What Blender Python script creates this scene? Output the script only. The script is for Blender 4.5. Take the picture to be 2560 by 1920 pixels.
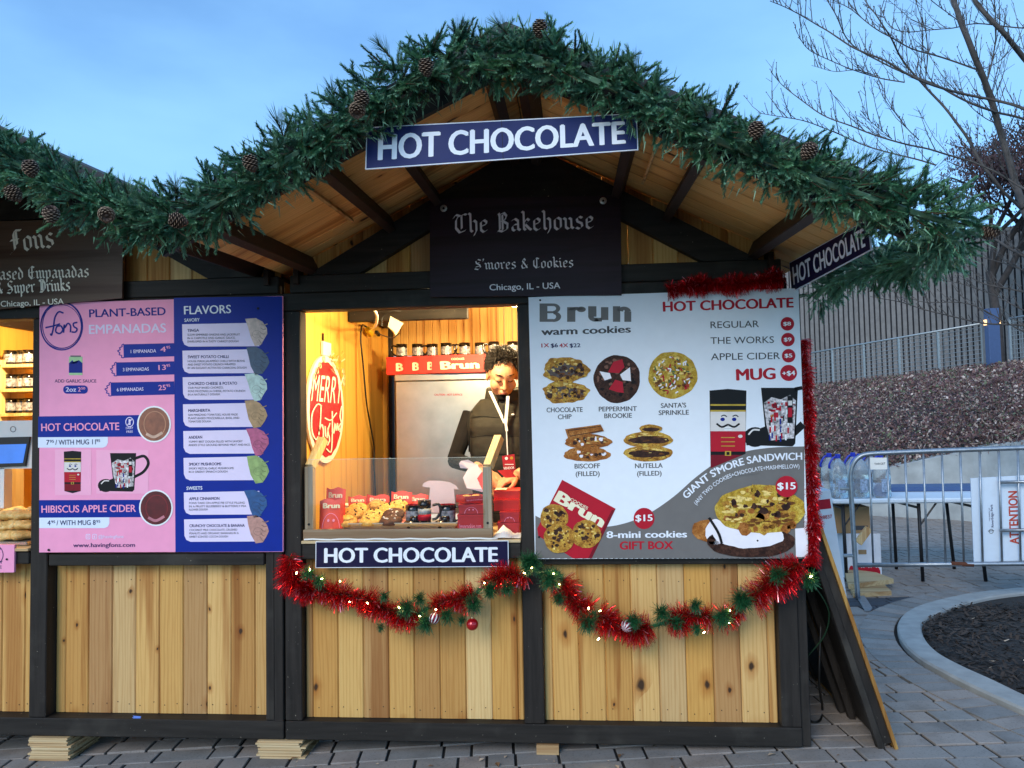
import bpy, bmesh, math, random
from mathutils import Vector, Matrix, noise

# ------------------------------------------------------------------ camera
for o in list(bpy.data.objects):
    bpy.data.objects.remove(o)
S = bpy.context.scene
FPX, PW, PH = 1900.0, 2560.0, 1920.0
YAW, PITCH, ROLL = math.radians(4.5), math.radians(2.7), math.radians(1.05)
CAM = Vector((0.0, -3.6, 1.52))
_f = Vector((-math.sin(YAW) * math.cos(PITCH), math.cos(YAW) * math.cos(PITCH), math.sin(PITCH)))
_r0 = Vector((math.cos(YAW), math.sin(YAW), 0)); _u0 = _r0.cross(_f)
_r = _r0 * math.cos(ROLL) - _u0 * math.sin(ROLL); _u = _u0 * math.cos(ROLL) + _r0 * math.sin(ROLL)
cam = bpy.data.cameras.new('camera'); cam.sensor_width = 36.0; cam.lens = 36.0 * FPX / PW
cam.clip_start = 0.05; cam.clip_end = 2000
co = bpy.data.objects.new('camera', cam); S.collection.objects.link(co)
co.matrix_world = Matrix(((_r.x, _u.x, -_f.x, CAM.x), (_r.y, _u.y, -_f.y, CAM.y), (_r.z, _u.z, -_f.z, CAM.z), (0, 0, 0, 1)))
S.camera = co

# ------------------------------------------------------------------ sky, sun, exposure
SUN_EL, SUN_AZ = math.radians(30.0), math.radians(205.0)      # azimuth clockwise from +Y
w = bpy.data.worlds.new('World'); S.world = w; w.use_nodes = True
nt = w.node_tree; nt.nodes.clear()
sky = nt.nodes.new('ShaderNodeTexSky'); sky.sky_type = 'NISHITA'; sky.sun_disc = False
sky.sun_elevation = SUN_EL; sky.sun_rotation = SUN_AZ
sky.air_density = 1.0; sky.dust_density = 0.0; sky.ozone_density = 6.0
bg = nt.nodes.new('ShaderNodeBackground'); bg.inputs[1].default_value = 0.12
out = nt.nodes.new('ShaderNodeOutputWorld')
tcw = nt.nodes.new('ShaderNodeTexCoord'); mpw = nt.nodes.new('ShaderNodeMapping'); mpw.inputs['Scale'].default_value = (1.0, 1.0, 2.6); nt.links.new(tcw.outputs['Generated'], mpw.inputs[0])
cnz = nt.nodes.new('ShaderNodeTexNoise'); cnz.inputs['Scale'].default_value = 2.8; cnz.inputs['Detail'].default_value = 5.0; cnz.inputs['Roughness'].default_value = .5; nt.links.new(mpw.outputs[0], cnz.inputs['Vector'])
crp = nt.nodes.new('ShaderNodeValToRGB'); crp.color_ramp.elements[0].position = .30; crp.color_ramp.elements[0].color = (.18, .18, .18, 1); crp.color_ramp.elements[1].position = .74; crp.color_ramp.elements[1].color = (.75, .75, .75, 1); nt.links.new(cnz.outputs[0], crp.inputs[0])
cmx = nt.nodes.new('ShaderNodeMix'); cmx.data_type = 'RGBA'; nt.links.new(crp.outputs[0], cmx.inputs[0]); tnt = nt.nodes.new('ShaderNodeMix'); tnt.data_type = 'RGBA'; tnt.blend_type = 'MULTIPLY'; tnt.inputs[0].default_value = 1.0; tnt.inputs[7].default_value = (.92, 1.08, 1.10, 1); nt.links.new(sky.outputs[0], tnt.inputs[6]); nt.links.new(tnt.outputs[2], cmx.inputs[6]); cmx.inputs[7].default_value = (1.75, 3.5, 5.7, 1)   # thin high cloud
nt.links.new(cmx.outputs[2], bg.inputs[0]); nt.links.new(bg.outputs[0], out.inputs[0])
sl = bpy.data.lights.new('sun', 'SUN'); sl.energy = 1.1; sl.angle = math.radians(32); sl.color = (1.0, 0.91, 0.80)
so = bpy.data.objects.new('sun', sl); S.collection.objects.link(so)
_d = Vector((math.sin(SUN_AZ) * math.cos(SUN_EL), math.cos(SUN_AZ) * math.cos(SUN_EL), math.sin(SUN_EL)))
so.rotation_euler = (-_d).to_track_quat('-Z', 'Y').to_euler()
so.location = _d * 20
S.view_settings.view_transform = 'Standard'; S.view_settings.look = 'None'
S.view_settings.exposure = 0.98; S.view_settings.gamma = 1.0; S.view_settings.use_curve_mapping = False
S.cycles.use_denoising = True
S.cycles.max_bounces = 8; S.cycles.transparent_max_bounces = 12
S.cycles.caustics_reflective = False; S.cycles.caustics_refractive = False
S.cycles.sample_clamp_indirect = 4.0

# ------------------------------------------------------------------ helpers
RN = random.Random(11)
COL = S.collection

def ray(px, py):
    return _f * FPX + _r * (px - PW / 2) - _u * (py - PH / 2)
def at(px, py, Y=0.0):
    """point of the plane y = Y that stands at a spot of the photograph"""
    d = ray(px, py); return CAM + d * ((Y - CAM.y) / d.y)
def atX(px, py, X):
    d = ray(px, py); return CAM + d * ((X - CAM.x) / d.x)
def gz(x):                                   # the plaza falls gently towards the left
    return 0.028 * (min(x, 1.0) - 1.0) + 0.004
def atG(px, py, lift=0.0):
    d = ray(px, py); z = 0.0
    for _ in range(6):
        p = CAM + d * ((z + lift - CAM.z) / d.z); z = gz(p.x)
    return p

def lin(h):
    h = h.lstrip('#'); v = [int(h[i:i + 2], 16) / 255 for i in (0, 2, 4)]
    return tuple(x / 12.92 if x <= 0.04045 else ((x + 0.055) / 1.055) ** 2.4 for x in v)

WM = {}
def put(o, parent=None, label=None, cat=None, group=None, kind=None):
    if o.name not in COL.objects: COL.objects.link(o)
    WM[o.name] = o.matrix_basis.copy()
    if parent:
        o.parent = parent; o.matrix_parent_inverse = WM[parent.name].inverted()
    if label: o['label'] = label
    if cat: o['category'] = cat
    if group: o['group'] = group
    if kind: o['kind'] = kind
    return o

def empty(name, loc, label, cat, group=None, kind=None):
    o = bpy.data.objects.new(name, None); o.location = loc; o.empty_display_size = 0.1
    return put(o, None, label, cat, group, kind)

class MB:
    """collects faces, then becomes one mesh object"""
    def __init__(s): s.v = []; s.f = []; s.m = []; s.mi = 0
    def add(s, vs, fs):
        b = len(s.v); s.v += [tuple(v) for v in vs]; s.f += [tuple(i + b for i in f) for f in fs]; s.m += [s.mi] * len(fs); return s
    def box(s, x0, x1, y0, y1, z0, z1, mat=None, ch=0.0):
        if ch:
            return s.cbox(x0, x1, y0, y1, z0, z1, ch, mat)
        vs = [Vector((x, y, z)) for x in (x0, x1) for y in (y0, y1) for z in (z0, z1)]
        if mat: vs = [mat @ v for v in vs]
        return s.add(vs, [(0, 1, 3, 2), (4, 6, 7, 5), (0, 4, 5, 1), (2, 3, 7, 6), (0, 2, 6, 4), (1, 5, 7, 3)])
    def cbox(s, x0, x1, y0, y1, z0, z1, c, mat=None):
        bm = bmesh.new(); bmesh.ops.create_cube(bm, size=1)
        for v in bm.verts: v.co = Vector((x0 + (v.co.x + .5) * (x1 - x0), y0 + (v.co.y + .5) * (y1 - y0), z0 + (v.co.z + .5) * (z1 - z0)))
        bmesh.ops.bevel(bm, geom=bm.edges[:], offset=c, segments=1, affect='EDGES', profile=.5)
        bm.verts.index_update()
        vs = [(mat @ v.co if mat else v.co.copy()) for v in bm.verts]; fs = [[v.index for v in f.verts] for f in bm.faces]
        bm.free(); return s.add(vs, fs)
    def prism(s, poly, y0, y1, mat=None):
        """poly: (x, z) outline, pushed from y0 to y1"""
        n = len(poly); vs = [Vector((p[0], y0, p[1])) for p in poly] + [Vector((p[0], y1, p[1])) for p in poly]
        if mat: vs = [mat @ v for v in vs]
        a = sum(poly[i][0] * poly[(i + 1) % n][1] - poly[(i + 1) % n][0] * poly[i][1] for i in range(n))
        fr = list(range(n)); bk = [i + n for i in range(n)]
        if a < 0: fr.reverse(); order = -1
        else: bk.reverse(); order = 1
        fs = [fr, bk if a >= 0 else bk]
        for i in range(n):
            j = (i + 1) % n
            fs.append((i, i + n, j + n, j) if a >= 0 else (i, j, j + n, i + n))
        return s.add(vs, fs)
    def tube(s, pts, rad, n=6, cap=True):
        pts = [Vector(p) for p in pts]; k = len(pts)
        if not hasattr(rad, '__len__'): rad = [rad] * k
        vs = []; fs = []; up = Vector((0, 0, 1))
        pa = None
        for i, p in enumerate(pts):
            t = (pts[min(i + 1, k - 1)] - pts[max(i - 1, 0)])
            if t.length < 1e-9: t = Vector((0, 0, 1))
            t.normalize()
            if pa is None: a = t.cross(Vector((1, 0, 0)) if abs(t.x) < .8 else Vector((0, 1, 0)))
            else: a = pa - t * pa.dot(t)
            if a.length < 1e-6: a = t.orthogonal()
            a.normalize(); pa = a; b = t.cross(a)
            for j in range(n):
                q = 2 * math.pi * j / n; vs.append(p + (a * math.cos(q) + b * math.sin(q)) * rad[i])
        for i in range(k - 1):
            for j in range(n):
                fs.append((i * n + j, i * n + (j + 1) % n, (i + 1) * n + (j + 1) % n, (i + 1) * n + j))
        if cap: fs.append(tuple(reversed(range(n)))); fs.append(tuple((k - 1) * n + j for j in range(n)))
        return s.add(vs, fs)
    def lathe(s, prof, c, n=16, mat=None):
        """prof: (radius, height) from the foot upwards"""
        vs = []; fs = []; c = Vector(c)
        for (r, h) in prof:
            for j in range(n):
                q = 2 * math.pi * j / n; v = Vector((r * math.cos(q), r * math.sin(q), h))
                vs.append((mat @ v if mat else v) + c)
        for i in range(len(prof) - 1):
            for j in range(n):
                fs.append((i * n + j, i * n + (j + 1) % n, (i + 1) * n + (j + 1) % n, (i + 1) * n + j))
        fs.append(tuple(reversed(range(n)))); fs.append(tuple((len(prof) - 1) * n + j for j in range(n)))
        return s.add(vs, fs)
    def ball(s, c, r, n=10, m=7, sq=(1, 1, 1), mat=None):
        c = Vector(c); vs = [Vector((0, 0, -r * sq[2]))]; fs = []
        for i in range(1, m):
            ph = math.pi * i / m
            for j in range(n):
                q = 2 * math.pi * j / n
                vs.append(Vector((r * sq[0] * math.sin(ph) * math.cos(q), r * sq[1] * math.sin(ph) * math.sin(q), -r * sq[2] * math.cos(ph))))
        vs.append(Vector((0, 0, r * sq[2])))
        for j in range(n): fs.append((0, 1 + (j + 1) % n, 1 + j))
        for i in range(m - 2):
            for j in range(n):
                a = 1 + i * n; fs.append((a + j, a + (j + 1) % n, a + n + (j + 1) % n, a + n + j))
        e = len(vs) - 1; a = 1 + (m - 2) * n
        for j in range(n): fs.append((a + j, a + (j + 1) % n, e))
        vs = [(mat @ v if mat else v) + c for v in vs]
        return s.add(vs, fs)
    def mesh(s, name, mats, smooth=False):
        me = bpy.data.meshes.new(name); me.from_pydata(s.v, [], s.f)
        for m in (mats if isinstance(mats, (list, tuple)) else [mats]): me.materials.append(m)
        if any(s.m): me.polygons.foreach_set('material_index', s.m)
        if smooth: me.polygons.foreach_set('use_smooth', [True] * len(s.f))
        me.validate(); me.update(); return me
    def build(s, name, mats, parent=None, label=None, cat=None, group=None, kind=None, smooth=False):
        return put(bpy.data.objects.new(name, s.mesh(name, mats, smooth)), parent, label, cat, group, kind)

def inst(name, me, M, parent=None, **k):
    o = bpy.data.objects.new(name, me); o.matrix_basis = M
    put(o, parent, **k); return o
def T(x, y, z): return Matrix.Translation((x, y, z))
def Rx(a): return Matrix.Rotation(a, 4, 'X')
def Ry(a): return Matrix.Rotation(a, 4, 'Y')
def Rz(a): return Matrix.Rotation(a, 4, 'Z')
def spline(pts, k=8):
    """Catmull-Rom through points (any dimension)"""
    pts = [Vector(p) for p in pts]; P = [pts[0] * 2 - pts[1]] + pts + [pts[-1] * 2 - pts[-2]]; o = []
    for i in range(1, len(P) - 2):
        a, b, c, d = P[i - 1:i + 3]
        for j in range(k):
            t = j / k; o.append(0.5 * ((2 * b) + (c - a) * t + (2 * a - 5 * b + 4 * c - d) * t * t + (3 * b - a - 3 * c + d) * t ** 3))
    o.append(pts[-1]); return o

# ------------------------------------------------------------------ materials
MATS = {}
def nodes(name):
    m = bpy.data.materials.new(name); m.use_nodes = True; n = m.node_tree
    return m, n, n.nodes['Principled BSDF']
def mk(n, t, **kw):
    x = n.nodes.new(t)
    for k, v in kw.items(): setattr(x, k, v)
    return x
def mixc(n, a, b, fac, mode='MIX'):
    x = mk(n, 'ShaderNodeMix', data_type='RGBA', blend_type=mode)
    for sock, val in ((x.inputs[0], fac), (x.inputs[6], a), (x.inputs[7], b)):
        if hasattr(val, 'links'): n.links.new(val, sock)
        else: sock.default_value = (val if not isinstance(val, tuple) else (val + (1,) if len(val) == 3 else val))
    return x.outputs[2]
def math_(n, op, a, b=0.0, clamp=False):
    x = mk(n, 'ShaderNodeMath', operation=op, use_clamp=clamp)
    for sock, val in ((x.inputs[0], a), (x.inputs[1], b)):
        if hasattr(val, 'links'): n.links.new(val, sock)
        else: sock.default_value = val
    return x.outputs[0]
def ramp(n, fac, stops, interp='LINEAR'):
    x = mk(n, 'ShaderNodeValToRGB'); x.color_ramp.interpolation = interp
    e = x.color_ramp.elements
    while len(e) < len(stops): e.new(0.5)
    for i, (p, c) in enumerate(stops):
        e[i].position = p; e[i].color = (c if len(c) == 4 else tuple(c) + (1,)) if hasattr(c, '__len__') else (c, c, c, 1)
    n.links.new(fac, x.inputs[0]); return x.outputs[0]
def noise_(n, vec, scale, detail=4, rough=.55, out=0):
    x = mk(n, 'ShaderNodeTexNoise'); x.inputs['Scale'].default_value = scale; x.inputs['Detail'].default_value = detail
    x.inputs['Roughness'].default_value = rough
    if vec is not None: n.links.new(vec, x.inputs['Vector'])
    return x.outputs[out]
def bump_(n, b, h, st, dist=0.01):
    x = mk(n, 'ShaderNodeBump'); x.inputs['Strength'].default_value = st; x.inputs['Distance'].default_value = dist
    n.links.new(h, x.inputs['Height']); n.links.new(x.outputs[0], b.inputs['Normal'])
def objvec(n, scale=(1, 1, 1), rnd=True):
    tc = mk(n, 'ShaderNodeTexCoord'); v = tc.outputs['Object']
    if rnd:
        oi = mk(n, 'ShaderNodeObjectInfo'); mm = mk(n, 'ShaderNodeVectorMath', operation='MULTIPLY_ADD')
        cx = mk(n, 'ShaderNodeCombineXYZ')
        for i, k in enumerate((17.3, 41.7, 29.1)): n.links.new(math_(n, 'MULTIPLY', oi.outputs['Random'], k), cx.inputs[i])
        mm.inputs[1].default_value = (1, 1, 1); n.links.new(v, mm.inputs[0]); n.links.new(cx.outputs[0], mm.inputs[2]); v = mm.outputs[0]
    mp = mk(n, 'ShaderNodeVectorMath', operation='MULTIPLY'); mp.inputs[1].default_value = scale
    n.links.new(v, mp.inputs[0]); return mp.outputs[0]

def pm(name, col, rough=.55, metal=0.0, var=.12, scale=18.0, bump=0.0, spec=.5, coat=0.0, emit=0.0, hue=None, trans=0.0):
    if name in MATS: return MATS[name]
    m, n, b = nodes(name); c = lin(col) if isinstance(col, str) else col
    b.inputs['Roughness'].default_value = rough; b.inputs['Metallic'].default_value = metal
    b.inputs['Specular IOR Level'].default_value = spec; b.inputs['Coat Weight'].default_value = coat
    if trans: b.inputs['Transmission Weight'].default_value = trans
    v = objvec(n); f = noise_(n, v, scale)
    lo = tuple(x * (1 - var) for x in c); hi = tuple(min(1, x * (1 + var)) for x in c)
    n.links.new(ramp(n, f, [(.3, lo), (.7, hi)]), b.inputs['Base Color'])
    if bump: bump_(n, b, noise_(n, v, scale * 2.5, 5), bump)
    if emit:
        b.inputs['Emission Color'].default_value = c + (1,); b.inputs['Emission Strength'].default_value = emit
    MATS[name] = m; return m

def wood(name, cols, axis=2, knots=.6, grain=1.0, rough=.6, bump=.25, dark=None, sat=1.0, band=26.0):
    """sawn boards: colour differs from board to board, grain runs along an axis"""
    if name in MATS: return MATS[name]
    m, n, b = nodes(name)
    s = [9.0, 9.0, 9.0]; s[axis] = .55
    v = objvec(n, tuple(s)); oi = mk(n, 'ShaderNodeObjectInfo')
    st = [(i / max(1, len(cols) - 1), lin(c)) for i, c in enumerate(cols)]
    base = ramp(n, oi.outputs['Random'], st)
    g1 = noise_(n, v, 2.2, 5, .6); g2 = noise_(n, v, 11.0, 3, .6)
    wv = mk(n, 'ShaderNodeTexWave', wave_type='BANDS', bands_direction='X' if axis != 0 else 'Y')
    wv.inputs['Scale'].default_value = band / 14; wv.inputs['Distortion'].default_value = 9.0; wv.inputs['Detail'].default_value = 2.0
    wv.inputs['Detail Scale'].default_value = 1.2
    n.links.new(v, wv.inputs['Vector'])
    s3 = [7.0, 7.0, 7.0]; s3[axis] = .28
    g3 = noise_(n, objvec(n, tuple(s3)), 1.6, 3, .5)
    c = mixc(n, base, mixc(n, base, (.60, .44, .34), 1.0, 'MULTIPLY'), ramp(n, g3, [(.54, 0.0), (.64, .85)]))
    c = mixc(n, c, mixc(n, c, (.80, .68, .56), 1.0, 'MULTIPLY'), math_(n, 'MULTIPLY', ramp(n, wv.outputs['Fac'], [(.55, 0.), (.95, 1.)]), .5 * grain))
    c = mixc(n, c, mixc(n, c, (.86, .80, .74), 1.0, 'MULTIPLY'), ramp(n, g2, [(.45, 0.0), (.75, .7 * grain)]))
    if knots:
        kv = objvec(n, (1, 1, 1)); sx = mk(n, 'ShaderNodeSeparateXYZ'); n.links.new(kv, sx.inputs[0]); oth = [i for i in range(3) if i != axis]
        cx = mk(n, 'ShaderNodeCombineXYZ'); n.links.new(math_(n, 'MULTIPLY', math_(n, 'ADD', sx.outputs[oth[0]], sx.outputs[oth[1]]), 6.2), cx.inputs[0]); n.links.new(math_(n, 'MULTIPLY', sx.outputs[axis], 3.6), cx.inputs[1])
        wob = noise_(n, cx.outputs[0], 3.0, 2, .5, 1)
        wm = mk(n, 'ShaderNodeVectorMath', operation='MULTIPLY_ADD'); wm.inputs[1].default_value = (.16, .16, .16)
        n.links.new(wob, wm.inputs[0]); n.links.new(cx.outputs[0], wm.inputs[2])
        vo = mk(n, 'ShaderNodeTexVoronoi', voronoi_dimensions='2D'); vo.inputs['Scale'].default_value = 1.0; n.links.new(wm.outputs[0], vo.inputs['Vector'])
        sep = mk(n, 'ShaderNodeSeparateColor'); n.links.new(vo.outputs['Color'], sep.inputs[0])
        on = math_(n, 'LESS_THAN', sep.outputs[0], knots * .5)
        kd = math_(n, 'MULTIPLY', vo.outputs['Distance'], math_(n, 'MULTIPLY_ADD', sep.outputs[1], 2.4)); n.nodes[-1].inputs[2].default_value = .75
        k1 = math_(n, 'MULTIPLY', ramp(n, kd, [(.05, 1.0), (.10, 0.0)]), on)
        k2 = math_(n, 'MULTIPLY', ramp(n, kd, [(.08, .75), (.30, 0.0)]), on)
        c = mixc(n, c, mixc(n, c, (.66, .45, .3), 1.0, 'MULTIPLY'), k2)
        c = mixc(n, c, (.055, .028, .014), k1)
    n.links.new(c, b.inputs['Base Color']); b.inputs['Roughness'].default_value = rough; b.inputs['Specular IOR Level'].default_value = .22
    bump_(n, b, g2, bump, .004)
    MATS[name] = m; return m

def painted(name, col, rough=.55, axis=2, wear='#6b675e', amt=.8):
    """dark stained timber, scuffed and dusty"""
    if name in MATS: return MATS[name]
    m, n, b = nodes(name); s = [14., 14., 14.]; s[axis] = 1.0
    v = objvec(n, tuple(s)); v2 = objvec(n, (1, 1, 1)); c = lin(col)
    g = noise_(n, v, 2.5, 6, .65); big = noise_(n, v2, 3.2, 4)
    cc = ramp(n, g, [(.3, tuple(x * .62 for x in c)), (.72, tuple(x * 1.45 for x in c))])
    cc = mixc(n, cc, lin(wear), math_(n, 'MULTIPLY', ramp(n, big, [(.56, 0.0), (.80, .35)]), amt))
    sp = noise_(n, v2, 95.0, 2, .5)
    cc = mixc(n, cc, lin('#a59c8c'), math_(n, 'MULTIPLY', ramp(n, sp, [(.74, 0.0), (.79, 1.0)]), amt))
    n.links.new(cc, b.inputs['Base Color']); b.inputs['Roughness'].default_value = rough; b.inputs['Specular IOR Level'].default_value = .2
    bump_(n, b, g, .3, .003); MATS[name] = m; return m

PLANK = wood('pine_planks', ['#d0a15c', '#deb676', '#d3a055', '#ab7d4c', '#e2c289', '#cf9a4e', '#b58a5a', '#d8ad68', '#c08c4a'], 2, .72)
PLANKX = wood('pine_soffit', ['#e6b56c', '#f0c67e', '#e9ba72', '#d9a861'], 0, .5)
INWALL = wood('inner_wall_boards', ['#d8ad62', '#e2b96f', '#cfa05a'], 2, .6)
PLY = wood('inner_plywood', ['#d9a648', '#dcab50'], 2, .0, .5, .5)
RAW = wood('raw_lumber', ['#d6b984', '#cba86f', '#dcc294'], 2, .3)
RAWX = wood('raw_lumber_flat', ['#cdb389', '#c2a77d', '#d6c29a'], 0, .3)
DARK = painted('dark_stain', '#2a2623')
DARKX = painted('dark_stain_long', '#292623', axis=0)
DARKY = painted('dark_stain_rafter', '#2f231d', axis=1)
WHITE = pm('white_print', '#eef0f2', .35, var=.03, coat=.3)

# ------------------------------------------------------------------ the plaza, bed and hillside
GND = pm('bedding_sand', '#141517', .95, var=.3, scale=30)
def ground_sheet():
    m = MB(); n = 24
    xs = [-60, -8, -4, -2, 0, 1, 2, 4, 8, 60]; n = len(xs) - 1
    for x in xs:
        for y in (-12, 60): m.v.append((x, y, gz(max(-8, min(8, x))) - .0085))
    m.f = [(2 * i, 2 * i + 2, 2 * i + 3, 2 * i + 1) for i in range(n)]; m.m = [0] * n
    return m.build('ground', GND, kind='structure')
ground_sheet()

m_, n_, b_ = nodes('paver_stone')
v_ = objvec(n_); oi_ = mk(n_, 'ShaderNodeObjectInfo')
ca = ramp(n_, oi_.outputs['Random'], [(0, lin('#7d7b78')), (.35, lin('#918d89')), (.6, lin('#978d85')), (1, lin('#858481'))])
sp_ = noise_(n_, v_, 95, 4, .75); big_ = noise_(n_, v_, 5, 5)
ca = mixc(n_, ca, mixc(n_, ca, (.62, .6, .58), 1.0, 'MULTIPLY'), ramp(n_, big_, [(.45, 0.), (.75, .9)]))
ca = mixc(n_, ca, lin('#3f4044'), ramp(n_, sp_, [(.3, .7), (.45, 0.)]))
ca = mixc(n_, ca, lin('#d8d8d6'), ramp(n_, sp_, [(.68, 0.), (.76, .75)]))
n_.links.new(ca, b_.inputs['Base Color']); b_.inputs['Roughness'].default_value = .8
bump_(n_, b_, sp_, .5, .004); MATS['paver_stone'] = PAVER = m_
PAVDARK = pm('paver_dark', '#3b3e45', .8, var=.25, scale=60, bump=.4)

# kerb of the planting bed, drawn on the ground
def kz(x, y): return atG(1960 + .27125 * x, 1440 + .27125 * y)
KOUT = [kz(*p) for p in [(2900, 1560), (2560, 1420), (2212, 1285), (1960, 1172), (1700, 1050), (1480, 935), (1250, 800), (1110, 670), (1052, 560), (1052, 470), (1110, 385), (1250, 310), (1500, 240), (1800, 182), (2212, 140), (2700, 112)]]
KIN = [kz(*p) for p in [(2900, 1400), (2560, 1300), (2212, 1160), (2060, 1085), (1900, 1005), (1640, 885), (1430, 765), (1310, 640), (1270, 530), (1295, 455), (1420, 385), (1640, 303), (1900, 238), (2212, 195), (2500, 172), (2900, 150)]]
KOUT = spline(KOUT, 5); KIN = spline(KIN, 5)
def in_poly(x, y, P):
    c = False; j = len(P) - 1
    for i in range(len(P)):
        a, b = P[i], P[j]
        if (a.y > y) != (b.y > y) and x < (b.x - a.x) * (y - a.y) / (b.y - a.y) + a.x: c = not c
        j = i
    return c
def grow(P, d):                                   # outline pushed outwards
    o = []
    for i, p in enumerate(P):
        t = P[min(i + 1, len(P) - 1)] - P[max(i - 1, 0)]; t.z = 0; t.normalize(); o.append(Vector((p.x - t.y * d * -1 * -1, p.y + t.x * d, p.z)))
    return o
def side(P, d):
    o = []
    for i, p in enumerate(P):
        t = P[min(i + 1, len(P) - 1)] - P[max(i - 1, 0)]; t.z = 0; t.normalize(); o.append(Vector((p.x - t.y * d, p.y + t.x * d, p.z)))
    return o
KC = pm('kerb_concrete', '#9a9c9a', .85, var=.16, scale=9, bump=.35)
m = MB(); N = len(KOUT)
for i in range(N):
    o_, i_ = KOUT[i], KIN[i]; c_ = (i_ - o_); c_.z = 0; c_.normalize()
    zt = gz(o_.x) + .035
    for (p, z) in ((o_, zt - .16), (o_, zt - .012), (o_ + c_ * .012, zt), (i_ - c_ * .012, zt + .006), (i_, zt - .006), (i_, zt - .16)): m.v.append((p.x, p.y, z))
for i in range(N - 1):
    for k in range(5): m.f.append((i * 6 + k, i * 6 + k + 1, i * 6 + k + 7, i * 6 + k + 6)); m.m.append(0)
m.build('kerb', KC, kind='structure', smooth=False)
BEDM = pm('mulch_soil', '#2a2623', .95, var=.45, scale=25, bump=.8)
m = MB(); bed = [Vector((p.x, p.y, gz(p.x) + .012)) for p in KIN] + [Vector((4.9, 2.6, .1)), Vector((4.9, -.5, .1))]
cx = Vector((3.5, 1.4, gz(3.5) + .07)); m.v = [tuple(cx)] + [tuple(p) for p in bed]; nb = len(bed)
m.f = [(0, 1 + i, 1 + (i + 1) % nb) for i in range(nb)]; m.m = [0] * nb
m.build('planting_bed', BEDM, kind='structure')
MULCH = pm('bark_chips', '#3a3029', .9, var=.6, scale=3, bump=.2)
LEAFL = pm('pale_litter', '#b9a48c', .8, var=.4, scale=2)
m = MB(); r = random.Random(5); cnt = 0
while cnt < 9000:
    x = r.uniform(1.9, 4.6); y = r.uniform(-.3, 2.6)
    if not in_poly(x, y, bed): continue
    l = r.uniform(.006, .026); wd = l * r.uniform(.2, .5); a = r.uniform(0, 6.28); t = r.uniform(-.6, .6)
    z = gz(x) + .02 + r.uniform(0, .03); ca_, sa_ = math.cos(a), math.sin(a); m.mi = 1 if r.random() < .012 else 0
    m.add([(x - ca_ * l + sa_ * wd, y - sa_ * l - ca_ * wd, z - t * l), (x - ca_ * l - sa_ * wd, y - sa_ * l + ca_ * wd, z - t * l + .004), (x + ca_ * l - sa_ * wd, y + sa_ * l + ca_ * wd, z + t * l), (x + ca_ * l + sa_ * wd, y + sa_ * l - ca_ * wd, z + t * l)], [(0, 1, 2, 3)]); cnt += 1
m.build('mulch', [MULCH, LEAFL], kind='stuff', label='dark bark mulch with pale litter inside the curved kerb', cat='mulch')

# pavers: an ashlar bond turned a few degrees against the stalls, and a soldier course along the kerb
pave = bpy.data.objects.new('pavement', None); put(pave, kind='structure')
SOLD = side(KOUT, .012); SOLDO = side(KOUT, .245)
# (side() of the kerb line: outside lies on the path)
if (SOLDO[30] - KIN[30]).length < (KOUT[30] - KIN[30]).length: SOLD = side(KOUT, -.012); SOLDO = side(KOUT, -.245)
sg_ = -1 if (side(KOUT, .1)[30] - KIN[30]).length < (KOUT[30] - KIN[30]).length else 1
KEEP2 = side(KOUT, .10 * sg_) + [Vector((5.5, 3.2, 0)), Vector((5.5, -1.5, 0))]
KEEP = SOLDO + [Vector((5.5, 3.2, 0)), Vector((5.5, -1.5, 0))]
def paver_mesh(L, Wd):
    b = MB(); b.cbox(-L / 2, L / 2, -Wd / 2, Wd / 2, -.06, 0, .0022); return b.mesh('paver', PAVER)
PM = {}
def pmesh(L, Wd):
    k = (round(L, 3), round(Wd, 3))
    if k not in PM: PM[k] = paver_mesh(*k)
    return PM[k]
ang = math.radians(6.0); ca_, sa_ = math.cos(ang), math.sin(ang); r = random.Random(3)
items = []; v = -2.6; row = 0
while v < 11.5:
    hgt = .132
    u = -5.2 + r.uniform(0, .2)
    while u < 8.5:
        L = r.choice([.132, .198, .198, .264]); 
        x = u + L / 2; x, y = x * ca_ - (v + hgt / 2) * sa_, x * sa_ + (v + hgt / 2) * ca_
        u += L
        if (x < -3.4 and y > .7) or (y > .5 and x < 1.0) or y < -.9 and abs(x) > 3.5: continue
        if in_poly(x, y, KEEP2): continue
        d = (Vector((x, y, 0)) - CAM); dep = d.dot(_f)
        if dep < .8: continue
        px = PW / 2 + FPX * d.dot(_r) / dep; py = PH / 2 - FPX * d.dot(_u) / dep
        vis = -150 < px < 2700 and 1250 < py < 2050
        items.append((dep, x, y, L, hgt, vis))
    v += hgt; row += 1
items.sort(key=lambda t: (not t[5], t[0]))
restm = MB(); k = 0; BAND = [atG(*p) for p in ((2100, 1494), (2460, 1488), (2330, 1521), (2120, 1523))]; PMD = {}
for (dep, x, y, L, hg, vis) in items:
    z = gz(x) + r.uniform(-.003, .003)
    M = T(x, y, z) @ Rz(ang + r.uniform(-.006, .006)) @ Rx(r.uniform(-.008, .008)) @ Ry((-.028 if x < 1.0 else 0) + r.uniform(-.006, .006))
    if in_poly(x, y, BAND):
        kk = (round(L, 3), round(hg, 3))
        if kk not in PMD: PMD[kk] = paver_mesh(L - .013, hg - .013); PMD[kk].materials.clear(); PMD[kk].materials.append(PAVDARK)
        inst('paver', PMD[kk], M, pave); k += 1
    elif k < 250 and vis:
        inst('paver', pmesh(L - .013, hg - .013), M, pave); k += 1
    else:
        restm.box(-L / 2 + .0065, L / 2 - .0065, -hg / 2 + .0065, hg / 2 - .0065, -.05, 0, M)
restm.build('far_pavers', PAVER, pave, kind='stuff')
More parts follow.
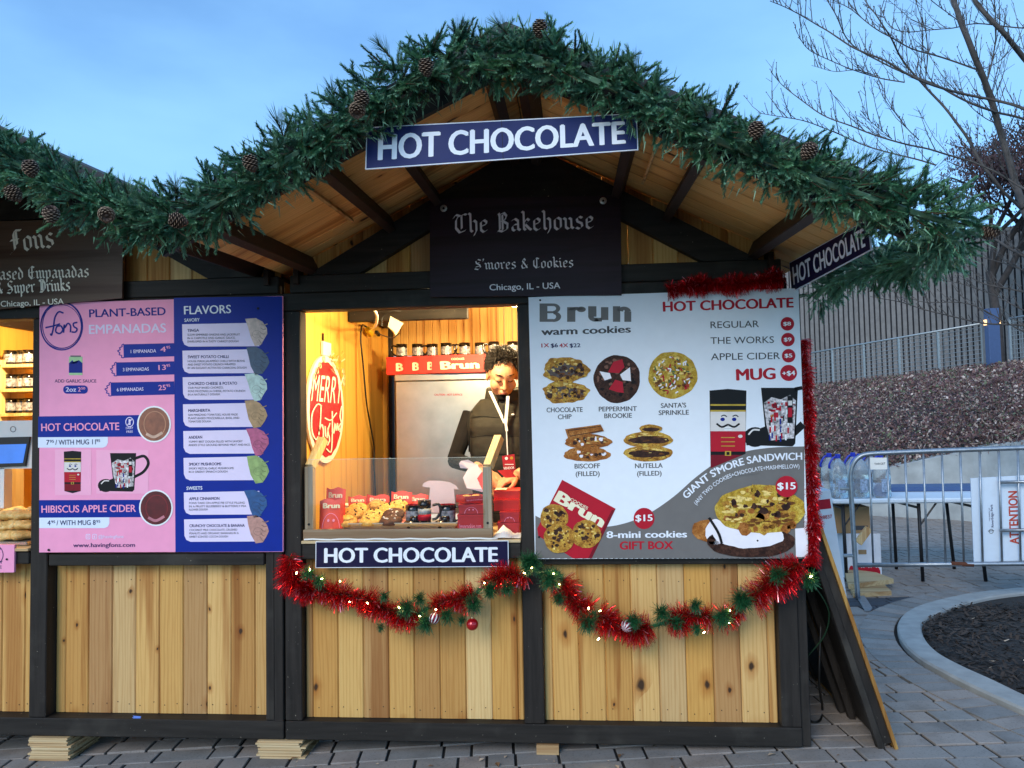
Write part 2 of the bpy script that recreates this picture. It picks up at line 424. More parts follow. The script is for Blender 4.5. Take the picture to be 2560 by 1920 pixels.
# soldier course
pts_i, pts_o = SOLD, SOLDO
i = 0; segs = []
while i < N - 1:
    j = i
    while j < N - 1 and (pts_i[j] - pts_i[i]).length < .105: j += 1
    segs.append((i, j)); i = j
ns = 0
for (i, j) in segs:
    if i == j or ns > 44: continue
    a, b, c, d = pts_i[i], pts_i[j], pts_o[j], pts_o[i]
    cen = (a + b + c + d) / 4; q = []
    for p in (a, b, c, d):
        e = p + (cen - p) * .09; q.append((e.x, e.y))
    # ground pieces are cut to the bend, so each has its own outline
    zz = r.uniform(.004, .007); mm_ = MB()
    mm_.add([(x, y, gz(x) + zz) for x, y in q] + [(x, y, gz(x) - .06) for x, y in q], [(0, 1, 2, 3), (0, 4, 5, 1), (1, 5, 6, 2), (2, 6, 7, 3), (3, 7, 4, 0)])
    mm_.build('paver', PAVER, pave); ns += 1

# ------------------------------------------------------------------ the two wooden stalls
XC = -.197                                              # ridge of the bakehouse stall
SL = .485; PIT = math.atan(SL); DROOP = .05
def zdeck(dx, Y): return 2.815 - SL * abs(dx) + DROOP * (Y + 1.0)
FASC = painted('dark_fascia', '#1d201f', axis=0)
ROOFM = pm('roof_felt', '#3b3d40', .8, var=.2, scale=12, bump=.3)
def plank_row(parent, x0, x1, wd, y, z0, z1, mat, name='plank', thick=.019, first=None, top=None, key=''):
    x = x0; L = z1 - z0; w_ = first or wd; i = 0; nails = MB()
    while x < x1 - .004:
        e = min(x + w_, x1); zt = top((x + e) / 2) if top else z1
        if zt - z0 > .01:
            b = MB(); ww = e - x - .0015; hh = zt - z0
            c_ = .005
            prof = [(0, thick), (0, c_), (c_, 0), (ww - c_, 0), (ww, c_), (ww, thick)]
            vs = [(px_, py_, zz) for zz in (0, hh) for (px_, py_) in prof]
            if top:
                vs = vs[:6] + [(px_, py_, top(x + px_) - z0) for (px_, py_) in prof]
            fs = [(k2, (k2 + 1) % 6, 6 + (k2 + 1) % 6, 6 + k2) for k2 in range(6)] + [(5, 4, 3, 2, 1, 0), (6, 7, 8, 9, 10, 11)]
            b.add(vs, fs)
            if name == 'plank' and ww > .05:
                for zz in (z0 + .045, z1 - .12):
                    for fx in (.22, .78): nails.lathe([(.0026, 0), (.0026, .0012)], (x + ww * fx + RN.uniform(-.006, .006), y - .0012, zz + RN.uniform(-.012, .012)), 6, Rx(math.pi / 2))
            inst(name, b.mesh(name, mat), T(x, y + RN.uniform(-.001, .001), z0), parent)
        x = e; w_ = wd; i += 1
    if nails.v: nails.build('nail_heads', pm('nail_steel', '#3b342c', .5, .5), parent, kind='stuff')

def stall(dx, name, label, main):
    """posts, beams, gable, roof and walls; dx shifts the stall along the row"""
    L, Rr = -1.397 + dx, 1.004 + dx; xc = XC + dx; H = empty(name, (xc, 0, gz(xc)), label, 'stall')
    def bx(nm, x0, x1, y0, y1, z0, z1, mat=DARK, ch=.004): return MB().box(x0, x1, y0, y1, z0, z1, ch=ch).build(nm, mat, H)
    D2 = 1.92
    # frame
    bx('bottom_beam', L, Rr, -.004, .085, .018, .104, DARKX)
    bx('bottom_beam', L, L + .06, .09, D2, .018, .104, DARKY); bx('bottom_beam', Rr - .06, Rr, .09, D2, .018, .104, DARKY)
    bx('header_beam', L - .002, Rr + .002, -.006, .085, 2.072, 2.158, DARKX); bx('header_beam', L + .03, Rr - .02, -.002, .085, 2.1605, 2.246, DARKX)
    for px_ in (L, Rr - .09): bx('post', px_, px_ + .09, D2 - .09, D2, .105, 2.24)
    # floor and inner walls
    fl = MB()
    for i in range(14):
        y0 = .095 + i * .13; fl.box(L + .065, Rr - .065, y0, y0 + .127, .085, .106)
    fl.build('floor_deck', RAWX, H)
    # gable: boards behind two dark chords
    plank_row(H, L + .03, Rr - .03, .118, .05, 2.247, 2.9, PLANK, 'gable_plank', top=lambda x: zdeck(x - xc, .05) - .004)
    for sgn in (-1, 1):
        ch = MB(); xa, xb = 1.08, .02
        pts = [(xc + sgn * xa, 2.247), (xc + sgn * xb, 2.247 + .565 * (xa - xb)), (xc + sgn * xb, 2.247 + .565 * (xa - xb) - .135), (xc + sgn * (xa - .26), 2.247)]
        ch.prism(pts, -.003, .045); ch.build('gable_chord', DARKX, H)
    MB().prism([(xc - .46, 2.575), (xc + .46, 2.575), (xc + .02, 2.79), (xc - .02, 2.79)], -.012, -.0045).build('gusset_plate', DARKX, H)
    # roof: boards laid down the slope, carried by rafters that run out over the counter
    bme = []
    for e_ in ((1.235, 1.31) if main else (1.31, 1.15)):
        bd = MB(); bd.cbox(0, e_ / math.cos(PIT), -.0553, .0553, 0, .02, .003); bme.append(bd.mesh('roof_board', PLANKX))
    rf = MB(); rf.cbox(-.02, .02, -1.02, 2.0, -.094, -.002, .003); rme = rf.mesh('rafter', DARKY)
    dt = math.atan(DROOP)
    for sgn in (-1, 1):
        Y = -.955
        while Y < 2.0:
            M = T(xc, Y, zdeck(0, Y)) @ Rx(dt) @ (Ry(PIT) if sgn > 0 else Rz(math.pi) @ Ry(PIT))
            inst('roof_board', bme[0 if sgn < 0 else 1], M, H); Y += .1155
        for off in (.085, .46, .695, 1.09):
            inst('rafter', rme, T(xc + sgn * off, 0, zdeck(off, 0)) @ Rx(dt) @ Ry(sgn * PIT), H)
        e = (1.31 if sgn > 0 else 1.235) if main else (1.15 if sgn > 0 else 1.31); fa = MB()
        pts = [(xc, 2.72), (xc + sgn * e, 2.72 - SL * e), (xc + sgn * e, 2.72 - SL * e + .15), (xc, 2.88)]
        fa.prism(pts, -1.045, -1.02); fa.build('fascia_board', FASC, H)
        rs = MB(); o_ = .022 / math.cos(PIT)
        q = [(xc, zdeck(0, -1) + o_ + .004), (xc + sgn * (e + .02), zdeck(e + .02, -1) + o_ + .004), (xc + sgn * (e + .02), zdeck(e + .02, -1) + o_ + .05), (xc, zdeck(0, -1) + o_ + .05)]
        vs = []
        for Y_ in (-1.06, 2.06): vs += [(x, Y_, z + DROOP * (Y_ + 1)) for x, z in q]
        rs.add(vs, [(0, 1, 2, 3), (7, 6, 5, 4), (0, 4, 5, 1), (1, 5, 6, 2), (2, 6, 7, 3), (3, 7, 4, 0)]); rs.build('roof_cover', ROOFM, H)
        MB().box(xc + sgn * 1.13 - .012, xc + sgn * 1.13 + .012, -.03, D2, 2.2, 2.275).build('eave_plate', DARKY, H)
    # pale sticks wedged under the roof boards
    for off, y0, y1 in ((-.80, -.93, -.22), (.545, -.9, -.2), (-.01, -.95, -.6)):
        MB().box(-.006, .006, y0, y1, -.03, -.008, T(xc + off, 0, zdeck(off, 0)) @ Rx(dt) @ Ry(math.copysign(PIT, off) if abs(off) > .1 else 0)).build('batten', RAW, H)
    # back and side walls
    plank_row(H, L + .1, Rr - .09, .059, D2 - .05, .11, 1.999, INWALL, 'wall_board')
    plank_row(H, L + .03, Rr - .03, .059, D2 - .03, 2.004, 2.9, INWALL, 'wall_board', top=lambda x: zdeck(x - xc, D2) - .03)
    return H, L, Rr, bx

H1, L1, R1, bx1 = stall(0.0, 'market_stall', 'bakehouse stall with pitched wooden roof, centre of the picture', True)
H2, L2, R2, bx2 = stall(-2.409, 'market_stall', 'neighbouring empanada stall cut off by the left picture edge', False)

# --- bakehouse front
bx1('post', L1, L1 + .082, -.001, .085, .1055, 2.0705); bx1('post', -.254, -.160, -.001, .085, .1055, 2.0705); bx1('post', .916, R1, -.001, .085, .1055, 2.0705)
bx1('corner_board', R1 + .002, R1 + .046, .02, .115, .012, 2.11)
plank_row(H1, -1.313, -.2555, .1245, .05, .106, .87, PLANK, first=.035)
plank_row(H1, -.1585, .9145, .1245, .05, .106, .87, PLANK, first=.04)
bx1('counter_rail', -1.313, -.2555, -.0005, .08, .868, .9425, DARKX); bx1('counter_rail', -.1585, .9145, -.0005, .08, .838, .93, DARKX)
bx1('counter_top', -1.312, -.256, -.012, .60, .9435, .957, RAWX, .002)
bx1('bay_panel', -.158, .914, .03, .045, .935, 2.07, PLY, 0)
plank_row(H1, R1 - .03, R1 - .005, .03, .13, .106, 2.2, DARK, 'side_plank')
for i in range(14):
    y0 = .125 + i * .127; bx1('side_plank', R1 - .022, R1 + .0, y0, y0 + .124, .106, 2.24, DARK, .004)
# inner side walls of plywood sheets
for (y0, y1) in ((.09, .62), (.626, 1.16), (1.166, 1.86)): bx1('wall_sheet', L1 + .018, L1 + .03, y0, y1, .11, 2.235, PLY, .001)
for (y0, y1) in ((.126, .98), (.986, 1.86)): bx1('wall_sheet', R1 - .036, R1 - .024, y0, y1, .11, 2.235, PLY, .001)
bx1('wall_stud', L1 + .031, L1 + .07, 1.80, 1.86, .11, 2.2, PLY)
# --- empanada stall front
bx2('post', -2.693, -2.605, -.001, .085, .1055, 2.0705); bx2('post', R2 - .088, R2, -.001, .085, .1055, 2.0705); bx2('post', L2, L2 + .088, -.001, .085, .1055, 2.0705)
bx2('corner_board', -1.452, -1.407, -.003, -.0015, .105, 2.07)
plank_row(H2, -2.6045, -1.494, .1225, .07, .106, .87, PLANK, first=.05)
plank_row(H2, L2 + .09, -2.6945, .1225, .07, .106, .87, PLANK, first=.09)
bx2('counter_rail', -2.592, -1.497, -.008, .06, .842, .9, DARKX); bx2('counter_rail', L2 + .09, -2.70, -.0005, .06, .85, .91, DARKX)
bx2('counter_top', L2 + .09, -2.6955, -.014, .60, .915, .93, RAWX, .002)
bx2('bay_panel', -2.604, -1.495, .03, .045, .905, 2.07, PLY, 0)
bx2('wall_sheet', R2 - .036, R2 - .024, .1, 1.86, .11, 2.235, PLY, .001)
for (y0, y1) in ((.09, .98), (.986, 1.86)): bx2('wall_sheet', L2 + .024, L2 + .036, y0, y1, .11, 2.235, PLY, .001)

# dry leaves and grit blown onto the pavers
LEAFB = pm('dry_leaf', '#7a5a3c', .8, var=.4, scale=4); m = MB(); r = random.Random(77)
for k in range(150):
    if k < 60: x, y = r.uniform(-2.9, 1.2), r.uniform(-.32, -.03)
    else: x, y = r.uniform(1.15, 4.2), r.uniform(-.3, 6.0)
    if in_poly(x, y, KEEP): continue
    s_ = r.uniform(.004, .011) if k % 5 else r.uniform(.014, .026); a = r.uniform(0, 6.28); z = gz(x) + .006
    m.mi = 1 if r.random() < .45 else 0
    m.add([(x + s_ * math.cos(a), y + s_ * math.sin(a), z), (x - s_ * .5 * math.sin(a), y + s_ * .5 * math.cos(a), z + s_ * .3), (x - s_ * math.cos(a), y - s_ * math.sin(a), z), (x + s_ * .5 * math.sin(a), y - s_ * .5 * math.cos(a), z + s_ * .2)], [(0, 1, 2, 3)])
m.build('leaf_litter', [LEAFB, LEAFL], kind='stuff', label='dry leaf scraps and grit scattered over the pavers', cat='litter')

# ------------------------------------------------------------------ lettering and print
_tc = {}
def glyphs(s, bold=0.0):
    k = (s, bold)
    if k in _tc: return _tc[k]
    cu = bpy.data.curves.new('text', 'FONT'); cu.body = s; cu.size = 1.0; cu.offset = bold; cu.resolution_u = 4; cu.fill_mode = 'FRONT'
    o = bpy.data.objects.new('text', cu); me = o.to_mesh()
    vs = [(v.co.x, v.co.y) for v in me.vertices]; fs = [tuple(p.vertices) for p in me.polygons]
    o.to_mesh_clear(); bpy.data.objects.remove(o); bpy.data.curves.remove(cu)
    _tc[k] = (vs, fs); return _tc[k]
_H = glyphs('H'); CAPH = max(v[1] for v in _H[0])

def boldglyphs(t, bold):
    """heavy letters: the outline laid down several times, each copy a hair to the side"""
    vs, fs = glyphs(t, 0.0); k = max(0, bold - .002) * 1.1
    sh = [(0, 0)] if k < .002 else [(-k, 0), (0, 0), (k, 0), (0, k * .6), (0, -k * .2)]
    V = []; F = []
    for i, (a, b) in enumerate(sh):
        o = len(V); V += [(x + a, y + b, i * .12) for x, y in vs]; F += [tuple(q + o for q in f) for f in fs]
    return V, F

class Board:
    """a flat printed sheet; pf maps a spot of the photograph onto its face, each print layer a hair in front of the last"""
    def __init__(s, root, plane, step=.0004, zt=None, nrm=Vector((0, -1, 0))):
        s.root = root; s.plane = plane; s.step = step; s.b = {}; s.zt = zt or (lambda x, y: (x, y)); s.n = nrm
    def P(s, x, y, lay): return s.plane(*s.zt(x, y)) + s.n * (s.step * (lay + 1))
    def g(s, part, mat):
        k = (part, mat.name)
        if k not in s.b: s.b[k] = (MB(), mat)
        return s.b[k][0]
    def poly(s, pts, mat, lay=0, part='printed_panel'):
        s.g(part, mat).add([s.P(x, y, lay) for x, y in pts], [tuple(range(len(pts) - 1, -1, -1))])
    def rect(s, x0, y0, x1, y1, mat, lay=0, part='printed_panel'): s.poly([(x0, y0), (x1, y0), (x1, y1), (x0, y1)], mat, lay, part)
    def disc(s, cx, cy, rx, ry, mat, lay=0, part='printed_disc', n=28, wob=0.0, seed=0, a0=0, a1=6.2832):
        r = random.Random(seed); ph = [r.uniform(0, 6.28) for _ in range(4)]
        pts = []
        for i in range(n):
            a = a0 + (a1 - a0) * i / n; k = 1 + wob * (math.sin(3 * a + ph[0]) + math.sin(5 * a + ph[1]) * .8 + math.sin(9 * a + ph[2]) * .6 + math.sin(14 * a + ph[3]) * .5)
            pts.append((cx + rx * k * math.cos(a), cy + ry * k * math.sin(a)))
        s.fan(cx, cy, pts, mat, lay, part)
    def fan(s, cx, cy, pts, mat, lay, part):
        n = len(pts); s.g(part, mat).add([s.P(cx, cy, lay)] + [s.P(x, y, lay) for x, y in pts], [(0, 1 + (i + 1) % n, 1 + i) for i in range(n)])
    def line(s, pts, wd, mat, lay=0, part='printed_line', closed=False, k=0):
        if k: pts = [tuple(p) for p in spline([Vector((x, y, 0)) for x, y in pts], k)]
        pts = [(p[0], p[1]) for p in pts]; n = len(pts); L = []; Rr = []
        for i in range(n):
            a = pts[(i - 1) % n if closed else max(0, i - 1)]; b = pts[(i + 1) % n if closed else min(n - 1, i + 1)]
            tx, ty = b[0] - a[0], b[1] - a[1]; q = math.hypot(tx, ty) or 1; tx /= q; ty /= q
            L.append((pts[i][0] - ty * wd / 2, pts[i][1] + tx * wd / 2)); Rr.append((pts[i][0] + ty * wd / 2, pts[i][1] - tx * wd / 2))
        m = n if closed else n - 1
        s.g(part, mat).add([s.P(x, y, lay) for x, y in L + Rr], [(i, (i + 1) % n, n + (i + 1) % n, n + i) for i in range(m)])
    def ring(s, cx, cy, rx, ry, wd, mat, lay=0, part='printed_line', n=36):
        s.line([(cx + rx * math.cos(6.2832 * i / n), cy + ry * math.sin(6.2832 * i / n)) for i in range(n)], wd, mat, lay, part, True)
    def text(s, t, path, h, mat, lay=1, bold=.012, part='lettering', w=None):
        """path: baseline points left to right; h: capital height, both in photo-map units"""
        vs, fs = boldglyphs(t, bold); x0 = min(v[0] for v in vs); x1 = max(v[0] for v in vs)
        path = [Vector((p[0], p[1])) for p in path]
        if len(path) > 2: path = [Vector((p.x, p.y)) for p in spline([Vector((q.x, q.y, 0)) for q in path], 6)]
        ac = [0.0]
        for a, b in zip(path, path[1:]): ac.append(ac[-1] + (b - a).length)
        out = []
        for (x, y, e) in vs:
            d = (x - x0) / (x1 - x0) * ac[-1]; i = 0
            while i < len(path) - 2 and d > ac[i + 1]: i += 1
            t_ = (path[i + 1] - path[i]).normalized(); p = path[i] + t_ * (d - ac[i]); q = Vector((t_.y, -t_.x)) * (y / CAPH * h)
            out.append(s.P(p.x + q.x, p.y + q.y, lay + e))
        s.g(part, mat).add(out, fs)
    def done(s):
        base = next((c for c in s.root.children if c.type == 'MESH' and c.name.split('.')[0] in ('panel', 'carton', 'bag_paper', 'body', 'plate', 'plaque_board', 'back_shell')), s.root) if not s.root.parent else s.root
        for (part, _), (mb, mat) in s.b.items():
            mb.build(part, mat, base, kind='stuff')

INK = dict(navy=pm('print_navy', '#062083', .5, var=.04, spec=.22), blue=pm('print_blue', '#00268e', .5, var=.05, spec=.22), pink=pm('print_pink', '#f5a0c4', .5, var=.03, spec=.22),
           lav=pm('print_lavender', '#e4d8f3', .5, var=.02, spec=.22), ice=pm('print_ice', '#dfe9fb', .5, var=.02, spec=.22), ink=pm('print_ink', '#1c1d55', .5, var=.02, spec=.22),
           grey=pm('print_grey', '#716e6c', .5, var=.04, spec=.22), dgrey=pm('print_dark_grey', '#4b4c50', .5, var=.03, spec=.22), red=pm('print_red', '#b3162c', .5, var=.05, spec=.22),
           cream=pm('print_cream', '#f2eccb', .5, var=.03, spec=.22), black=pm('print_black', '#101013', .5, var=.1, spec=.22), gold=pm('print_gold', '#b79a3a', .5, var=.2, spec=.22),
           sky=pm('print_pale_blue', '#e8eef6', .5, var=.02, spec=.22), midn=pm('print_midnight', '#0f0a36', .5, var=.06, spec=.22), royal=pm('print_royal', '#16265e', .5, var=.06, spec=.22),
           letter=pm('print_white_letters', '#e9eef8', .5, var=.02, spec=.22), plum=pm('print_plum', '#7a0f22', .5, var=.1, spec=.22))
def dough(name, a, b, c, sc=26):
    m, n, bs = nodes(name); v = objvec(n, (1, 1, 1), False); f = noise_(n, v, sc, 6, .7); g = noise_(n, v, sc * 3.2, 4, .7)
    col = ramp(n, f, [(.3, lin(a)), (.48, lin(b)), (.62, lin(c)), (.78, tuple(min(1, x * 1.5 + .03) for x in lin(c)))]); col = mixc(n, col, lin(a), ramp(n, g, [(.34, .85), (.46, 0.)]))
    vo = mk(n, 'ShaderNodeTexVoronoi', feature='DISTANCE_TO_EDGE'); vo.inputs['Scale'].default_value = sc * 2.4; n.links.new(mixc(n, v, noise_(n, v, sc * 2, 3, .6, 1), .12), vo.inputs['Vector'])
    col = mixc(n, col, tuple(x * .45 for x in lin(a)), ramp(n, vo.outputs['Distance'], [(.0, .75), (.10, 0.)]))
    n.links.new(col, bs.inputs['Base Color']); bs.inputs['Roughness'].default_value = .55; bs.inputs['Specular IOR Level'].default_value = .2; return m
COOKIE = dough('print_cookie', '#6e4316', '#c08a35', '#e0bb52'); CHOCP = dough('print_cocoa', '#1d0f0b', '#3f251c', '#5a3a2c', 30)
CARAM = dough('print_caramel', '#7a4318', '#a9662a', '#c98a48'); SPRK = dough('print_sugar_cookie', '#8a6a1c', '#c7a035', '#dcc25a')
MARSH = pm('print_marshmallow', '#f1ecf2', .4, var=.05)

def sheet(name, label, corners, Y, mat, thick=.012, edge=None, plane=None, cat='sign', nrm=Vector((0, -1, 0))):
    """a board whose face is given by its four corners in the photograph"""
    pl = plane or (lambda x, y: at(x, y, Y))
    P = [pl(*c) for c in corners]; cen = sum(P, Vector()) / 4; root = empty(name, (cen.x, cen.y, min(p.z for p in P)), label, cat)
    b = MB(); k = nrm * -thick; b.add(P + [p + k for p in P], [(3, 2, 1, 0), (4, 5, 6, 7), (0, 1, 5, 4), (1, 2, 6, 5), (2, 3, 7, 6), (3, 0, 4, 7)])
    b.build('panel', [mat], root)
    return root, pl
SCREW = pm('screw_head', '#2a2a2c', .4, .8)
def screws(root, pl, pts, r_=.006, n=Vector((0, -1, 0)), mat=None):
    for p in pts:
        c = pl(*p); b = MB(); b.lathe([(r_, 0), (r_, .002), (r_ * .6, .003)], (0, 0, 0), 10); me = b.mesh('screw', mat or SCREW)
        inst('screw', me, Matrix.Translation(c + n * .0005) @ n.to_track_quat('Z', 'Y').to_matrix().to_4x4(), root)

# ---- empanada menu (pink and blue)
Z1 = lambda x, y: (x * .4821, 640 + y * .4821)
fm, pl = sheet('menu_board', 'glossy pink and blue empanada menu board with flavours list', [Z1(205, 246), Z1(1466, 207), Z1(1468, 1534), Z1(203, 1537)], -.024, INK['pink'])
B = Board(fm, pl, zt=Z1); I = INK
B.poly([(901, 217), (1464, 209), (1466, 1532), (910, 1535)], I['blue'], 0)
for (cx, cy, rx, ry, wd) in ((320, 363, 108, 124, 7), (322, 360, 101, 118, 4), (317, 366, 104, 114, 3)): B.ring(cx, cy, rx, ry, wd, I['navy'], 1, n=44)
for pts in ([(330, 296), (305, 290), (285, 320), (278, 370), (268, 410), (262, 402)], [(236, 372), (280, 362), (312, 352)],
            [(318, 362), (296, 366), (290, 392), (310, 402), (326, 384), (318, 362)], [(330, 398), (334, 356), (336, 372), (352, 350), (366, 362), (366, 396)], [(402, 344), (382, 350), (384, 366), (400, 378), (392, 394), (372, 394)]):
    B.line(pts, 8, I['navy'], 2, 'script_lettering', k=6)
B.text('PLANT-BASED', [(463, 318), (860, 306)], 40, I['navy'], 1, .02); B.text('EMPANADAS', [(462, 404), (862, 396)], 46, I['lav'], 1, .02)
for (y, x, wd, a, p, ps) in ((492, 618, 62, '1 EMPANADA', '4', '95'), (586, 580, 64, '3 EMPANADAS', '13', '95'), (690, 552, 66, '6 EMPANADAS', '25', '95')):
    B.poly([(x + 22, y - 34), (903, y - 40), (905, y + 28), (x + 24, y + 36)], I['blue'], 1)
    sc = [(x + 24, y - 36), (x + 14, y - 30), (x + 16, y - 22), (x + 2, y - 16), (x + 6, y - 6), (x - 8, y), (x + 4, y + 10), (x, y + 20), (x + 14, y + 24), (x + 12, y + 34), (x + 26, y + 36)]
    B.line(sc, 5, I['blue'], 1, k=3); 
    B.text(a, [(x + 55 + (690 - y) * .03, y + 12), (x + 55 + 138, y + 8)], 17, I['lav'], 3, .015)
    B.text(p, [(855 - (18 if len(p) > 1 else 8) - 14, y + 6), (862, y + 4)], 26, I['pink'], 3, .015); B.text(ps, [(864, y - 10), (884, y - 12)], 14, I['pink'], 3, .015)
B.rect(358, 522, 428, 618, pm('print_can_green', '#9fc78e', .35, var=.1), 1, 'printed_can'); B.rect(358, 556, 428, 606, I['navy'], 2, 'printed_can'); B.rect(366, 516, 420, 524, I['grey'], 2, 'printed_can')
B.poly([(358, 556), (376, 540), (393, 562), (410, 540), (428, 556)], I['navy'], 2, 'printed_can')
B.text('ADD GARLIC SAUCE', [(284, 656), (500, 656)], 16, I['ink'], 1)
def pill(x0, y0, x1, y1, mat, lay, r=20):
    pts = []
    for (cx, cy, a) in ((x1 - r, y0 + r, -90), (x1 - r, y1 - r, 0), (x0 + r, y1 - r, 90), (x0 + r, y0 + r, 180)):
        for k in range(6): q = math.radians(a + 18 * k); pts.append((cx + r * math.cos(q), cy + r * math.sin(q)))
    B.fan((x0 + x1) / 2, (y0 + y1) / 2, pts, mat, lay, 'printed_panel')
pill(328, 671, 456, 714, I['blue'], 1); B.text('2oz', [(342, 703), (396, 703)], 22, I['lav'], 3, .02); B.text('2', [(405, 703), (420, 703)], 22, I['pink'], 3, .02); B.text('50', [(422, 692), (443, 692)], 12, I['pink'], 3, .02)
B.poly([(199, 832), (760, 824), (760, 936), (198, 940)], I['blue'], 1); B.text('HOT CHOCOLATE', [(215, 908), (620, 902)], 38, I['pink'], 3, .022)
B.ring(673, 861, 20, 24, 4, I['lav'], 3); B.line([(660, 880), (687, 842)], 4, I['lav'], 3); B.rect(668, 846, 678, 876, I['lav'], 3, 'printed_line'); B.text('DAIRY', [(654, 898), (692, 897)], 11, I['lav'], 3); B.text('FREE', [(657, 917), (690, 916)], 11, I['lav'], 3)
def tab(x0, y0, x1, y1):
    B.poly([(x0, y0), (x1, y0 - 2), (x1, y1 - 26), (x1 - 8, y1 - 8), (x1 - 26, y1)] + [(x0, y1)], I['ice'], 1)
tab(198, 940, 560, 994); B.text('7', [(241, 979), (257, 979)], 25, I['ink'], 3); B.text('95', [(259, 968), (281, 968)], 14, I['ink'], 3); B.text('/ WITH MUG 11', [(288, 979), (498, 976)], 25, I['ink'], 3); B.text('95', [(500, 964), (520, 964)], 14, I['ink'], 3)
for (cx, cy, c1, c2) in ((800, 872, '#8a5238', '#b07a5a'), (810, 1306, '#5a0d14', '#7c1620')):
    B.disc(cx, cy, 88, 95, WHITE, 4); B.disc(cx, cy, 80, 87, pm('print_drink' + c1[1:3], c1, .35, var=.25, scale=30), 5); B.ring(cx + 4, cy, 56, 66, 5, pm('print_froth' + c1[1:3], c2, .35, var=.2), 6)
    B.line([(cx - 40, cy + 50), (cx, cy + 66), (cx + 44, cy + 44)], 14, pm('print_glint' + c1[1:3], '#c9a58e' if cx < 805 else '#b5707c', .4, var=.3), 7, k=5)
B.rect(286, 1004, 474, 1240, pm('print_pink_patch', '#f7accc', .3, var=.02), 1); B.rect(500, 1006, 770, 1232, pm('print_pink_patch', '#f7accc', .3), 1)
SKIN2 = pm('print_face', '#dcd6d2', .4, var=.06)
def nutmug(x0, y0, x1, y1, lay):
    """printed picture of a tall soldier mug"""
    w_, h_ = x1 - x0, y1 - y0; X = lambda a: x0 + a * w_; Yv = lambda a: y0 + a * h_
    B.poly([(X(.02), Yv(.02)), (X(.5), Yv(0)), (X(.98), Yv(.02)), (X(.95), Yv(.95)), (X(.5), Yv(1)), (X(.05), Yv(.95))], I['black'], lay, 'printed_mug')
    B.rect(X(.04), Yv(.26), X(.96), Yv(.50), SKIN2, lay + 1, 'printed_mug'); B.rect(X(.04), Yv(.18), X(.96), Yv(.20), I['gold'], lay + 1, 'printed_mug'); B.rect(X(.04), Yv(.25), X(.96), Yv(.27), I['gold'], lay + 2, 'printed_mug')
    B.rect(X(.05), Yv(.50), X(.95), Yv(.74), I['red'], lay + 1, 'printed_mug'); B.rect(X(.05), Yv(.78), X(.95), Yv(.94), I['plum'], lay + 1, 'printed_mug')
    for a in (.36, .66): B.disc(X(a), Yv(.36), w_ * .06, h_ * .022, I['navy'], lay + 2, 'printed_mug', 10)
    for a in (-1, 1): B.line([(X(.5), Yv(.42)), (X(.5 + a * .16), Yv(.45)), (X(.5 + a * .30), Yv(.41))], h_ * .022, I['black'], lay + 3, 'printed_mug', k=3)
    for a in (.32, .62): B.line([(X(a), Yv(.325)), (X(a + .08), Yv(.31)), (X(a + .15), Yv(.33))], h_ * .012, I['black'], lay + 3, 'printed_mug', k=3)
    B.rect(X(.40), Yv(.455), X(.60), Yv(.49), WHITE, lay + 3, 'printed_mug'); B.line([(X(.4), Yv(.472)), (X(.6), Yv(.472))], h_ * .004, I['black'], lay + 4, 'printed_mug')
    for yy in (.57, .62, .67): B.rect(X(.32), Yv(yy), X(.68), Yv(yy + .01), I['gold'], lay + 2, 'printed_mug')
    B.rect(X(.42), Yv(.735), X(.58), Yv(.79), I['gold'], lay + 2, 'printed_mug'); B.rect(X(.46), Yv(.745), X(.54), Yv(.78), I['black'], lay + 3, 'printed_mug'); B.disc(X(.82), Yv(.56), w_ * .06, h_ * .02, SKIN2, lay + 2, 'printed_mug', 10)
VILL = pm('print_village', '#b9b3b4', .4, var=.9, scale=70)
def bootmug(P_, lay, handle=True):
    B.poly([P_(x, y) for x, y in [(.22, .0), (.78, .0), (.74, .95), (.70, 1.0), (.0, .98), (-.02, .86), (.10, .74), (.28, .66)]], I['black'], lay, 'printed_mug')
    B.fan(*P_(.13, .84), [P_(.13 + .17 * math.cos(a), .84 + .17 * math.sin(a)) for a in [6.2832 * i / 20 for i in range(20)]], I['black'], lay + .3, 'printed_mug'); B.line([P_(.03, .80), P_(.10, .72), P_(.2, .72)], abs(P_(.025, 0)[0] - P_(0, 0)[0]), SKIN2, lay + .6, 'printed_mug', k=4)
    if handle: B.line([P_(x, y) for x, y in [(.75, .14), (.95, .08), (1.04, .26), (.94, .48), (.74, .62)]], abs(P_(.06, 0)[0] - P_(0, 0)[0]), I['black'], lay, 'printed_mug', k=5)
    B.poly([P_(x, y) for x, y in [(.26, .26), (.38, .16), (.52, .2), (.66, .12), (.75, .22), (.72, .86), (.36, .9), (.30, .62)]], VILL, lay + 1, 'printed_mug')
    r = random.Random(9)
    for k in range(26):
        x, y = r.uniform(.32, .70), r.uniform(.2, .5); B.rect(*P_(x, y), *P_(x + r.uniform(.02, .08), y + r.uniform(.02, .09)), r.choice([I['red'], CARAM, I['plum'], WHITE]), lay + 2, 'printed_mug')
    for k in range(22):
        x, y = r.uniform(.32, .66), r.uniform(.46, .84); B.rect(*P_(x, y), *P_(x + .025, y + .1), r.choice([I['navy'], I['black'], I['red'], WHITE]), lay + 3, 'printed_mug')
    B.rect(*P_(.62, .14), *P_(.70, .6), I['black'], lay + 4, 'printed_mug'); B.rect(*P_(.63, .22), *P_(.69, .3), SKIN2, lay + 5, 'printed_mug'); B.rect(*P_(.63, .34), *P_(.69, .5), I['red'], lay + 5, 'printed_mug')
nutmug(330, 1010, 424, 1230, 2); bootmug(lambda x, y: (518 + x * 242, 1022 + y * 200), 2)
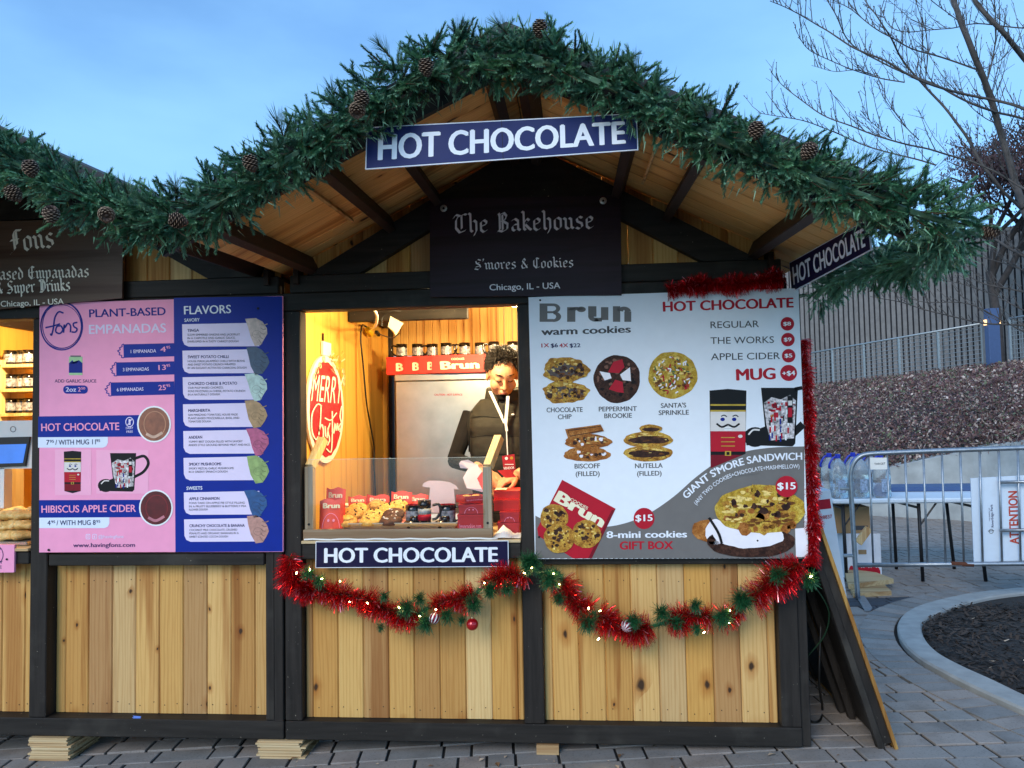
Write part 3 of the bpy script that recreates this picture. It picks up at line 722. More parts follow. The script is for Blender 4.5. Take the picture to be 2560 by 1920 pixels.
B.poly([(203, 1266), (745, 1264), (745, 1354), (204, 1357)], I['blue'], 1); B.text('HIBISCUS APPLE CIDER', [(216, 1331), (706, 1326)], 36, I['pink'], 3, .022)
tab(204, 1357, 568, 1411); B.text('4', [(247, 1396), (263, 1396)], 25, I['ink'], 3); B.text('95', [(266, 1385), (287, 1385)], 14, I['ink'], 3); B.text('/ WITH MUG 8', [(294, 1396), (497, 1394)], 25, I['ink'], 3); B.text('95', [(500, 1383), (521, 1383)], 14, I['ink'], 3)
for cx in (457, 491): pill(cx - 12, 1441, cx + 12, 1469, I['lav'], 1, 8); pill(cx - 9, 1444, cx + 9, 1466, I['pink'], 2, 7)
B.ring(457, 1455, 5, 6, 2.5, I['lav'], 3, n=14); B.text('f', [(487, 1464), (496, 1464)], 14, I['lav'], 3, .03)
B.text('@havingfons', [(511, 1463), (641, 1462)], 16, I['lav'], 1); B.text('www.havingfons.com', [(380, 1510), (701, 1508)], 21, I['ink'], 1, .02)
B.text('FLAVORS', [(955, 303), (1199, 296)], 42, I['letter'], 2, .02); B.text('SAVORY', [(957, 342), (1036, 339)], 17, I['letter'], 2, .02); B.text('SWEETS', [(968, 1213), (1050, 1211)], 17, I['letter'], 2, .02)
FL = [(352, 470, 'TINGA', ['SLOW SIMMERED ONIONS AND JACKFRUIT', 'IN A CHIPOTLE AND GARLIC SAUCE,', 'ENVELOPED IN A TASTY CARROT DOUGH'], '#cbb3a8', (1334, 392)),
      (489, 609, 'SWEET POTATO CHILLI', ['HOUSE MADE JALAPEÑO CHILLI WITH BEANS', 'AND SWEET POTATO CRUNCH WRAPPED', 'BY AN ELEGANT ACTIVATED CHARCOAL DOUGH'], '#2f4a66', (1340, 540)),
      (627, 746, 'CHORIZO CHEESE & POTATO', ['OUR PULP BASED CHORIZO,', 'FONS MOZZARELLA CHEESE, POTATO CRUNCH', 'IN A NATURALLY DOUGH.'], '#b8cfc6', (1332, 678)),
      (767, 888, 'MARGHERITA', ['SAN MARZANO TOMATOES, HOUSE MADE', 'PLANT-BASED MOZZARELLA, BASIL AND', 'TOMATOES DOUGH.'], '#b08d62', (1330, 816)),
      (906, 1026, 'ANDEAN', ['YUMMY BEET DOUGH FILLED WITH SAVORY', 'ANDES STYLE GROUND BEYOND MEAT AND RICE.'], '#b5567c', (1340, 962)),
      (1045, 1164, 'SMOKY MUSHROOMS', ['SMOKY MEZCAL-GARLIC MUSHROOMS', 'IN A GREENY SPINACH DOUGH'], '#8fa865', (1340, 1104)),
      (1224, 1342, 'APPLE CINNAMON', ['FONS TAKE ON APPLE PIE STYLE FILLING', 'IN A FRUITY BLUEBERRY & BUTTERFLY PEA', 'FLOWER DOUGH'], '#1f4f86', (1330, 1282)),
      (1364, 1482, 'CRUNCHY CHOCOLATE & BANANA', ['COCONUT MILK CHOCOLATE, CRUSHED', 'PEANUTS AND ORGANIC BANANAS IN A', 'SWEET SCENTED COCOA DOUGH'], '#b98a7e', (1340, 1414))]
for k, (y0, y1, t, ls, colr, (ex, ey)) in enumerate(FL):
    x0 = 945 + k * 1.4; B.poly([(x0, y0 + 2), (1345, y0 - 6), (1345, y1 - 2), (x0 + 34, y1), (x0 + 12, y1 - 10), (x0 + 2, y1 - 32)], I['lav'], 1)
    tw = len(t) * 10.8 + 6; B.text(t, [(x0 + 28, y0 + 42), (x0 + 28 + tw, y0 + 40)], 14.5, I['ink'], 3, .02)
    for j, l in enumerate(ls): B.text(l, [(x0 + 28, y0 + 62 + j * 17.5), (x0 + 28 + len(l) * 8.0, y0 + 60 + j * 17.5)], 10.5, I['dgrey'], 3, .004)
    em = pm('print_empanada%d' % k, colr, .45, var=.22, scale=45); ed = pm('print_fold%d' % k, tuple(c * .62 for c in lin(colr)), .5, var=.2)
    pts = [(ex - 62, ey - 66), (ex - 10, ey - 70), (ex + 24, ey - 52), (ex + 50, ey - 18), (ex + 56, ey + 12), (ex + 40, ey + 40), (ex + 20, ey + 70), (ex - 14, ey + 76), (ex - 36, ey + 30), (ex - 48, ey - 20)]
    B.fan(ex, ey, [(x + 4 * math.sin(k * 3 + i), y) for i, (x, y) in enumerate(pts)], em, 4, 'printed_empanada')
    for q in range(5): B.line([(ex + 54 - q * 7, ey - 40 + q * 26), (ex + 36 - q * 4, ey - 34 + q * 23), (ex + 20 - q * 3, ey - 40 + q * 20)], 5, ed, 5, 'printed_empanada', k=4)
    B.ring(ex - 2, ey + 14, 22, 20, 2.4, ed, 5, 'printed_empanada', 20); B.text('fons', [(ex - 16, ey + 20), (ex + 14, ey + 16)], 9, ed, 5, 0, 'printed_empanada')
B.done(); screws(fm, lambda x, y: at(*Z1(x, y), -.026), [(253, 1524), (1338, 272)])

# ---- small pink sign at the picture edge
sm, pl = sheet('notice_sign', 'small pink notice under the empanada counter, cut by picture edge', [(-62, 1361), (36, 1362), (35, 1431), (-62, 1432)], -.016, INK['pink'])
B = Board(sm, pl); B.ring(-14, 1387, 22, 24, 1.8, I['ink'], 1); B.line([(-30, 1404), (3, 1370)], 1.8, I['ink'], 1); B.text('DAIRY', [(-30, 1409), (7, 1409)], 7, I['ink'], 1); B.text('FREE', [(-27, 1421), (5, 1421)], 7, I['ink'], 1); B.done(); screws(sm, lambda x, y: at(x, y, -.018), [(17, 1398)], .005)

# ---- bakery menu (white and grey)
Z3 = lambda x, y: (1300 + x * .458, 680 + y * .458)
bm_, pl = sheet('menu_board', 'large white and grey menu board of warm cookies and drinks', [Z3(46, 138), Z3(1520, 88), Z3(1575, 1562), Z3(82, 1566)], -.034, INK['sky'], .02)
B = Board(bm_, pl, zt=Z3); G = I['grey']
arc = [(80, 1330), (220, 1385), (420, 1393), (560, 1375), (700, 1320), (840, 1225), (960, 1120), (1090, 1030), (1230, 980), (1380, 958), (1552, 952)]
a2 = [tuple(p)[:2] for p in spline([Vector((x, y, 0)) for x, y in arc], 5)]
for (x0, y0), (x1, y1) in zip(a2, a2[1:]): B.poly([(x0, y0), (x1, y1), (x1, 1562), (x0, 1565)] if x0 > 84 else [(84, y0), (x1, y1), (x1, 1562), (84, 1565)], G, 0)
# the heavy bakery wordmark drawn as outlines
def brun(ox, oy, sx, sy, mat, lay, part='wordmark', dot=False):
    Pp = lambda x, y: (ox + x * sx, oy - y * sy)
    def ear(pts): B.fan(*Pp(sum(p[0] for p in pts) / len(pts), sum(p[1] for p in pts) / len(pts)), [Pp(*p) for p in pts], mat, lay, part)
    def bar(x0, y0, x1, y1): B.poly([Pp(x0, y1), Pp(x1, y1), Pp(x1, y0), Pp(x0, y0)], mat, lay, part)
    def bow(cx, cy, rx, ry, ix, iy, a0, a1, n=12, lx=0):
        for i in range(n):
            p, q = math.radians(a0 + (a1 - a0) * i / n), math.radians(a0 + (a1 - a0) * (i + 1) / n)
            pts = [Pp(cx + rx * math.cos(p), cy + ry * math.sin(p)), Pp(cx + rx * math.cos(q), cy + ry * math.sin(q)), Pp(cx + lx + ix * math.cos(q), cy + iy * math.sin(q)), Pp(cx + lx + ix * math.cos(p), cy + iy * math.sin(p))]
            if a1 > a0: pts = pts[::-1]
            s_ = sum(pts[k][0] * pts[(k + 1) % 4][1] - pts[(k + 1) % 4][0] * pts[k][1] for k in range(4))
            if s_ < 0: pts = pts[::-1]
            B.poly(pts, mat, lay, part)
    # B
    bar(0, 0, .085, 1.0); bar(.085, .86, .15, 1.0); bar(.085, .47, .15, .58); bar(.085, 0, .15, .15)
    bow(.15, .73, .075, .27, .03, .13, -90, 90); bow(.15, .28, .085, .29, .03, .14, -90, 90)
    # r
    bar(.30, 0, .39, .80); bow(.40, .62, .085, .19, .0, .07, 20, 180, lx=0); B.disc(*Pp(.455, .68), .05 * sx, .15 * sy, mat, lay, part, 16)
    # u
    bar(.53, .28, .62, .85); bar(.67, .10, .75, .80); bow(.61, .30, .08, .29, .02, .10, 180, 300); bar(.60, .02, .68, .22)
    # n
    bar(.80, 0, .88, .85); bow(.92, .52, .08, .31, .012, .12, 10, 160); bar(.925, 0, 1.0, .56)
brun(107, 272, 500, 100, G, 1)
B.text('warm cookies', [(116, 345), (606, 330)], 38, I['dgrey'], 1, .03)
for (t, x0, x1, m_) in (('1X', 117, 160, I['red']), ('$6', 168, 208, I['ink']), ('4X', 214, 264, I['red']), ('$22', 271, 330, I['ink'])): B.text(t, [(x0, 412), (x1, 410)], 21, m_, 1, .025)
B.text('HOT CHOCOLATE', [(780, 216), (1494, 193)], 52, I['red'], 1, .035)
for (t, x0, x1, y, px_, pr) in (('REGULAR', 1040, 1305, 307, 1459, '$8'), ('THE WORKS', 1040, 1386, 393, 1462, '$9'), ('APPLE CIDER', 1042, 1420, 481, 1466, '$5')):
    B.text(t, [(x0, y), (x1, y - 6)], 36, I['dgrey'], 1, .006); B.disc(px_, y - 24, 37, 37, I['red'], 2); B.text(pr, [(px_ - 23, y - 14), (px_ + 20, y - 15)], 20, WHITE, 4, .03)
B.text('MUG', [(1180, 592), (1396, 584)], 60, I['red'], 1, .04); B.disc(1466, 551, 46, 44, I['red'], 2); B.text('+$4', [(1430, 566), (1502, 563)], 24, WHITE, 4, .03)
def chips(cx, cy, rx, ry, n, mats, s0, s1, seed, lay=3, part='printed_cookie'):
    r = random.Random(seed)
    for i in range(n):
        a, d = r.uniform(0, 6.28), math.sqrt(r.random()); s_ = r.uniform(s0, s1)
        B.disc(cx + rx * d * math.cos(a), cy + ry * d * math.sin(a), s_ * r.uniform(.6, 1.5), s_, r.choice(mats), lay + i % 3, part, 9, .12, i)
LITE = pm('print_cookie_highlight', '#e8cb7a', .5, var=.25, scale=80, spec=.2); BRN = pm('print_cookie_shade', '#6b3f18', .5, var=.3, scale=60, spec=.2); CHL = pm('print_cocoa_light', '#7a5546', .5, var=.3, scale=60, spec=.2); CHD = pm('print_cocoa_dark', '#140a07', .5, var=.2, spec=.2)
def shade(cx, cy, rx, ry, lay, seed, li=LITE, da=BRN, n=26, part='printed_cookie'):
    """light and shade painted into a printed cookie as pale and dark blobs"""
    r = random.Random(seed)
    for i in range(n):
        a, d = r.uniform(0, 6.28), math.sqrt(r.random()) * .9; x, y = d * math.cos(a), d * math.sin(a); up = -y * .7 - x * .4 + r.uniform(-.5, .5)
        B.disc(cx + rx * x, cy + ry * y, rx * r.uniform(.04, .12), ry * r.uniform(.03, .09), li if up > 0 else da, lay + (i % 4) * .2, part, 9, .14, seed + i)
# chocolate chip stack
for k, (yy, hh) in enumerate(((655, 62), (535, 70))):
    shade(248, yy, 118, hh * .95, 2.2 + k * 8, 300 + k, n=40); B.disc(248, yy, 124, hh, COOKIE, 1 + k * 8, 'printed_cookie', 60, .05, 3 + k); B.disc(248, yy + 4, 100, hh * .5, pm('print_crumb', '#4a3a33', .5, var=.6, scale=60), 2 + k * 8, 'printed_cookie', 36, .1, 13 + k); chips(248, yy, 104, hh * .62, 26, [COOKIE, CHOCP], 6, 15, 21 + k, 3 + k * 8)
# peppermint brookie
B.disc(530, 584, 127, 131, CHOCP, 1, 'printed_cookie', 44, .012, 5); shade(530, 584, 118, 122, 2, 310, CHL, CHD, 46)
for (pts, m_) in (([(480, 548), (510, 490), (558, 476), (570, 520), (540, 552)], I['red']), ([(484, 640), (520, 588), (560, 600), (566, 660), (530, 655)], I['red']), ([(434, 542), (490, 552), (500, 580), (462, 592)], MARSH), ([(546, 560), (600, 520), (606, 596), (560, 590)], MARSH)): B.fan(sum(p[0] for p in pts) / len(pts), sum(p[1] for p in pts) / len(pts), pts, m_, 3, 'printed_cookie')
# sprinkle cookie
B.disc(833, 563, 134, 128, SPRK, 1, 'printed_cookie', 46, .014, 8); shade(833, 563, 122, 116, 5, 320, n=46); chips(833, 563, 108, 100, 30, [CARAM, COOKIE], 5, 14, 41, 2)
r = random.Random(4)
for i in range(60):
    a, d = r.uniform(0, 6.28), math.sqrt(r.random()); x, y = 833 + 104 * d * math.cos(a), 563 + 100 * d * math.sin(a); q = r.uniform(0, 3.14); B.line([(x - 9 * math.cos(q), y - 9 * math.sin(q)), (x + 9 * math.cos(q), y + 9 * math.sin(q))], 7, r.choice([I['red'], MARSH, pm('print_green', '#3a6130', .5)]), 6, 'printed_cookie')
for (t, x0, x1, y) in (('CHOCOLATE', 145, 342, 766), ('CHIP', 207, 282, 804), ('PEPPERMINT', 430, 638, 761), ('BROOKIE', 460, 611, 798), ("SANTA'S", 769, 907, 742), ('SPRINKLE', 757, 922, 781), ('BISCOFF', 298, 437, 1073), ('(FILLED)', 304, 435, 1115), ('NUTELLA', 628, 779, 1071), ('(FILLED)', 639, 773, 1113)): B.text(t, [(x0, y), (x1, y - 3)], 25, I['dgrey'], 1, .02)
# filled cookies
for k, yy in enumerate((995, 925)): B.disc(366 + 5 * k, yy, 128, 40, CARAM, 1 + 4 * k, 'printed_cookie', 40, .03, 31 + k); shade(366 + 5 * k, yy, 116, 34, 1.5 + 4 * k, 340 + k, n=30); chips(366, yy, 100, 22, 14, [CHOCP, CARAM, MARSH], 6, 12, 51 + k, 2 + 4 * k)
B.poly([(246, 858), (440, 832), (458, 868), (262, 908)], CARAM, 10, 'printed_cookie'); B.line([(262, 866), (440, 842), (448, 866), (272, 896), (262, 866)], 4, CHOCP, 11, 'printed_cookie')
for k, yy in enumerate((990, 915)): B.disc(700, yy, 134, 44, COOKIE, 1 + 4 * k, 'printed_cookie', 40, .02, 61 + k); shade(700, yy, 124, 40, 1.5 + 4 * k, 330 + k, n=30); B.disc(702, yy + 2, 112, 20, CHOCP, 2 + 4 * k, 'printed_cookie', 30, .06, 71 + k)
B.disc(712, 856, 62, 24, COOKIE, 11, 'printed_cookie', 30, .03, 80); B.disc(714, 860, 48, 11, CHOCP, 12, 'printed_cookie', 24, .05, 81)
nutmug(1030, 638, 1240, 1100, 1)
B.poly([(1030, 1075), (1260, 980), (1300, 1100), (1032, 1130)], G, 8)
bootmug(lambda x, y: (1236 + x * 360 if x > .1 else 1236 + x * 360, 632 + y * 320), 1, False)
B.line([(1500, 640), (1540, 632)], 20, I['black'], 1, 'printed_mug'); B.line([(1470, 900), (1545, 830)], 40, I['black'], 1, 'printed_mug')
B.text("GIANT S'MORE SANDWICH", [(908, 1240), (990, 1165), (1090, 1100), (1230, 1050), (1380, 1030), (1540, 1024)], 38, I['letter'], 9, .03)
B.text('(ANY TWO COOKIES+CHOCOLATE+MASHMELLOW)', [(962, 1272), (1040, 1190), (1130, 1130), (1260, 1092), (1390, 1076), (1524, 1070)], 22, I['letter'], 9, .006)
B.disc(1452, 1170, 60, 58, I['red'], 20); B.text('$15', [(1402, 1186), (1502, 1184)], 36, WHITE, 22, .03); B.disc(677, 1345, 57, 58, I['red'], 3); B.text('$15', [(630, 1360), (724, 1358)], 34, WHITE, 5, .03)
B.text('8-mini cookies', [(472, 1452), (912, 1448)], 36, I['letter'], 2, .03); B.text('GIFT BOX', [(544, 1514), (836, 1512)], 42, I['red'], 2, .035)
# gift box
B.poly([(230, 1134), (522, 1292), (392, 1562), (290, 1563), (100, 1440), (94, 1400)], I['red'], 2, 'printed_box'); B.poly([(522, 1292), (500, 1300), (372, 1563), (392, 1562)], I['plum'], 3, 'printed_box')
B.text('Brun', [(182, 1246), (446, 1396)], 62, I['cream'], 4, .05); B.text('COOKIES', [(272, 1246), (366, 1298)], 16, I['cream'], 4, .02)
for k, (cx, cy, s_) in enumerate(((186, 1340, 76), (362, 1430, 80), (214, 1452, 84))): B.disc(cx, cy, s_, s_ * .96, COOKIE, 6 + 4 * k, 'printed_cookie', 34, .02, 90 + k); shade(cx, cy, s_ * .9, s_ * .88, 6.4 + 4 * k, 350 + k, n=26); chips(cx, cy, s_ * .8, s_ * .8, 12, [CHOCP], 6, 13, 93 + k, 7 + 4 * k)
# marshmallow sandwich
B.disc(1030, 1410, 92, 62, CARAM, 9, 'printed_cookie', 30, .03, 101); B.disc(1070, 1420, 60, 70, MARSH, 10, 'printed_cookie', 24, .03, 102); B.disc(1260, 1470, 240, 88, CHOCP, 10, 'printed_cookie', 40, .015, 103)
B.poly([(1500, 1400), (1556, 1395), (1573, 1555), (1505, 1555)], MARSH, 10, 'printed_cookie'); B.disc(1250, 1430, 190, 78, MARSH, 11, 'printed_cookie', 40, .03, 104)
B.disc(1310, 1295, 246, 132, SPRK, 12, 'printed_cookie', 52, .02, 105); shade(1310, 1290, 232, 124, 15, 360, n=70); chips(1310, 1360, 210, 60, 26, [COOKIE, CARAM], 14, 30, 106, 13); chips(1300, 1270, 190, 90, 30, [SPRK, COOKIE], 12, 30, 107, 13); chips(1300, 1270, 170, 80, 18, [CHOCP], 8, 20, 108, 16)
B.line([(1030, 1340), (1080, 1420), (1100, 1480)], 14, I['black'], 17, 'printed_cookie', k=4)
B.done(); screws(bm_, lambda x, y: at(*Z3(x, y), -.036), [(110, 154), (104, 1446), (1296, 1466)], .005)

# ---- hot chocolate signs
WB = pm('sign_edge', '#dfe6f0', .5, var=.03)
def hot_sign(label, c, Y, face, plane=None, nrm=Vector((0, -1, 0)), seam=False, tx=(.045, .955), ty=(.80, .22), bold=.036):
    root, pl = sheet('hot_chocolate_sign', label, c, Y, WB, .006, plane=plane, nrm=nrm)
    q = lambda u, v: (c[0][0] * (1 - u) * (1 - v) + c[1][0] * u * (1 - v) + c[2][0] * u * v + c[3][0] * (1 - u) * v, c[0][1] * (1 - u) * (1 - v) + c[1][1] * u * (1 - v) + c[2][1] * u * v + c[3][1] * (1 - u) * v)
    b = Board(root, pl, .0006, nrm=nrm, zt=q); e = .008
    b.poly([(.004, .025), (.996, .025), (.996, .975), (.004, .975)], face, 0, 'sign_face')
    if seam: b.line([(.5, .02), (.505, .98)], .002, I['black'], 1)
    # letters laid out in the sign's own frame
    vs, fs = boldglyphs('HOT CHOCOLATE', bold); x0 = min(v[0] for v in vs); x1 = max(v[0] for v in vs)
    b.g('lettering', I['letter']).add([b.P(tx[0] + (x - x0) / (x1 - x0) * (tx[1] - tx[0]), ty[0] - y / CAPH * (ty[0] - ty[1]), 2 + e_) for x, y, e_ in vs], fs)
    b.done(); return root
hot_sign('long blue hot chocolate sign tilted under the roof peak', [(916, 318), (1592, 283), (1596, 375), (913, 424)], -1.07, INK['royal'], seam=True)
hot_sign('dark purple hot chocolate sign screwed below the serving window', [(789, 1354), (1271, 1351.5), (1272, 1417), (788.5, 1420)], -.02, INK['midn'], tx=(.045, .945), ty=(.80, .26))
hot_sign('hot chocolate sign hung lengthways under the right eave', [(1973, 657), (2168, 548), (2177, 625), (1979, 731)], 0, INK['midn'], plane=lambda x, y: atX(x, y, 1.035), nrm=Vector((-1, 0, 0)), tx=(.035, .95))

# ---- stall name signs in a broad-nib hand
NIB = {'h': ([[(.02, 1.5), (.12, 1.4), (.12, .2), (.22, .08)], [(.12, .75), (.32, .95), (.45, .8), (.45, .15), (.3, -.2)]], .62), 'e': ([[(.28, .95), (.1, .8), (.1, .2), (.26, .03), (.45, .18)], [(.28, .95), (.43, .8), (.4, .62), (.12, .48)]], .58),
       'a': ([[(.05, .82), (.25, .97), (.42, .8), (.42, .2), (.54, .08)], [(.42, .55), (.2, .52), (.08, .35), (.1, .15), (.22, .05), (.42, .25)]], .64), 'k': ([[(.02, 1.5), (.12, 1.4), (.12, .2), (.22, .08)], [(.12, .6), (.3, .95), (.44, .8), (.15, .5)], [(.2, .5), (.42, .2), (.54, .08)]], .62),
       'o': ([[(.28, .95), (.1, .8), (.1, .2), (.26, .03)], [(.28, .95), (.45, .8), (.45, .2), (.26, .03)]], .62), 'u': ([[(0, .9), (.12, .78), (.12, .2), (.26, .05), (.44, .2)], [(.32, .9), (.44, .78), (.44, .2), (.56, .08)]], .66),
       's': ([[(.42, .85), (.26, .97), (.1, .82), (.14, .6), (.38, .45), (.42, .2), (.24, .03), (.06, .15)]], .58), 'm': ([[(0, .9), (.12, .78), (.12, .2), (.22, .08)], [(.12, .78), (.3, .95), (.42, .8), (.42, .2), (.52, .08)], [(.42, .78), (.6, .95), (.72, .8), (.72, .2), (.84, .08)]], .94),
       'n': ([[(0, .9), (.12, .78), (.12, .2), (.22, .08)], [(.12, .78), (.32, .95), (.44, .8), (.44, .2), (.56, .08)]], .66), 'r': ([[(0, .9), (.12, .78), (.12, .2), (.24, .08)], [(.12, .78), (.3, .96), (.42, .86)]], .5), 'i': ([[(0, .9), (.12, .78), (.12, .2), (.24, .08)], [(.06, 1.28), (.14, 1.22)]], .36),
       'p': ([[(0, .9), (.12, .78), (.12, -.4)], [(.12, .8), (.3, .96), (.45, .8), (.45, .2), (.28, .03), (.1, .18)]], .64), 'd': ([[(.3, .95), (.1, .8), (.1, .2), (.26, .03), (.45, .2), (.45, .75), (.1, 1.35)]], .62), 't': ([[(.14, 1.25), (.14, .2), (.28, .05), (.4, .15)], [(0, .9), (.36, .9)]], .46),
       'T': ([[(-.05, 1.15), (.1, 1.42), (.35, 1.3), (.6, 1.45), (.72, 1.38)], [(.25, 1.3), (.1, 1.0), (.08, .4), (.3, .05), (.62, .2)], [(.42, 1.3), (.42, .35)]], .82), 'B': ([[(.0, 1.25), (.15, 1.42), (.2, 1.2), (.2, .2), (.05, 0)], [(.2, 1.3), (.45, 1.45), (.6, 1.2), (.5, .9), (.25, .8)], [(.4, .8), (.65, .6), (.62, .2), (.35, .02), (.1, .12)], [(.36, 1.3), (.36, .15)]], .84),
       'S': ([[(.62, 1.3), (.35, 1.45), (.12, 1.2), (.2, .9), (.5, .7), (.6, .35), (.35, .03), (0, .15)], [(.15, .85), (.48, 1.02)], [(.1, .4), (.5, .55)]], .8), 'C': ([[(.6, 1.3), (.35, 1.45), (.08, 1.1), (.08, .4), (.35, .02), (.65, .2)], [(.38, 1.4), (.38, .15)]], .78),
       'E': ([[(.6, 1.3), (.35, 1.45), (.08, 1.1), (.08, .4), (.35, .02), (.65, .2)], [(.38, 1.4), (.38, .15)], [(.2, .75), (.58, .8)]], .78), 'D': ([[(.05, 1.35), (.25, 1.2), (.25, .2), (.05, .05)], [(.05, 1.4), (.45, 1.4), (.68, 1.0), (.68, .4), (.4, .02), (.1, .05)], [(.42, 1.3), (.42, .15)]], .86),
       'F': ([[(.7, 1.4), (.35, 1.42), (.25, 1.2), (.25, .2), (-.05, -.1)], [(.05, .8), (.5, .82)], [(.4, 1.35), (.4, .5)]], .72), 'P': ([[(0, 1.25), (.15, 1.42), (.2, 1.2), (.2, -.1)], [(.2, 1.3), (.5, 1.45), (.66, 1.1), (.5, .7), (.22, .65)]], .78), 'l': ([[(.02, 1.5), (.12, 1.4), (.12, .2), (.24, .08)]], .36),
       '&': ([[(.62, .1), (.15, 1.05), (.3, 1.4), (.44, 1.15), (.05, .45), (.15, .05), (.4, .1), (.66, .55)]], .78), "'": ([[(.05, 1.5), (.12, 1.4), (.05, 1.2)]], .24), ' ': ([], .42)}
def nibtext(b, s, x0, y0, x1, y1, xh, mat, lay, nw=.2):
    wd = sum(NIB[c][1] for c in s); k = 1.0 / wd; cx = 0.0; nx, ny = math.cos(math.radians(40)) * nw / 2, math.sin(math.radians(40)) * nw / 2
    dx, dy = (x1 - x0), (y1 - y0); ux = math.hypot(dx, dy) * k; j = 0
    def Pq(x, y): return (x0 + dx * x * k + (dy / math.hypot(dx, dy)) * y * xh, y0 + dy * x * k - (dx / math.hypot(dx, dy)) * y * xh)
    sq = xh / ux                                   # keep the nib angle when letters are squeezed
    for c in s:
        for st in NIB[c][0]:
            for (p, q) in zip(st, st[1:]):
                pts = [Pq(cx + p[0] - nx * sq, p[1] - ny), Pq(cx + p[0] + nx * sq, p[1] + ny), Pq(cx + q[0] + nx * sq, q[1] + ny), Pq(cx + q[0] - nx * sq, q[1] - ny)]
                s_ = sum(pts[i][0] * pts[(i + 1) % 4][1] - pts[(i + 1) % 4][0] * pts[i][1] for i in range(4))
                if s_ < 0: pts = pts[::-1]
                b.poly(pts, mat, lay + (j % 7) * .12, 'lettering'); j += 1
        cx += NIB[c][1]
SIGNW = wood('sign_wood_print', ['#2c1b26', '#2c1b26'], 0, .0, 1.2, .45, .05); SIGNW2 = wood('sign_wood_print_warm', ['#5a4638', '#5a4638'], 0, .0, 1.2, .4, .05)
SILV = pm('print_silver', '#efeaee', .45, var=.04)
bk, pl = sheet('name_sign', 'dark wood-look bakehouse name sign in the gable', [(1074, 497), (1552, 489), (1554, 738), (1075, 742)], -.045, SIGNW, .014)
B = Board(bk, pl); Zt = lambda x, y: (1200 + x * .4973, 150 + y * .4973)
nibtext(B, 'The Bakehouse', 1137, 584, 1488, 572, 33, SILV, 1); nibtext(B, "S'mores & Cookies", 1187, 675, 1436, 668, 18, SILV, 1); B.text('Chicago, IL - USA', [(1224, 726), (1401, 721)], 15, SILV, 1, .01); B.done()
WSH = pm('washer_steel', '#c9c9c6', .3, .9); screws(bk, lambda x, y: at(x, y, -.046), [(1109, 521), (1508, 502)], .017, mat=WSH); screws(bk, lambda x, y: at(x, y, -.050), [(1109, 521), (1508, 502)], .006)
fs_, pl = sheet('name_sign', 'brown wood-look empanada stall name sign at upper left', [(-140, 556), (308, 546), (305, 745), (-140, 785)], -.045, SIGNW2, .014)
B = Board(fs_, pl); CR = pm('print_warm_white', '#f4ecd8', .45, var=.03)
nibtext(B, 'Fons', 28, 632, 141, 618, 38, CR, 1); nibtext(B, 'Plant Based Empanadas', -104, 704, 225, 693, 22, CR, 1); nibtext(B, '& Super Drinks', -8, 736, 178, 727, 22, CR, 1); B.text('Chicago, IL - USA', [(2, 767), (160, 760)], 14, CR, 1, .012); B.done()

# ------------------------------------------------------------------ evergreen garlands on the roof edges
def needle_mat(name, cols, tip):
    m, n, b = nodes(name); oi = mk(n, 'ShaderNodeObjectInfo'); tc = mk(n, 'ShaderNodeTexCoord')
    c = ramp(n, oi.outputs['Random'], [(i / (len(cols) - 1), lin(k)) for i, k in enumerate(cols)])
    sp = mk(n, 'ShaderNodeSeparateXYZ'); n.links.new(tc.outputs['Object'], sp.inputs[0])
    c = mixc(n, c, mixc(n, c, lin(tip), .6), ramp(n, sp.outputs[2], [(.07, 0.), (.17, .7)]))
    c = mixc(n, c, (.5, .5, .5), ramp(n, noise_(n, tc.outputs['Object'], 60, 2), [(.55, 0.), (.8, .12)]))
    n.links.new(c, b.inputs['Base Color']); b.inputs['Roughness'].default_value = .5; b.inputs['Specular IOR Level'].default_value = .35
    return m
FIR = needle_mat('fir_needles', ['#35654a', '#427955', '#588f6a', '#3a6e58', '#689b6c', '#2e5b45', '#4d8569'], '#9cc3a0')
PINE = needle_mat('pine_needles', ['#2b4b36', '#37553a', '#2a5140'], '#5d7d5b')
TWIG = pm('twig_bark', '#4a3524', .8, var=.3)
def sprig(L, nl, n, wd, seed, flat=0.0, twigs=0, spread=.9, mat=None):
    """a twig along +Z with needles; twigs: side shoots"""
    r = random.Random(seed); m = MB(); m.mi = 1
    bend = r.uniform(-.25, .25); ax = lambda t: Vector((bend * L * t * t, 0, L * t))
    m.tube([ax(0), ax(.5), ax(1)], [.003, .0024, .001], 4, False); m.mi = 0
    def comb(base, dirv, LL, cnt, l0):
        dirv = dirv.normalized(); a = dirv.orthogonal().normalized(); b = dirv.cross(a)
        for i in range(cnt):
            t = (i + r.random()) / cnt; p = base + dirv * LL * t; q = r.uniform(0, 6.2832)
            if flat and r.random() < flat: q = r.choice((0, math.pi)) + r.uniform(-.5, .5)
            o = a * math.cos(q) + b * math.sin(q); fwd = spread * (.55 + .75 * t) + r.uniform(-.15, .2)
            d = (o + dirv * fwd).normalized(); l = l0 * r.uniform(.75, 1.15) * (1 - .35 * t * t)
            s = d.cross(o).normalized() * wd * .5; droop = Vector((0, 0, -.0))
            m.add([p - s, p + s, p + d * l * .7 + s * .8, p + d * l, p + d * l * .7 - s * .8], [(0, 1, 2, 3, 4)])
    comb(ax(0), ax(1) - ax(0), L, n, nl)
    for k in range(twigs):
        t = .12 + .6 * k / max(1, twigs); q = k * 2.4 + r.uniform(-.4, .4)
        d = Vector((math.cos(q), math.sin(q), 1.1)); comb(ax(t), d, L * (.5 - .25 * t), int(n * .5), nl * .85)
    return m.mesh('sprig', [mat or FIR, TWIG])
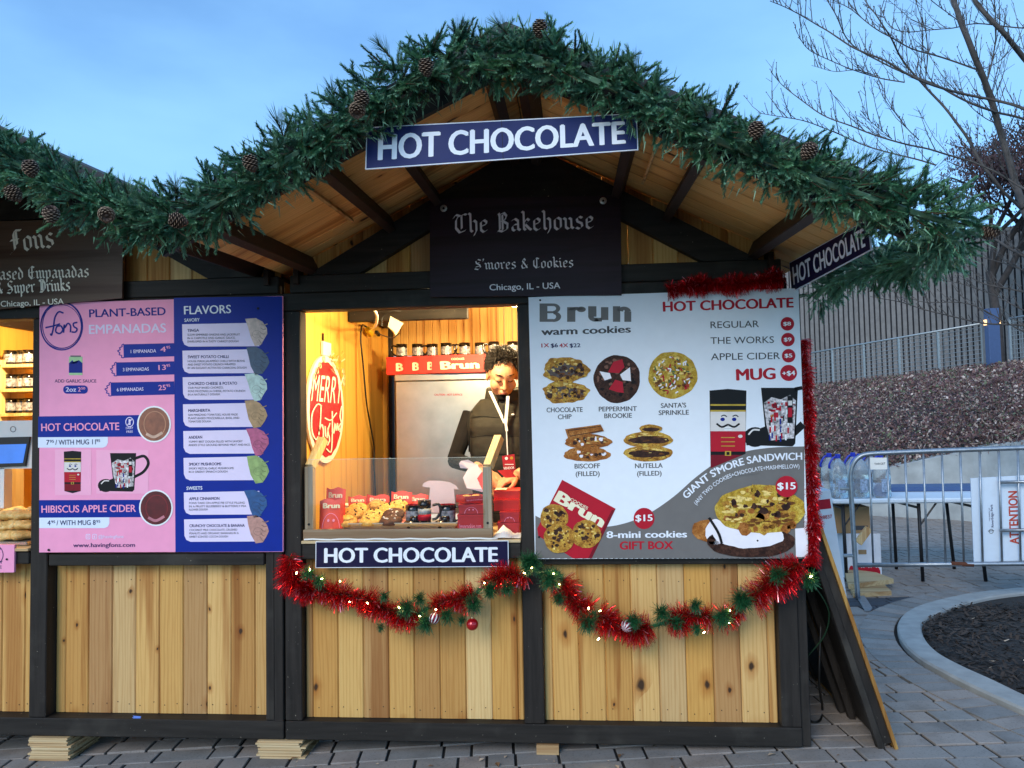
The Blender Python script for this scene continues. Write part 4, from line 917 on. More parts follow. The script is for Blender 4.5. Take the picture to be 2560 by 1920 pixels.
SPR = [sprig(.12, .021, 170, .0026, 1, .45, 2, 1.15), sprig(.10, .019, 150, .0026, 2, .4, 1, 1.2), sprig(.14, .022, 190, .0027, 3, .5, 3, 1.1), sprig(.09, .020, 140, .0026, 4, .3, 0, 1.2), sprig(.125, .020, 170, .0026, 6, .6, 2, 1.15)]
SPRP = [sprig(.07, .10, 70, .002, 7, 0, 0, 1.7, PINE), sprig(.06, .08, 64, .002, 8, 0, 0, 1.4, PINE)]
CONEM = pm('cone_scale', '#4a3428', .65, var=.35, scale=40); CONET = pm('cone_tip', '#8d7662', .7, var=.2)
def cone_mesh():
    m = MB(); H_ = .085; r = random.Random(2)
    m.ball((0, 0, H_ * .46), .024, 8, 6, (1, 1, 1.6))
    k = 0
    for i in range(10):
        t = i / 9; R_ = .033 * math.sin(math.pi * (.16 + .76 * (1 - t))) ** .8; nn = 8
        for j in range(nn):
            q = 2 * math.pi * (j + .5 * (i % 2)) / nn; o = Vector((math.cos(q), math.sin(q), 0)); s = Vector((-math.sin(q), math.cos(q), 0)); z = H_ * (.04 + .88 * t)
            p = o * R_ * .55 + Vector((0, 0, z)); e = o * (R_ + .004) + Vector((0, 0, z + .009)); wd = R_ * .42
            m.mi = 0; m.add([p - s * wd * .6, p + s * wd * .6, e + s * wd, e - s * wd, e + Vector((0, 0, -.006))], [(0, 1, 2, 3), (0, 4, 2, 1), (0, 3, 4), (3, 2, 4)])
            m.mi = 1; m.add([e + s * wd * .8, e - s * wd * .8, e + o * .004 - Vector((0, 0, .003))], [(0, 1, 2)]); k += 1
    return m.mesh('pine_cone', [CONEM, CONET])
CONE = cone_mesh()
def align(d, roll=0.0):
    return d.to_track_quat('Z', 'Y').to_matrix().to_4x4() @ Rz(roll)
FING = [([v.co.copy() for v in me.vertices], [tuple(p.vertices) for p in me.polygons if p.material_index == 0]) for me in (SPR[1], SPR[3])]
def garland(label, path, n, thick, seed, cones=(), npine=6, group='evergreen garlands along the roof edges', up=None):
    r = random.Random(seed); P = [Vector(p) for p in path]; c = sum(P, Vector()) / len(P)
    root = empty('evergreen_garland', tuple(P[0]), label, 'garland', group)
    ac = [0.0]
    for a, b in zip(P, P[1:]): ac.append(ac[-1] + (b - a).length)
    def pt(d):
        i = 0
        while i < len(P) - 2 and d > ac[i + 1]: i += 1
        t = (P[i + 1] - P[i]).normalized(); return P[i] + t * (d - ac[i]), t
    core = MB()                                           # short shoots wound round the wire
    rr = random.Random(seed + 50)
    for i in range(int(ac[-1] * 900)):
        p, t = pt(rr.uniform(0, ac[-1])); a = t.orthogonal().normalized(); q = rr.uniform(0, 6.28); o = Matrix.Rotation(q, 3, t) @ a
        d = (o + t * rr.uniform(-.6, .6)).normalized(); R_ = thick * rr.uniform(.15, .62); s = d.cross(Vector((rr.uniform(-1, 1), rr.uniform(-1, 1), rr.uniform(-1, 1)))).normalized() * .0026
        b_ = p + o * R_; l = rr.uniform(.025, .05); core.add([b_ - s, b_ + s, b_ + d * l], [(0, 1, 2)])
    for i in range(int(ac[-1] * 150)):                     # inner shoots, wound too tightly to tell apart
        p, t = pt(rr.uniform(0, ac[-1])); o = Matrix.Rotation(rr.uniform(0, 6.28), 3, t) @ t.orthogonal().normalized(); d = (o + t * rr.uniform(-1.4, 1.4) + Vector((0, -.2, -.1))).normalized()
        M = Matrix.Translation(p + o * thick * rr.uniform(.05, .3)) @ align(d, rr.uniform(0, 6)) @ Matrix.Scale(rr.uniform(.7, 1.0), 4); src = FING[i % 2]; core.add([M @ v for v in src[0]], src[1])
    core.tube(P, .012, 5); core.build('needle_core', FIR, root, kind='stuff')
    for i in range(n):
        p, t = pt((i + r.random()) / n * ac[-1]); a = t.orthogonal().normalized()
        q = r.uniform(0, 6.2832); o = Matrix.Rotation(q, 3, t) @ a
        if o.y > .35 and r.random() < .8: o.y = -o.y * r.uniform(.2, 1)     # the outside shows more tips
        d = (o + t * r.uniform(-1.6, 1.6) + Vector((0, -.3, -.18))).normalized()
        s = r.uniform(.72, 1.02); me = r.choice(SPR)
        inst('sprig', me, Matrix.Translation(p + o * thick * r.uniform(.10, .34)) @ align(d, r.uniform(0, 6.28)) @ Matrix.Scale(s, 4), root)
    for i in range(npine):
        p, t = pt((i + r.uniform(.1, .9)) / npine * ac[-1]); d = Vector((r.uniform(-.6, .6), -.6, r.uniform(-.3, .9))).normalized()
        inst('pine_sprig', r.choice(SPRP), Matrix.Translation(p + d * thick * .5) @ align(d) @ Matrix.Scale(.85, 4), root)
    for k, (x, y, Y_, dx, dz) in enumerate(cones):
        d = Vector((dx, -.45, dz)).normalized(); inst('pine_cone', CONE, Matrix.Translation(at(x, y, Y_)) @ align(d, k) @ Matrix.Scale(.66, 4) @ Matrix.Translation((0, 0, -.04)), root)
    return root
def gp(px_list, Y): return spline([at(x, y, Y) for x, y in px_list], 5)
garland('thick evergreen garland with cones on the left slope of the bakehouse roof', gp([(430, 560), (540, 505), (640, 450), (760, 372), (880, 296), (1000, 214), (1110, 165), (1210, 158), (1262, 150)], -1.10), 280, .19, 21,
        [(1066, 172, -1.27, -.1, .9), (904, 252, -1.27, .2, .8), (628, 412, -1.26, -.2, .9), (448, 552, -1.27, -.7, .1), (893, 272, -1.26, .1, -.6)], 5)
garland('thick evergreen garland running down the right slope of the bakehouse roof', gp([(1268, 140), (1340, 146), (1440, 184), (1560, 232), (1680, 292), (1800, 352), (1920, 400), (2040, 450), (2160, 490), (2280, 530), (2390, 560)], -1.10), 296, .19, 22,
        [(1350, 75, -1.24, .1, .95), (2020, 382, -1.24, .3, .5), (2468, 578, -1.2, .6, -.4), (1890, 330, -1.24, .1, .8)], 5)
garland('garland tail turning back under the right eave of the bakehouse roof', [at(2400, 575, -1.10), at(2370, 625, -.98), at(2290, 655, -.75), at(2180, 672, -.45), at(2080, 700, -.15), at(2040, 745, .02)], 105, .14, 23, [], 3)
garland('evergreen garland with five cones on the empanada stall roof', gp([(-60, 350), (40, 405), (120, 452), (200, 494), (290, 532), (380, 552), (450, 555)], -1.10), 180, .185, 24,
        [(77, 425, -1.3, .1, .9), (37, 487, -1.3, -.3, .6), (128, 540, -1.3, .3, .6), (266, 535, -1.26, .3, -.3), (450, 553, -1.30, -.9, .1)], 5)

# ------------------------------------------------------------------ tinsel, swags and fairy lights
TINS = pm('red_tinsel', '#dc1a24', .22, .75, var=.25, scale=30); TINP = pm('pink_tinsel', '#e0909c', .3, .7, var=.2)
SWFIR = pm('swag_needles', '#1f5a34', .5, var=.5, scale=60)
BULB = pm('fairy_bulb', '#ffd98a', .3, emit=30.0, var=.02)
WIRE = pm('green_wire', '#10301c', .5)
def tinsel_mb(path, R_, dens, seed, hang=.3, mb=None):
    r = random.Random(seed); P = [Vector(p) for p in path]; m = mb or MB(); ac = [0.0]
    for a, b in zip(P, P[1:]): ac.append(ac[-1] + (b - a).length)
    for k in range(int(ac[-1] * dens)):
        d = r.uniform(0, ac[-1]); i = 0
        while i < len(P) - 2 and d > ac[i + 1]: i += 1
        t = (P[i + 1] - P[i]).normalized(); p = P[i] + t * (d - ac[i]); o = Matrix.Rotation(r.uniform(0, 6.28), 3, t) @ t.orthogonal().normalized()
        cl = .88 + .2 * math.sin(d * 37 + seed); L = R_ * r.uniform(.55, 1.1) * cl; dv = (o + t * r.uniform(-.5, .5) + Vector((0, 0, -hang * r.random()))).normalized()
        if p.y + dv.y * L > -.008 and p.y < 0.0: dv.y = -abs(dv.y) * .6 - .05; dv.normalize()
        s = dv.cross(Vector((r.uniform(-1, 1), r.uniform(-1, 1), r.uniform(-1, 1)))).normalized() * r.uniform(.0005, .0011)
        c = p + dv * L * .55 + Vector((0, 0, .004)); e = p + dv * L + Vector((0, 0, -.006 * r.random())); m.mi = 1 if r.random() < .035 else 0
        if m.mi: s *= 2.4
        m.add([p - s, p + s, c + s, c - s, e + s * .9, e - s * .9], [(0, 1, 2, 3), (3, 2, 4, 5)])
    return m
def swag(label, px_list, Y, lights, seed, green, tins):
    P = spline([at(x, y, Y) for x, y in px_list], 8)
    root = empty('tinsel_swag', tuple(P[0]), label, 'garland', 'tinsel swags below the counter')
    m = None
    for (a, b, R_) in tins:
        i0, i1 = int(a * (len(P) - 1)), int(b * (len(P) - 1)); m = tinsel_mb(P[i0:i1 + 1], R_, 8500, seed + i0, mb=m)
    m.build('tinsel', [TINS, TINP], root, kind='stuff')
    g = MB(); r = random.Random(seed)
    g.tube(P, .008, 5)
    for i in range(3600):
        k = r.randrange(len(P) - 1); p = P[k].lerp(P[k + 1], r.random()); t = (P[k + 1] - P[k]).normalized(); o = Matrix.Rotation(r.uniform(0, 6.28), 3, t) @ t.orthogonal().normalized()
        d = (o + t * r.uniform(-.6, .6)).normalized(); l = r.uniform(.015, .04)
        if p.y + d.y * l > -.008: d.y = -abs(d.y); 
        s = d.cross(Vector((r.uniform(-1, 1), 1, r.uniform(-1, 1)))).normalized() * .0013; g.add([p - s, p + s, p + d * l], [(0, 1, 2)])
    for (x, y, R_, cnt) in green:                        # fuller tufts of needles
        c = at(x, y, Y - .045); cnt = int(cnt * 1.8)
        for i in range(cnt):
            d = Vector((r.gauss(0, 1), -abs(r.gauss(0, 1)), r.gauss(0, 1))).normalized(); l = R_ * r.uniform(.6, 1.1); s = d.cross(Vector((r.uniform(-1, 1), r.uniform(-1, 1), 1))).normalized() * .0014
            b_ = c + d * R_ * .12 + Vector((r.uniform(-1, 1), 0, r.uniform(-1, 1))) * R_ * .35; g.add([b_ - s, b_ + s, b_ + d * l + s * .5, b_ + d * l - s * .5], [(0, 1, 2, 3)])
    g.build('fir_wire', SWFIR, root, kind='stuff')
    bm2 = MB(); bm2.lathe([(.001, 0), (.0024, .003), (.0026, .008), (.001, .014)], (0, 0, 0), 8); me = bm2.mesh('fairy_light', BULB, True)
    for (x, y) in lights:
        inst('fairy_light', me, Matrix.Translation(at(x, y, Y - .055)) @ align(Vector((r.uniform(-.6, .6), -.5, r.uniform(-.6, .8)))), root)
    return root
ZS = lambda x, y: (660 + x * .3495, 1340 + y * .3495)
ZT = lambda x, y: (1300 + x * .3616, 1340 + y * .3616)
swag('sagging red tinsel swag with fairy lights under the serving window', [ZS(*p) for p in [(180, 150), (200, 270), (280, 370), (430, 400), (600, 430), (760, 470), (880, 540), (980, 570), (1100, 560), (1200, 500), (1350, 460), (1500, 420), (1600, 330), (1750, 280), (1880, 290)]], -.055,
     [ZS(*p) for p in [(330, 235), (232, 272), (420, 305), (540, 325), (610, 470), (970, 518), (1110, 572), (1235, 525), (1578, 340), (1855, 262), (1920, 225), (735, 475)]], 61,
     [(*ZS(320, 265), .035, 130), (*ZS(400, 320), .035, 130), (*ZS(1020, 510), .045, 180), (*ZS(1160, 620), .05, 160), (*ZS(1310, 570), .04, 140), (*ZS(1500, 480), .045, 200), (*ZS(1620, 390), .04, 200), (*ZS(1740, 370), .035, 140), (*ZS(1900, 190), .05, 200), (*ZS(840, 650), .025, 60), (*ZS(865, 430), .03, 80), (*ZS(1120, 450), .04, 120), (*ZS(1415, 600), .025, 60)],
     [(0, .18, .09), (.15, .58, .076), (.66, .80, .076), (.84, 1.0, .08)])
swag('longer red tinsel swag with fairy lights under the white menu board', [ZT(*p) for p in [(120, 260), (250, 250), (300, 330), (380, 470), (520, 540), (650, 610), (800, 650), (1000, 600), (1150, 560), (1300, 560), (1430, 560), (1560, 480), (1680, 360), (1800, 270), (1930, 200)]], -.062,
     [ZT(*p) for p in [(85, 215), (268, 335), (548, 705), (475, 492), (560, 515), (1450, 520), (1445, 600), (1265, 670), (2000, 280), (230, 262)]], 62,
     [(*ZT(80, 190), .05, 220), (*ZT(210, 300), .05, 220), (*ZT(270, 430), .035, 140), (*ZT(470, 590), .05, 200), (*ZT(980, 530), .045, 180), (*ZT(1080, 600), .035, 150), (*ZT(1210, 480), .035, 130), (*ZT(1220, 640), .03, 100), (*ZT(1400, 560), .05, 200), (*ZT(1530, 440), .055, 260), (*ZT(1780, 270), .045, 160), (*ZT(2000, 300), .04, 160), (*ZT(780, 590), .04, 160)],
     [(.13, .27, .082), (.30, .47, .082), (.51, .66, .078), (.70, .77, .07), (.82, 1.0, .10)])
def tinsel_thing(label, P, R_, dens, seed):
    root = empty('tinsel_strand', tuple(P[0]), label, 'tinsel'); tinsel_mb(spline(P, 6), R_, dens, seed, .5).build('tinsel', [TINS, TINP], root, kind='stuff'); return root
tinsel_thing('red tinsel running down beside the right edge of the white menu board', [at(2008, 850, .0), at(2016, 960, -.0), at(2020, 1060, -.01), at(2026, 1150, -.01), at(2030, 1250, -.02), at(2034, 1340, -.03), at(2030, 1410, -.05)], .045, 7500, 71)
tinsel_thing('dark red tinsel tuft lying along the top of the white menu board', [at(1672, 726, -.05), at(1740, 712, -.06), at(1820, 712, -.07), at(1900, 702, -.06), at(1955, 694, -.04)], .058, 9500, 72)

# baubles hanging in the swags
BRED = pm('bauble_red', '#b1101c', .12, .35, var=.05, coat=.6); CAPM = pm('bauble_cap', '#c9b98f', .3, .9)
m_, n_, b_ = nodes('bauble_striped'); tc_ = mk(n_, 'ShaderNodeTexCoord'); sx_ = mk(n_, 'ShaderNodeSeparateXYZ'); n_.links.new(tc_.outputs['Object'], sx_.inputs[0])
an_ = math_(n_, 'ARCTAN2', sx_.outputs[0], sx_.outputs[1]); tw_ = math_(n_, 'ADD', math_(n_, 'MULTIPLY', an_, 9.0), math_(n_, 'MULTIPLY', sx_.outputs[2], 40.0))
n_.links.new(ramp(n_, math_(n_, 'MULTIPLY_ADD', math_(n_, 'SINE', tw_), .5), [(0, lin('#e9e6e8')), (.25, lin('#e9e6e8')), (.3, lin('#7b0f2c')), (1, lin('#7b0f2c'))]), b_.inputs['Base Color'])
b_.inputs['Roughness'].default_value = .15; BSTR = m_
def bauble(label, x, y, R_, mat, Y=-.10, tilt=(0, 0)):
    c = at(x, y, Y); root = empty('bauble', tuple(c), label, 'bauble', 'baubles in the swags')
    b = MB(); b.ball((0, 0, 0), R_, 22, 14); M = Matrix.Translation(c) @ Rx(tilt[0]) @ Ry(tilt[1])
    inst('ball', b.mesh('ball', mat, True), M, root)
    b = MB(); b.lathe([(R_ * .26, R_ * .93), (R_ * .26, R_ * 1.2), (R_ * .1, R_ * 1.24), (.0012, R_ * 1.45)], (0, 0, 0), 10); inst('cap', b.mesh('cap', CAPM, True), M, root)
bauble('shiny red bauble hanging lowest from the swag under the window', *ZS(1490, 632), .028, BRED)
bauble('striped white and maroon bauble in the swag under the window', *ZS(1218, 590), .026, BSTR, tilt=(-.4, .2))
bauble('striped white and maroon bauble in the swag under the white menu', *ZT(740, 622), .028, BSTR, tilt=(-1.1, .5))

# ------------------------------------------------------------------ inside the bakehouse stall
PORC = pm('lamp_housing', '#e8e6df', .4, var=.03)
def lamp(label, x, y, z, power, R_=.05, vis=True):
    """white clip lamp with a warm bulb, screwed under the roof"""
    root = empty('work_lamp', (x, y, z), label, 'lamp', 'warm lamps inside the stalls')
    b = MB(); b.lathe([(.03, .075), (.075, .0), (.079, .0), (.036, .085), (.02, .1)], (x, y, z), 18); b.build('lamp_shade', PORC, root, smooth=True)
    b = MB(); b.ball((x, y, z + .012), .03, 14, 9); b.build('bulb', pm('lamp_bulb', '#ffcf80', .3, emit=30.0, var=.01), root, smooth=True)
    l = bpy.data.lights.new('lamp_light', 'POINT'); l.energy = power; l.color = (1.0, .76, .40); l.shadow_soft_size = .06
    o = bpy.data.objects.new('lamp_light', l); o.location = (x, y, z - .05); put(o, root)
lamp('white work lamp up behind the window header', -.66, .14, 2.2, 42)
lamp('white work lamp at the top right corner of the serving window', -.30, .95, 2.21, 30)
lamp('white work lamp inside the empanada stall', -3.15, .6, 2.24, 50)

# merry christmas plaque on the left wall
XW = L1 + .034
WW = pm('plaque_white', '#f2ead8', .5, var=.04); PR = pm('plaque_red', '#b3161f', .45, var=.08)
pc = lambda x, y: atX(740 + x * .3738, 740 + y * .3738, XW)
pq = empty('wall_plaque', tuple(pc(185, 760)), 'round red and white merry christmas plaque on the yellow wall', 'plaque')
c0, cT, cB = pc(185, 760), pc(185, 400), pc(190, 1118); Rz_ = (cT.z - cB.z) / 2; cc = Vector((XW, (pc(58, 760).y + pc(305, 760).y) / 2, (cT.z + cB.z) / 2)); Ry_ = abs(pc(58, 760).y - pc(305, 760).y) / 2
def wdisc(nm, ry, rz, x0, x1, mat, wob=0, n=48):
    b = MB(); pts = [(cc.y + ry * (1 + wob * math.sin(18 * 6.2832 * i / n)) * math.cos(6.2832 * i / n), cc.z + rz * (1 + wob * math.sin(18 * 6.2832 * i / n)) * math.sin(6.2832 * i / n)) for i in range(n)]
    b.add([(x1, y, z) for y, z in pts] + [(x0, y, z) for y, z in pts], [tuple(range(n)), tuple(range(2 * n - 1, n - 1, -1))] + [(i, i + n, (i + 1) % n + n, (i + 1) % n) for i in range(n)]); return b.build(nm, mat, pq)
wdisc('plaque_board', Ry_, Rz_, XW, XW + .012, WW); wdisc('plaque_field', Ry_ * .87, Rz_ * .88, XW + .0125, XW + .015, PR, .012, 90)
B = Board(pq, lambda x, y: atX(740 + x * .3738, 740 + y * .3738, XW + .016), .0008, nrm=Vector((1, 0, 0)))
B.text('MERRY', [(100, 700), (300, 720)], 175, WW, 1, .0)
for pts in ([(170, 735), (140, 725), (105, 790), (105, 900), (130, 960), (150, 930)], [(165, 730), (160, 850), (140, 990)], [(150, 910), (170, 860), (180, 900), (178, 960)], [(192, 870), (195, 940)], [(210, 880), (205, 950)], [(225, 850), (212, 900), (222, 960), (208, 1000)],
            [(240, 770), (240, 920), (232, 1040), (200, 1020)], [(190, 815), (230, 830), (270, 780)], [(250, 920), (258, 850), (266, 900), (274, 850), (280, 900)], [(298, 850), (284, 880), (296, 900)], [(303, 735), (292, 800), (302, 860), (290, 910)]): B.line(pts, 8, WW, 2, 'script_lettering', k=5)
B.done()
b = MB(); b.box(XW, XW + .012, pc(168, 380).y, pc(222, 380).y, pc(195, 400).z, pc(195, 310).z); b.build('hanger', WW, pq)
MB().box(XW, XW + .004, pc(176, 280).y, pc(182, 280).y, pc(180, 300).z, pc(180, 250).z).build('nail', SCREW, pq)
RIB = pm('ribbon_gold', '#d9cda0', .35, .5, var=.15); b = MB(); r = random.Random(8)
for k in range(26):
    a = r.uniform(0, 6.28); p = pc(240 + r.uniform(-35, 45), 430 + r.uniform(-40, 60)) + Vector((.02, 0, 0)); d = Vector((r.uniform(.1, .6), math.cos(a), math.sin(a))).normalized() * r.uniform(.02, .05); s = d.cross(Vector((1, .2, .3))).normalized() * .004
    b.add([p - s, p + s, p + d + s, p + d - s], [(0, 1, 2, 3)])
for (x, y) in ((165, 425), (140, 465), (120, 500), (106, 540), (295, 505), (302, 545), (300, 585)):
    p = pc(x, y) + Vector((.018, 0, 0)); b.tube([p + Vector((0, .014 * math.cos(t), .016 * math.sin(t))) for t in [i * .7 for i in range(10)]], .0035, 5)
b.build('curled_ribbon', RIB, pq, kind='stuff')

# plug, extension cord and the dangling adapter under the roof
BLK = pm('black_rubber', '#141312', .5, var=.1); YEL = pm('yellow_plug', '#d9b31e', .4, var=.06); WHC = pm('white_cord', '#efe9d6', .45, var=.03)
zc = lambda x, y: (740 + x * .3738, 740 + y * .3738)
cd = empty('extension_cord', tuple(atX(*zc(440, 200), XW + .02)), 'black extension cord with yellow plug hanging down the yellow wall', 'cord')
pts = [atX(*zc(x, y), XW + .02) for x, y in [(470, 205), (440, 200), (433, 300), (448, 450), (462, 620), (475, 740), (500, 880), (522, 1010), (520, 1120), (527, 1230), (530, 1330)]]
b = MB(); b.tube(spline(pts, 6), .0055, 7); b.build('cable', BLK, cd, smooth=True)
p = atX(*zc(490, 240), XW + .03); b = MB(); b.cbox(-.02, .02, -.045, .045, -.022, .022, .01, T(*p) @ Rx(-.25)); b.build('plug', YEL, cd)
p2 = atX(*zc(545, 250), XW + .035); b = MB(); b.cbox(-.012, .012, -.035, .035, -.012, .012, .004, T(*p2) @ Rx(-.2)); b.build('coupling', BLK, cd)
wc = empty('power_adapter', tuple(at(*zc(530, 100), .6)), 'white cord looping down from the header into the yellow plug', 'cord')
b = MB(); b.tube(spline([at(*zc(525, 92), .35), at(*zc(543, 140), .5), at(*zc(530, 200), .75), p + Vector((.0, .02, .02))], 7), .008, 7); b.build('cable', WHC, wc, smooth=True)
tg = empty('cable_tag', tuple(at(*zc(660, 160), .8)), 'cream paper tag hanging on a thin cable under the roof', 'tag')
b = MB(); q = [at(*zc(x, y), .8 + d) for x, y, d in ((632, 135, 0), (718, 182, .02), (700, 215, .05), (668, 265, .02), (655, 235, -.02), (615, 205, 0))]; b.add(q, [(0, 1, 2, 3, 4, 5)]); b.build('paper', pm('tag_paper', '#e9dfc0', .6, var=.1), tg)
b = MB(); b.tube(spline([at(*zc(575, 200), .8), at(*zc(580, 140), .8), at(*zc(640, 100), .8), at(*zc(700, 100), .85)], 6), .004, 6); b.tube(spline([at(*zc(560, 255), .9), at(*zc(600, 270), 1.0), at(*zc(650, 280), 1.1), at(*zc(690, 250), 1.2)], 6), .0035, 6); b.build('cable', BLK, tg)
bx1('tie_beam', -1.36, -.62, .95, 1.0, 2.14, 2.23, DARKX)
# warming cabinet with boxes and mugs on top
STEEL = pm('brushed_steel', '#b7b3aa', .32, .9, var=.14, scale=6, bump=.06)
Yc = 1.35; cl = at(990, 1100, Yc).x; ct = at(1100, 934, Yc).z; cr = cl + .82
cab = empty('warming_cabinet', (cl + .4, Yc + .2, .106), 'tall stainless warming cabinet behind the counter', 'cabinet')
MB().box(cl, cr, Yc, Yc + .46, .14, ct - .045, ch=.006).build('body', STEEL, cab); MB().box(cl - .004, cr + .004, Yc - .006, Yc + .46, ct - .044, ct, ch=.004).build('top_band', STEEL, cab)
for (x, y) in ((cl + .05, Yc + .05), (cr - .05, Yc + .05), (cl + .05, Yc + .4), (cr - .05, Yc + .4)): MB().lathe([(.02, 0), (.02, .035)], (x, y, .107), 10).build('foot', BLK, cab)
B = Board(cab, lambda x, y: at(x, y, Yc), .001); B.text('CAUTION - HOT SURFACE', [(1086, 989), (1156, 989)], 4.6, I['red'], 1, .02); B.done()
RBOX = pm('red_carton', '#d32a20', .45, var=.05); RBOXD = pm('dark_red_carton', '#b02028', .5, var=.06); CRM = I['cream']
def carton(label, x0, x1, y0, y1, z0, z1, group, face=None, mat=None, rot=0.0, smile=False, lid=True):
    c = Vector(((x0 + x1) / 2, (y0 + y1) / 2, z0)); root = empty('cookie_box', tuple(c), label, 'box', group); M = T(*c) @ Rz(rot)
    w_, d_, h_ = (x1 - x0) / 2, (y1 - y0) / 2, z1 - z0
    MB().box(-w_, w_, -d_, d_, 0, h_, M, ch=.0).build('carton', mat or RBOX, root)
    if lid: MB().box(-w_ - .002, w_ + .002, -d_ - .002, d_ + .0005, h_ - .012, h_ + .0015, M).build('lid_flap', mat or RBOX, root)
    Bq = Board(root, lambda u, v: M @ Vector((-w_ + u * 2 * w_, -d_ - .0022, h_ * (1 - v))), .0006, nrm=(M.to_3x3() @ Vector((0, -1, 0))))
    if face: face(Bq)
    if smile:
        asp = h_ / (2 * w_); Bq.line([(.5 + .26 * math.cos(a), .95 - .26 / asp * math.sin(a) * .95) for a in [math.pi * i / 14 for i in range(15)]], .02, I['pink'], 1, 'smile_print')
        for u in (.42, .58): Bq.disc(u, .55, .03, .03 / asp, I['pink'], 1, 'smile_print', 10)
    Bq.done(); return root
def f_brun(Bq): Bq.text('Brun', [(.16, .80), (.88, .78)], .44, CRM, 1, .05); Bq.text('COOKIES', [(.36, .28), (.60, .28)], .11, CRM, 1, .02)
def f_site(Bq): Bq.text('bruncookies.com', [(.07, .66), (.93, .66)], .24, I['pink'], 1, .01)
bw = at(1218, 910, Yc).x - at(1083, 910, Yc).x; bz0 = ct + .001; bz1 = at(1150, 889, Yc).z
for k, (x, nm) in enumerate(((965, 'red cookie box at the left end of the row on the cabinet'), (1009, 'second red cookie box from the left on the cabinet'), (1049, 'third red cookie box from the left on the cabinet'), (1083, 'red cookie box with its whole wordmark showing on the cabinet'), (1222, 'red cookie box on the cabinet behind the vendor'))):
    x0 = at(x, 910, Yc).x; y0 = Yc - .02 - .004 * k if k < 4 else Yc + .04
    if k < 4: carton(nm, x0, x0 + bw * (.999 if k == 3 else .40 - .02 * k), y0 + .03 - .016 * k, y0 + .33, bz0, bz1, 'red boxes on the cabinet', f_brun if k == 3 else (lambda Bq: Bq.text('B', [(.45, .80), (.80, .80)], .44, CRM, 1, .05)))
    else: carton(nm, x0, x0 + bw * .6, y0, y0 + .25, bz0, bz1, 'red boxes on the cabinet')
MUGB = pm('mug_black_glaze', '#0b0b0e', .12, var=.1, coat=.5); MUGR = pm('mug_red_inside', '#9c1420', .2, var=.05); MUGP = pm('mug_scene_print', '#8f8f96', .3, var=.95, scale=55)
def mug_mesh(H_=.10, R_=.042):
    m = MB(); m.lathe([(R_ * .92, 0), (R_, .006), (R_ * .97, H_ * .18)], (0, 0, 0), 20); n = len(m.f)
    m.lathe([(R_ * .97, H_ * .18), (R_ * .96, H_ * .72)], (0, 0, 0), 20); a = len(m.f)
    m.lathe([(R_ * .96, H_ * .72), (R_, H_), (R_ * .93, H_)], (0, 0, 0), 20); b = len(m.f)
    m.lathe([(R_ * .93, H_), (R_ * .86, H_ * .6), (R_ * .84, .012), (.001, .012)], (0, 0, 0), 20)
    m.m = [0] * n + [1] * (a - n) + [0] * (b - a) + [2] * (len(m.f) - b)
    drop = set()
    for s, e in ((0, n), (n, a), (a, b), (b, len(m.f))): drop |= {e - 1} if s else {e - 1}; drop |= {e - 2} if s else set()
    m.f = [f for i, f in enumerate(m.f) if i not in drop]; m.m = [x for i, x in enumerate(m.m) if i not in drop]
    return m.mesh('cup', [MUGB, MUGP, MUGR], True)
MUG = mug_mesh(); hb = MB(); hb.tube(spline([Vector((0, .040, .085)), Vector((0, .070, .088)), Vector((0, .078, .055)), Vector((0, .058, .024)), Vector((0, .039, .018))], 6), .0065, 8); HND = hb.mesh('handle', MUGB, True)
def mug(label, c, rot, group, s=1.0):
    root = empty('mug', tuple(c), label, 'mug', group); M = T(*c) @ Rz(rot) @ Matrix.Scale(s, 4); inst('cup', MUG, M, root); inst('handle', HND, M, root); return root
names = ['leftmost', 'second', 'third', 'fourth', 'fifth', 'sixth', 'seventh', 'eighth']
for k, x in enumerate((1006, 1044, 1080, 1117, 1162, 1200, 1236, 1282)):
    p = at(x, 888, Yc + .12); mug('black scene mug on the cabinet boxes, %s in the row' % (names[k] + ('' if k == 0 else ' from left')), (p.x, Yc + .10 + .02 * (k % 3), bz1 + .003), 1.6 if k % 2 == 0 else -1.2, 'mugs on the cabinet', .92)

# sneeze guard: timber stands, rail and a clear pane
GREYW = wood('weathered_frame', ['#a79a84', '#b3a58c'], 2, .3, .8); GREYX = wood('weathered_rail', ['#aa9c85', '#b0a38a'], 0, .3, .8); FRESH = wood('fresh_frame', ['#e3c98f', '#dcc084'], 2, .3)
CT = .957
sg = empty('sneeze_guard', (at(1000, 1340, .05).x, .05, CT), 'timber sneeze guard with clear pane on the counter', 'guard')
def stand(x, y0, y1, tx, ty):
    a = at(x, y0, .045); b = at(x, y1, .045); MB().box(a.x - .021, a.x + .021, .025, .066, CT, b.z, ch=.002).build('stand', GREYW, sg)
    t = at(tx, ty, .15); m = MB(); q = Vector((b.x, .045, b.z)); d = (t - q); M = Matrix.Translation(q) @ align(d)
    m.cbox(-.02, .02, -.02, .02, -.003, d.length, .002, M); m.build('arm', FRESH, sg)
    for zz in (CT + .03, CT + .075): inst('screw', bpy.data.meshes.get('screw') or SCREW, Matrix.Translation((a.x, .0245, zz)) @ Rx(math.pi / 2), sg)
stand(776, 1340, 1166, 808, 1098); stand(1221, 1345, 1166, 1248, 1093)
xa, xb = at(764, 1335, .04).x, at(1233, 1335, .04).x
MB().box(xa, xb, .004, .022, CT + .002, at(1000, 1322, .02).z, ch=.002).build('rail', GREYX, sg)
m_, n_, b_ = nodes('clear_acrylic'); b_.inputs['Roughness'].default_value = .02; b_.inputs['IOR'].default_value = 1.1; b_.inputs['Transmission Weight'].default_value = 1.0
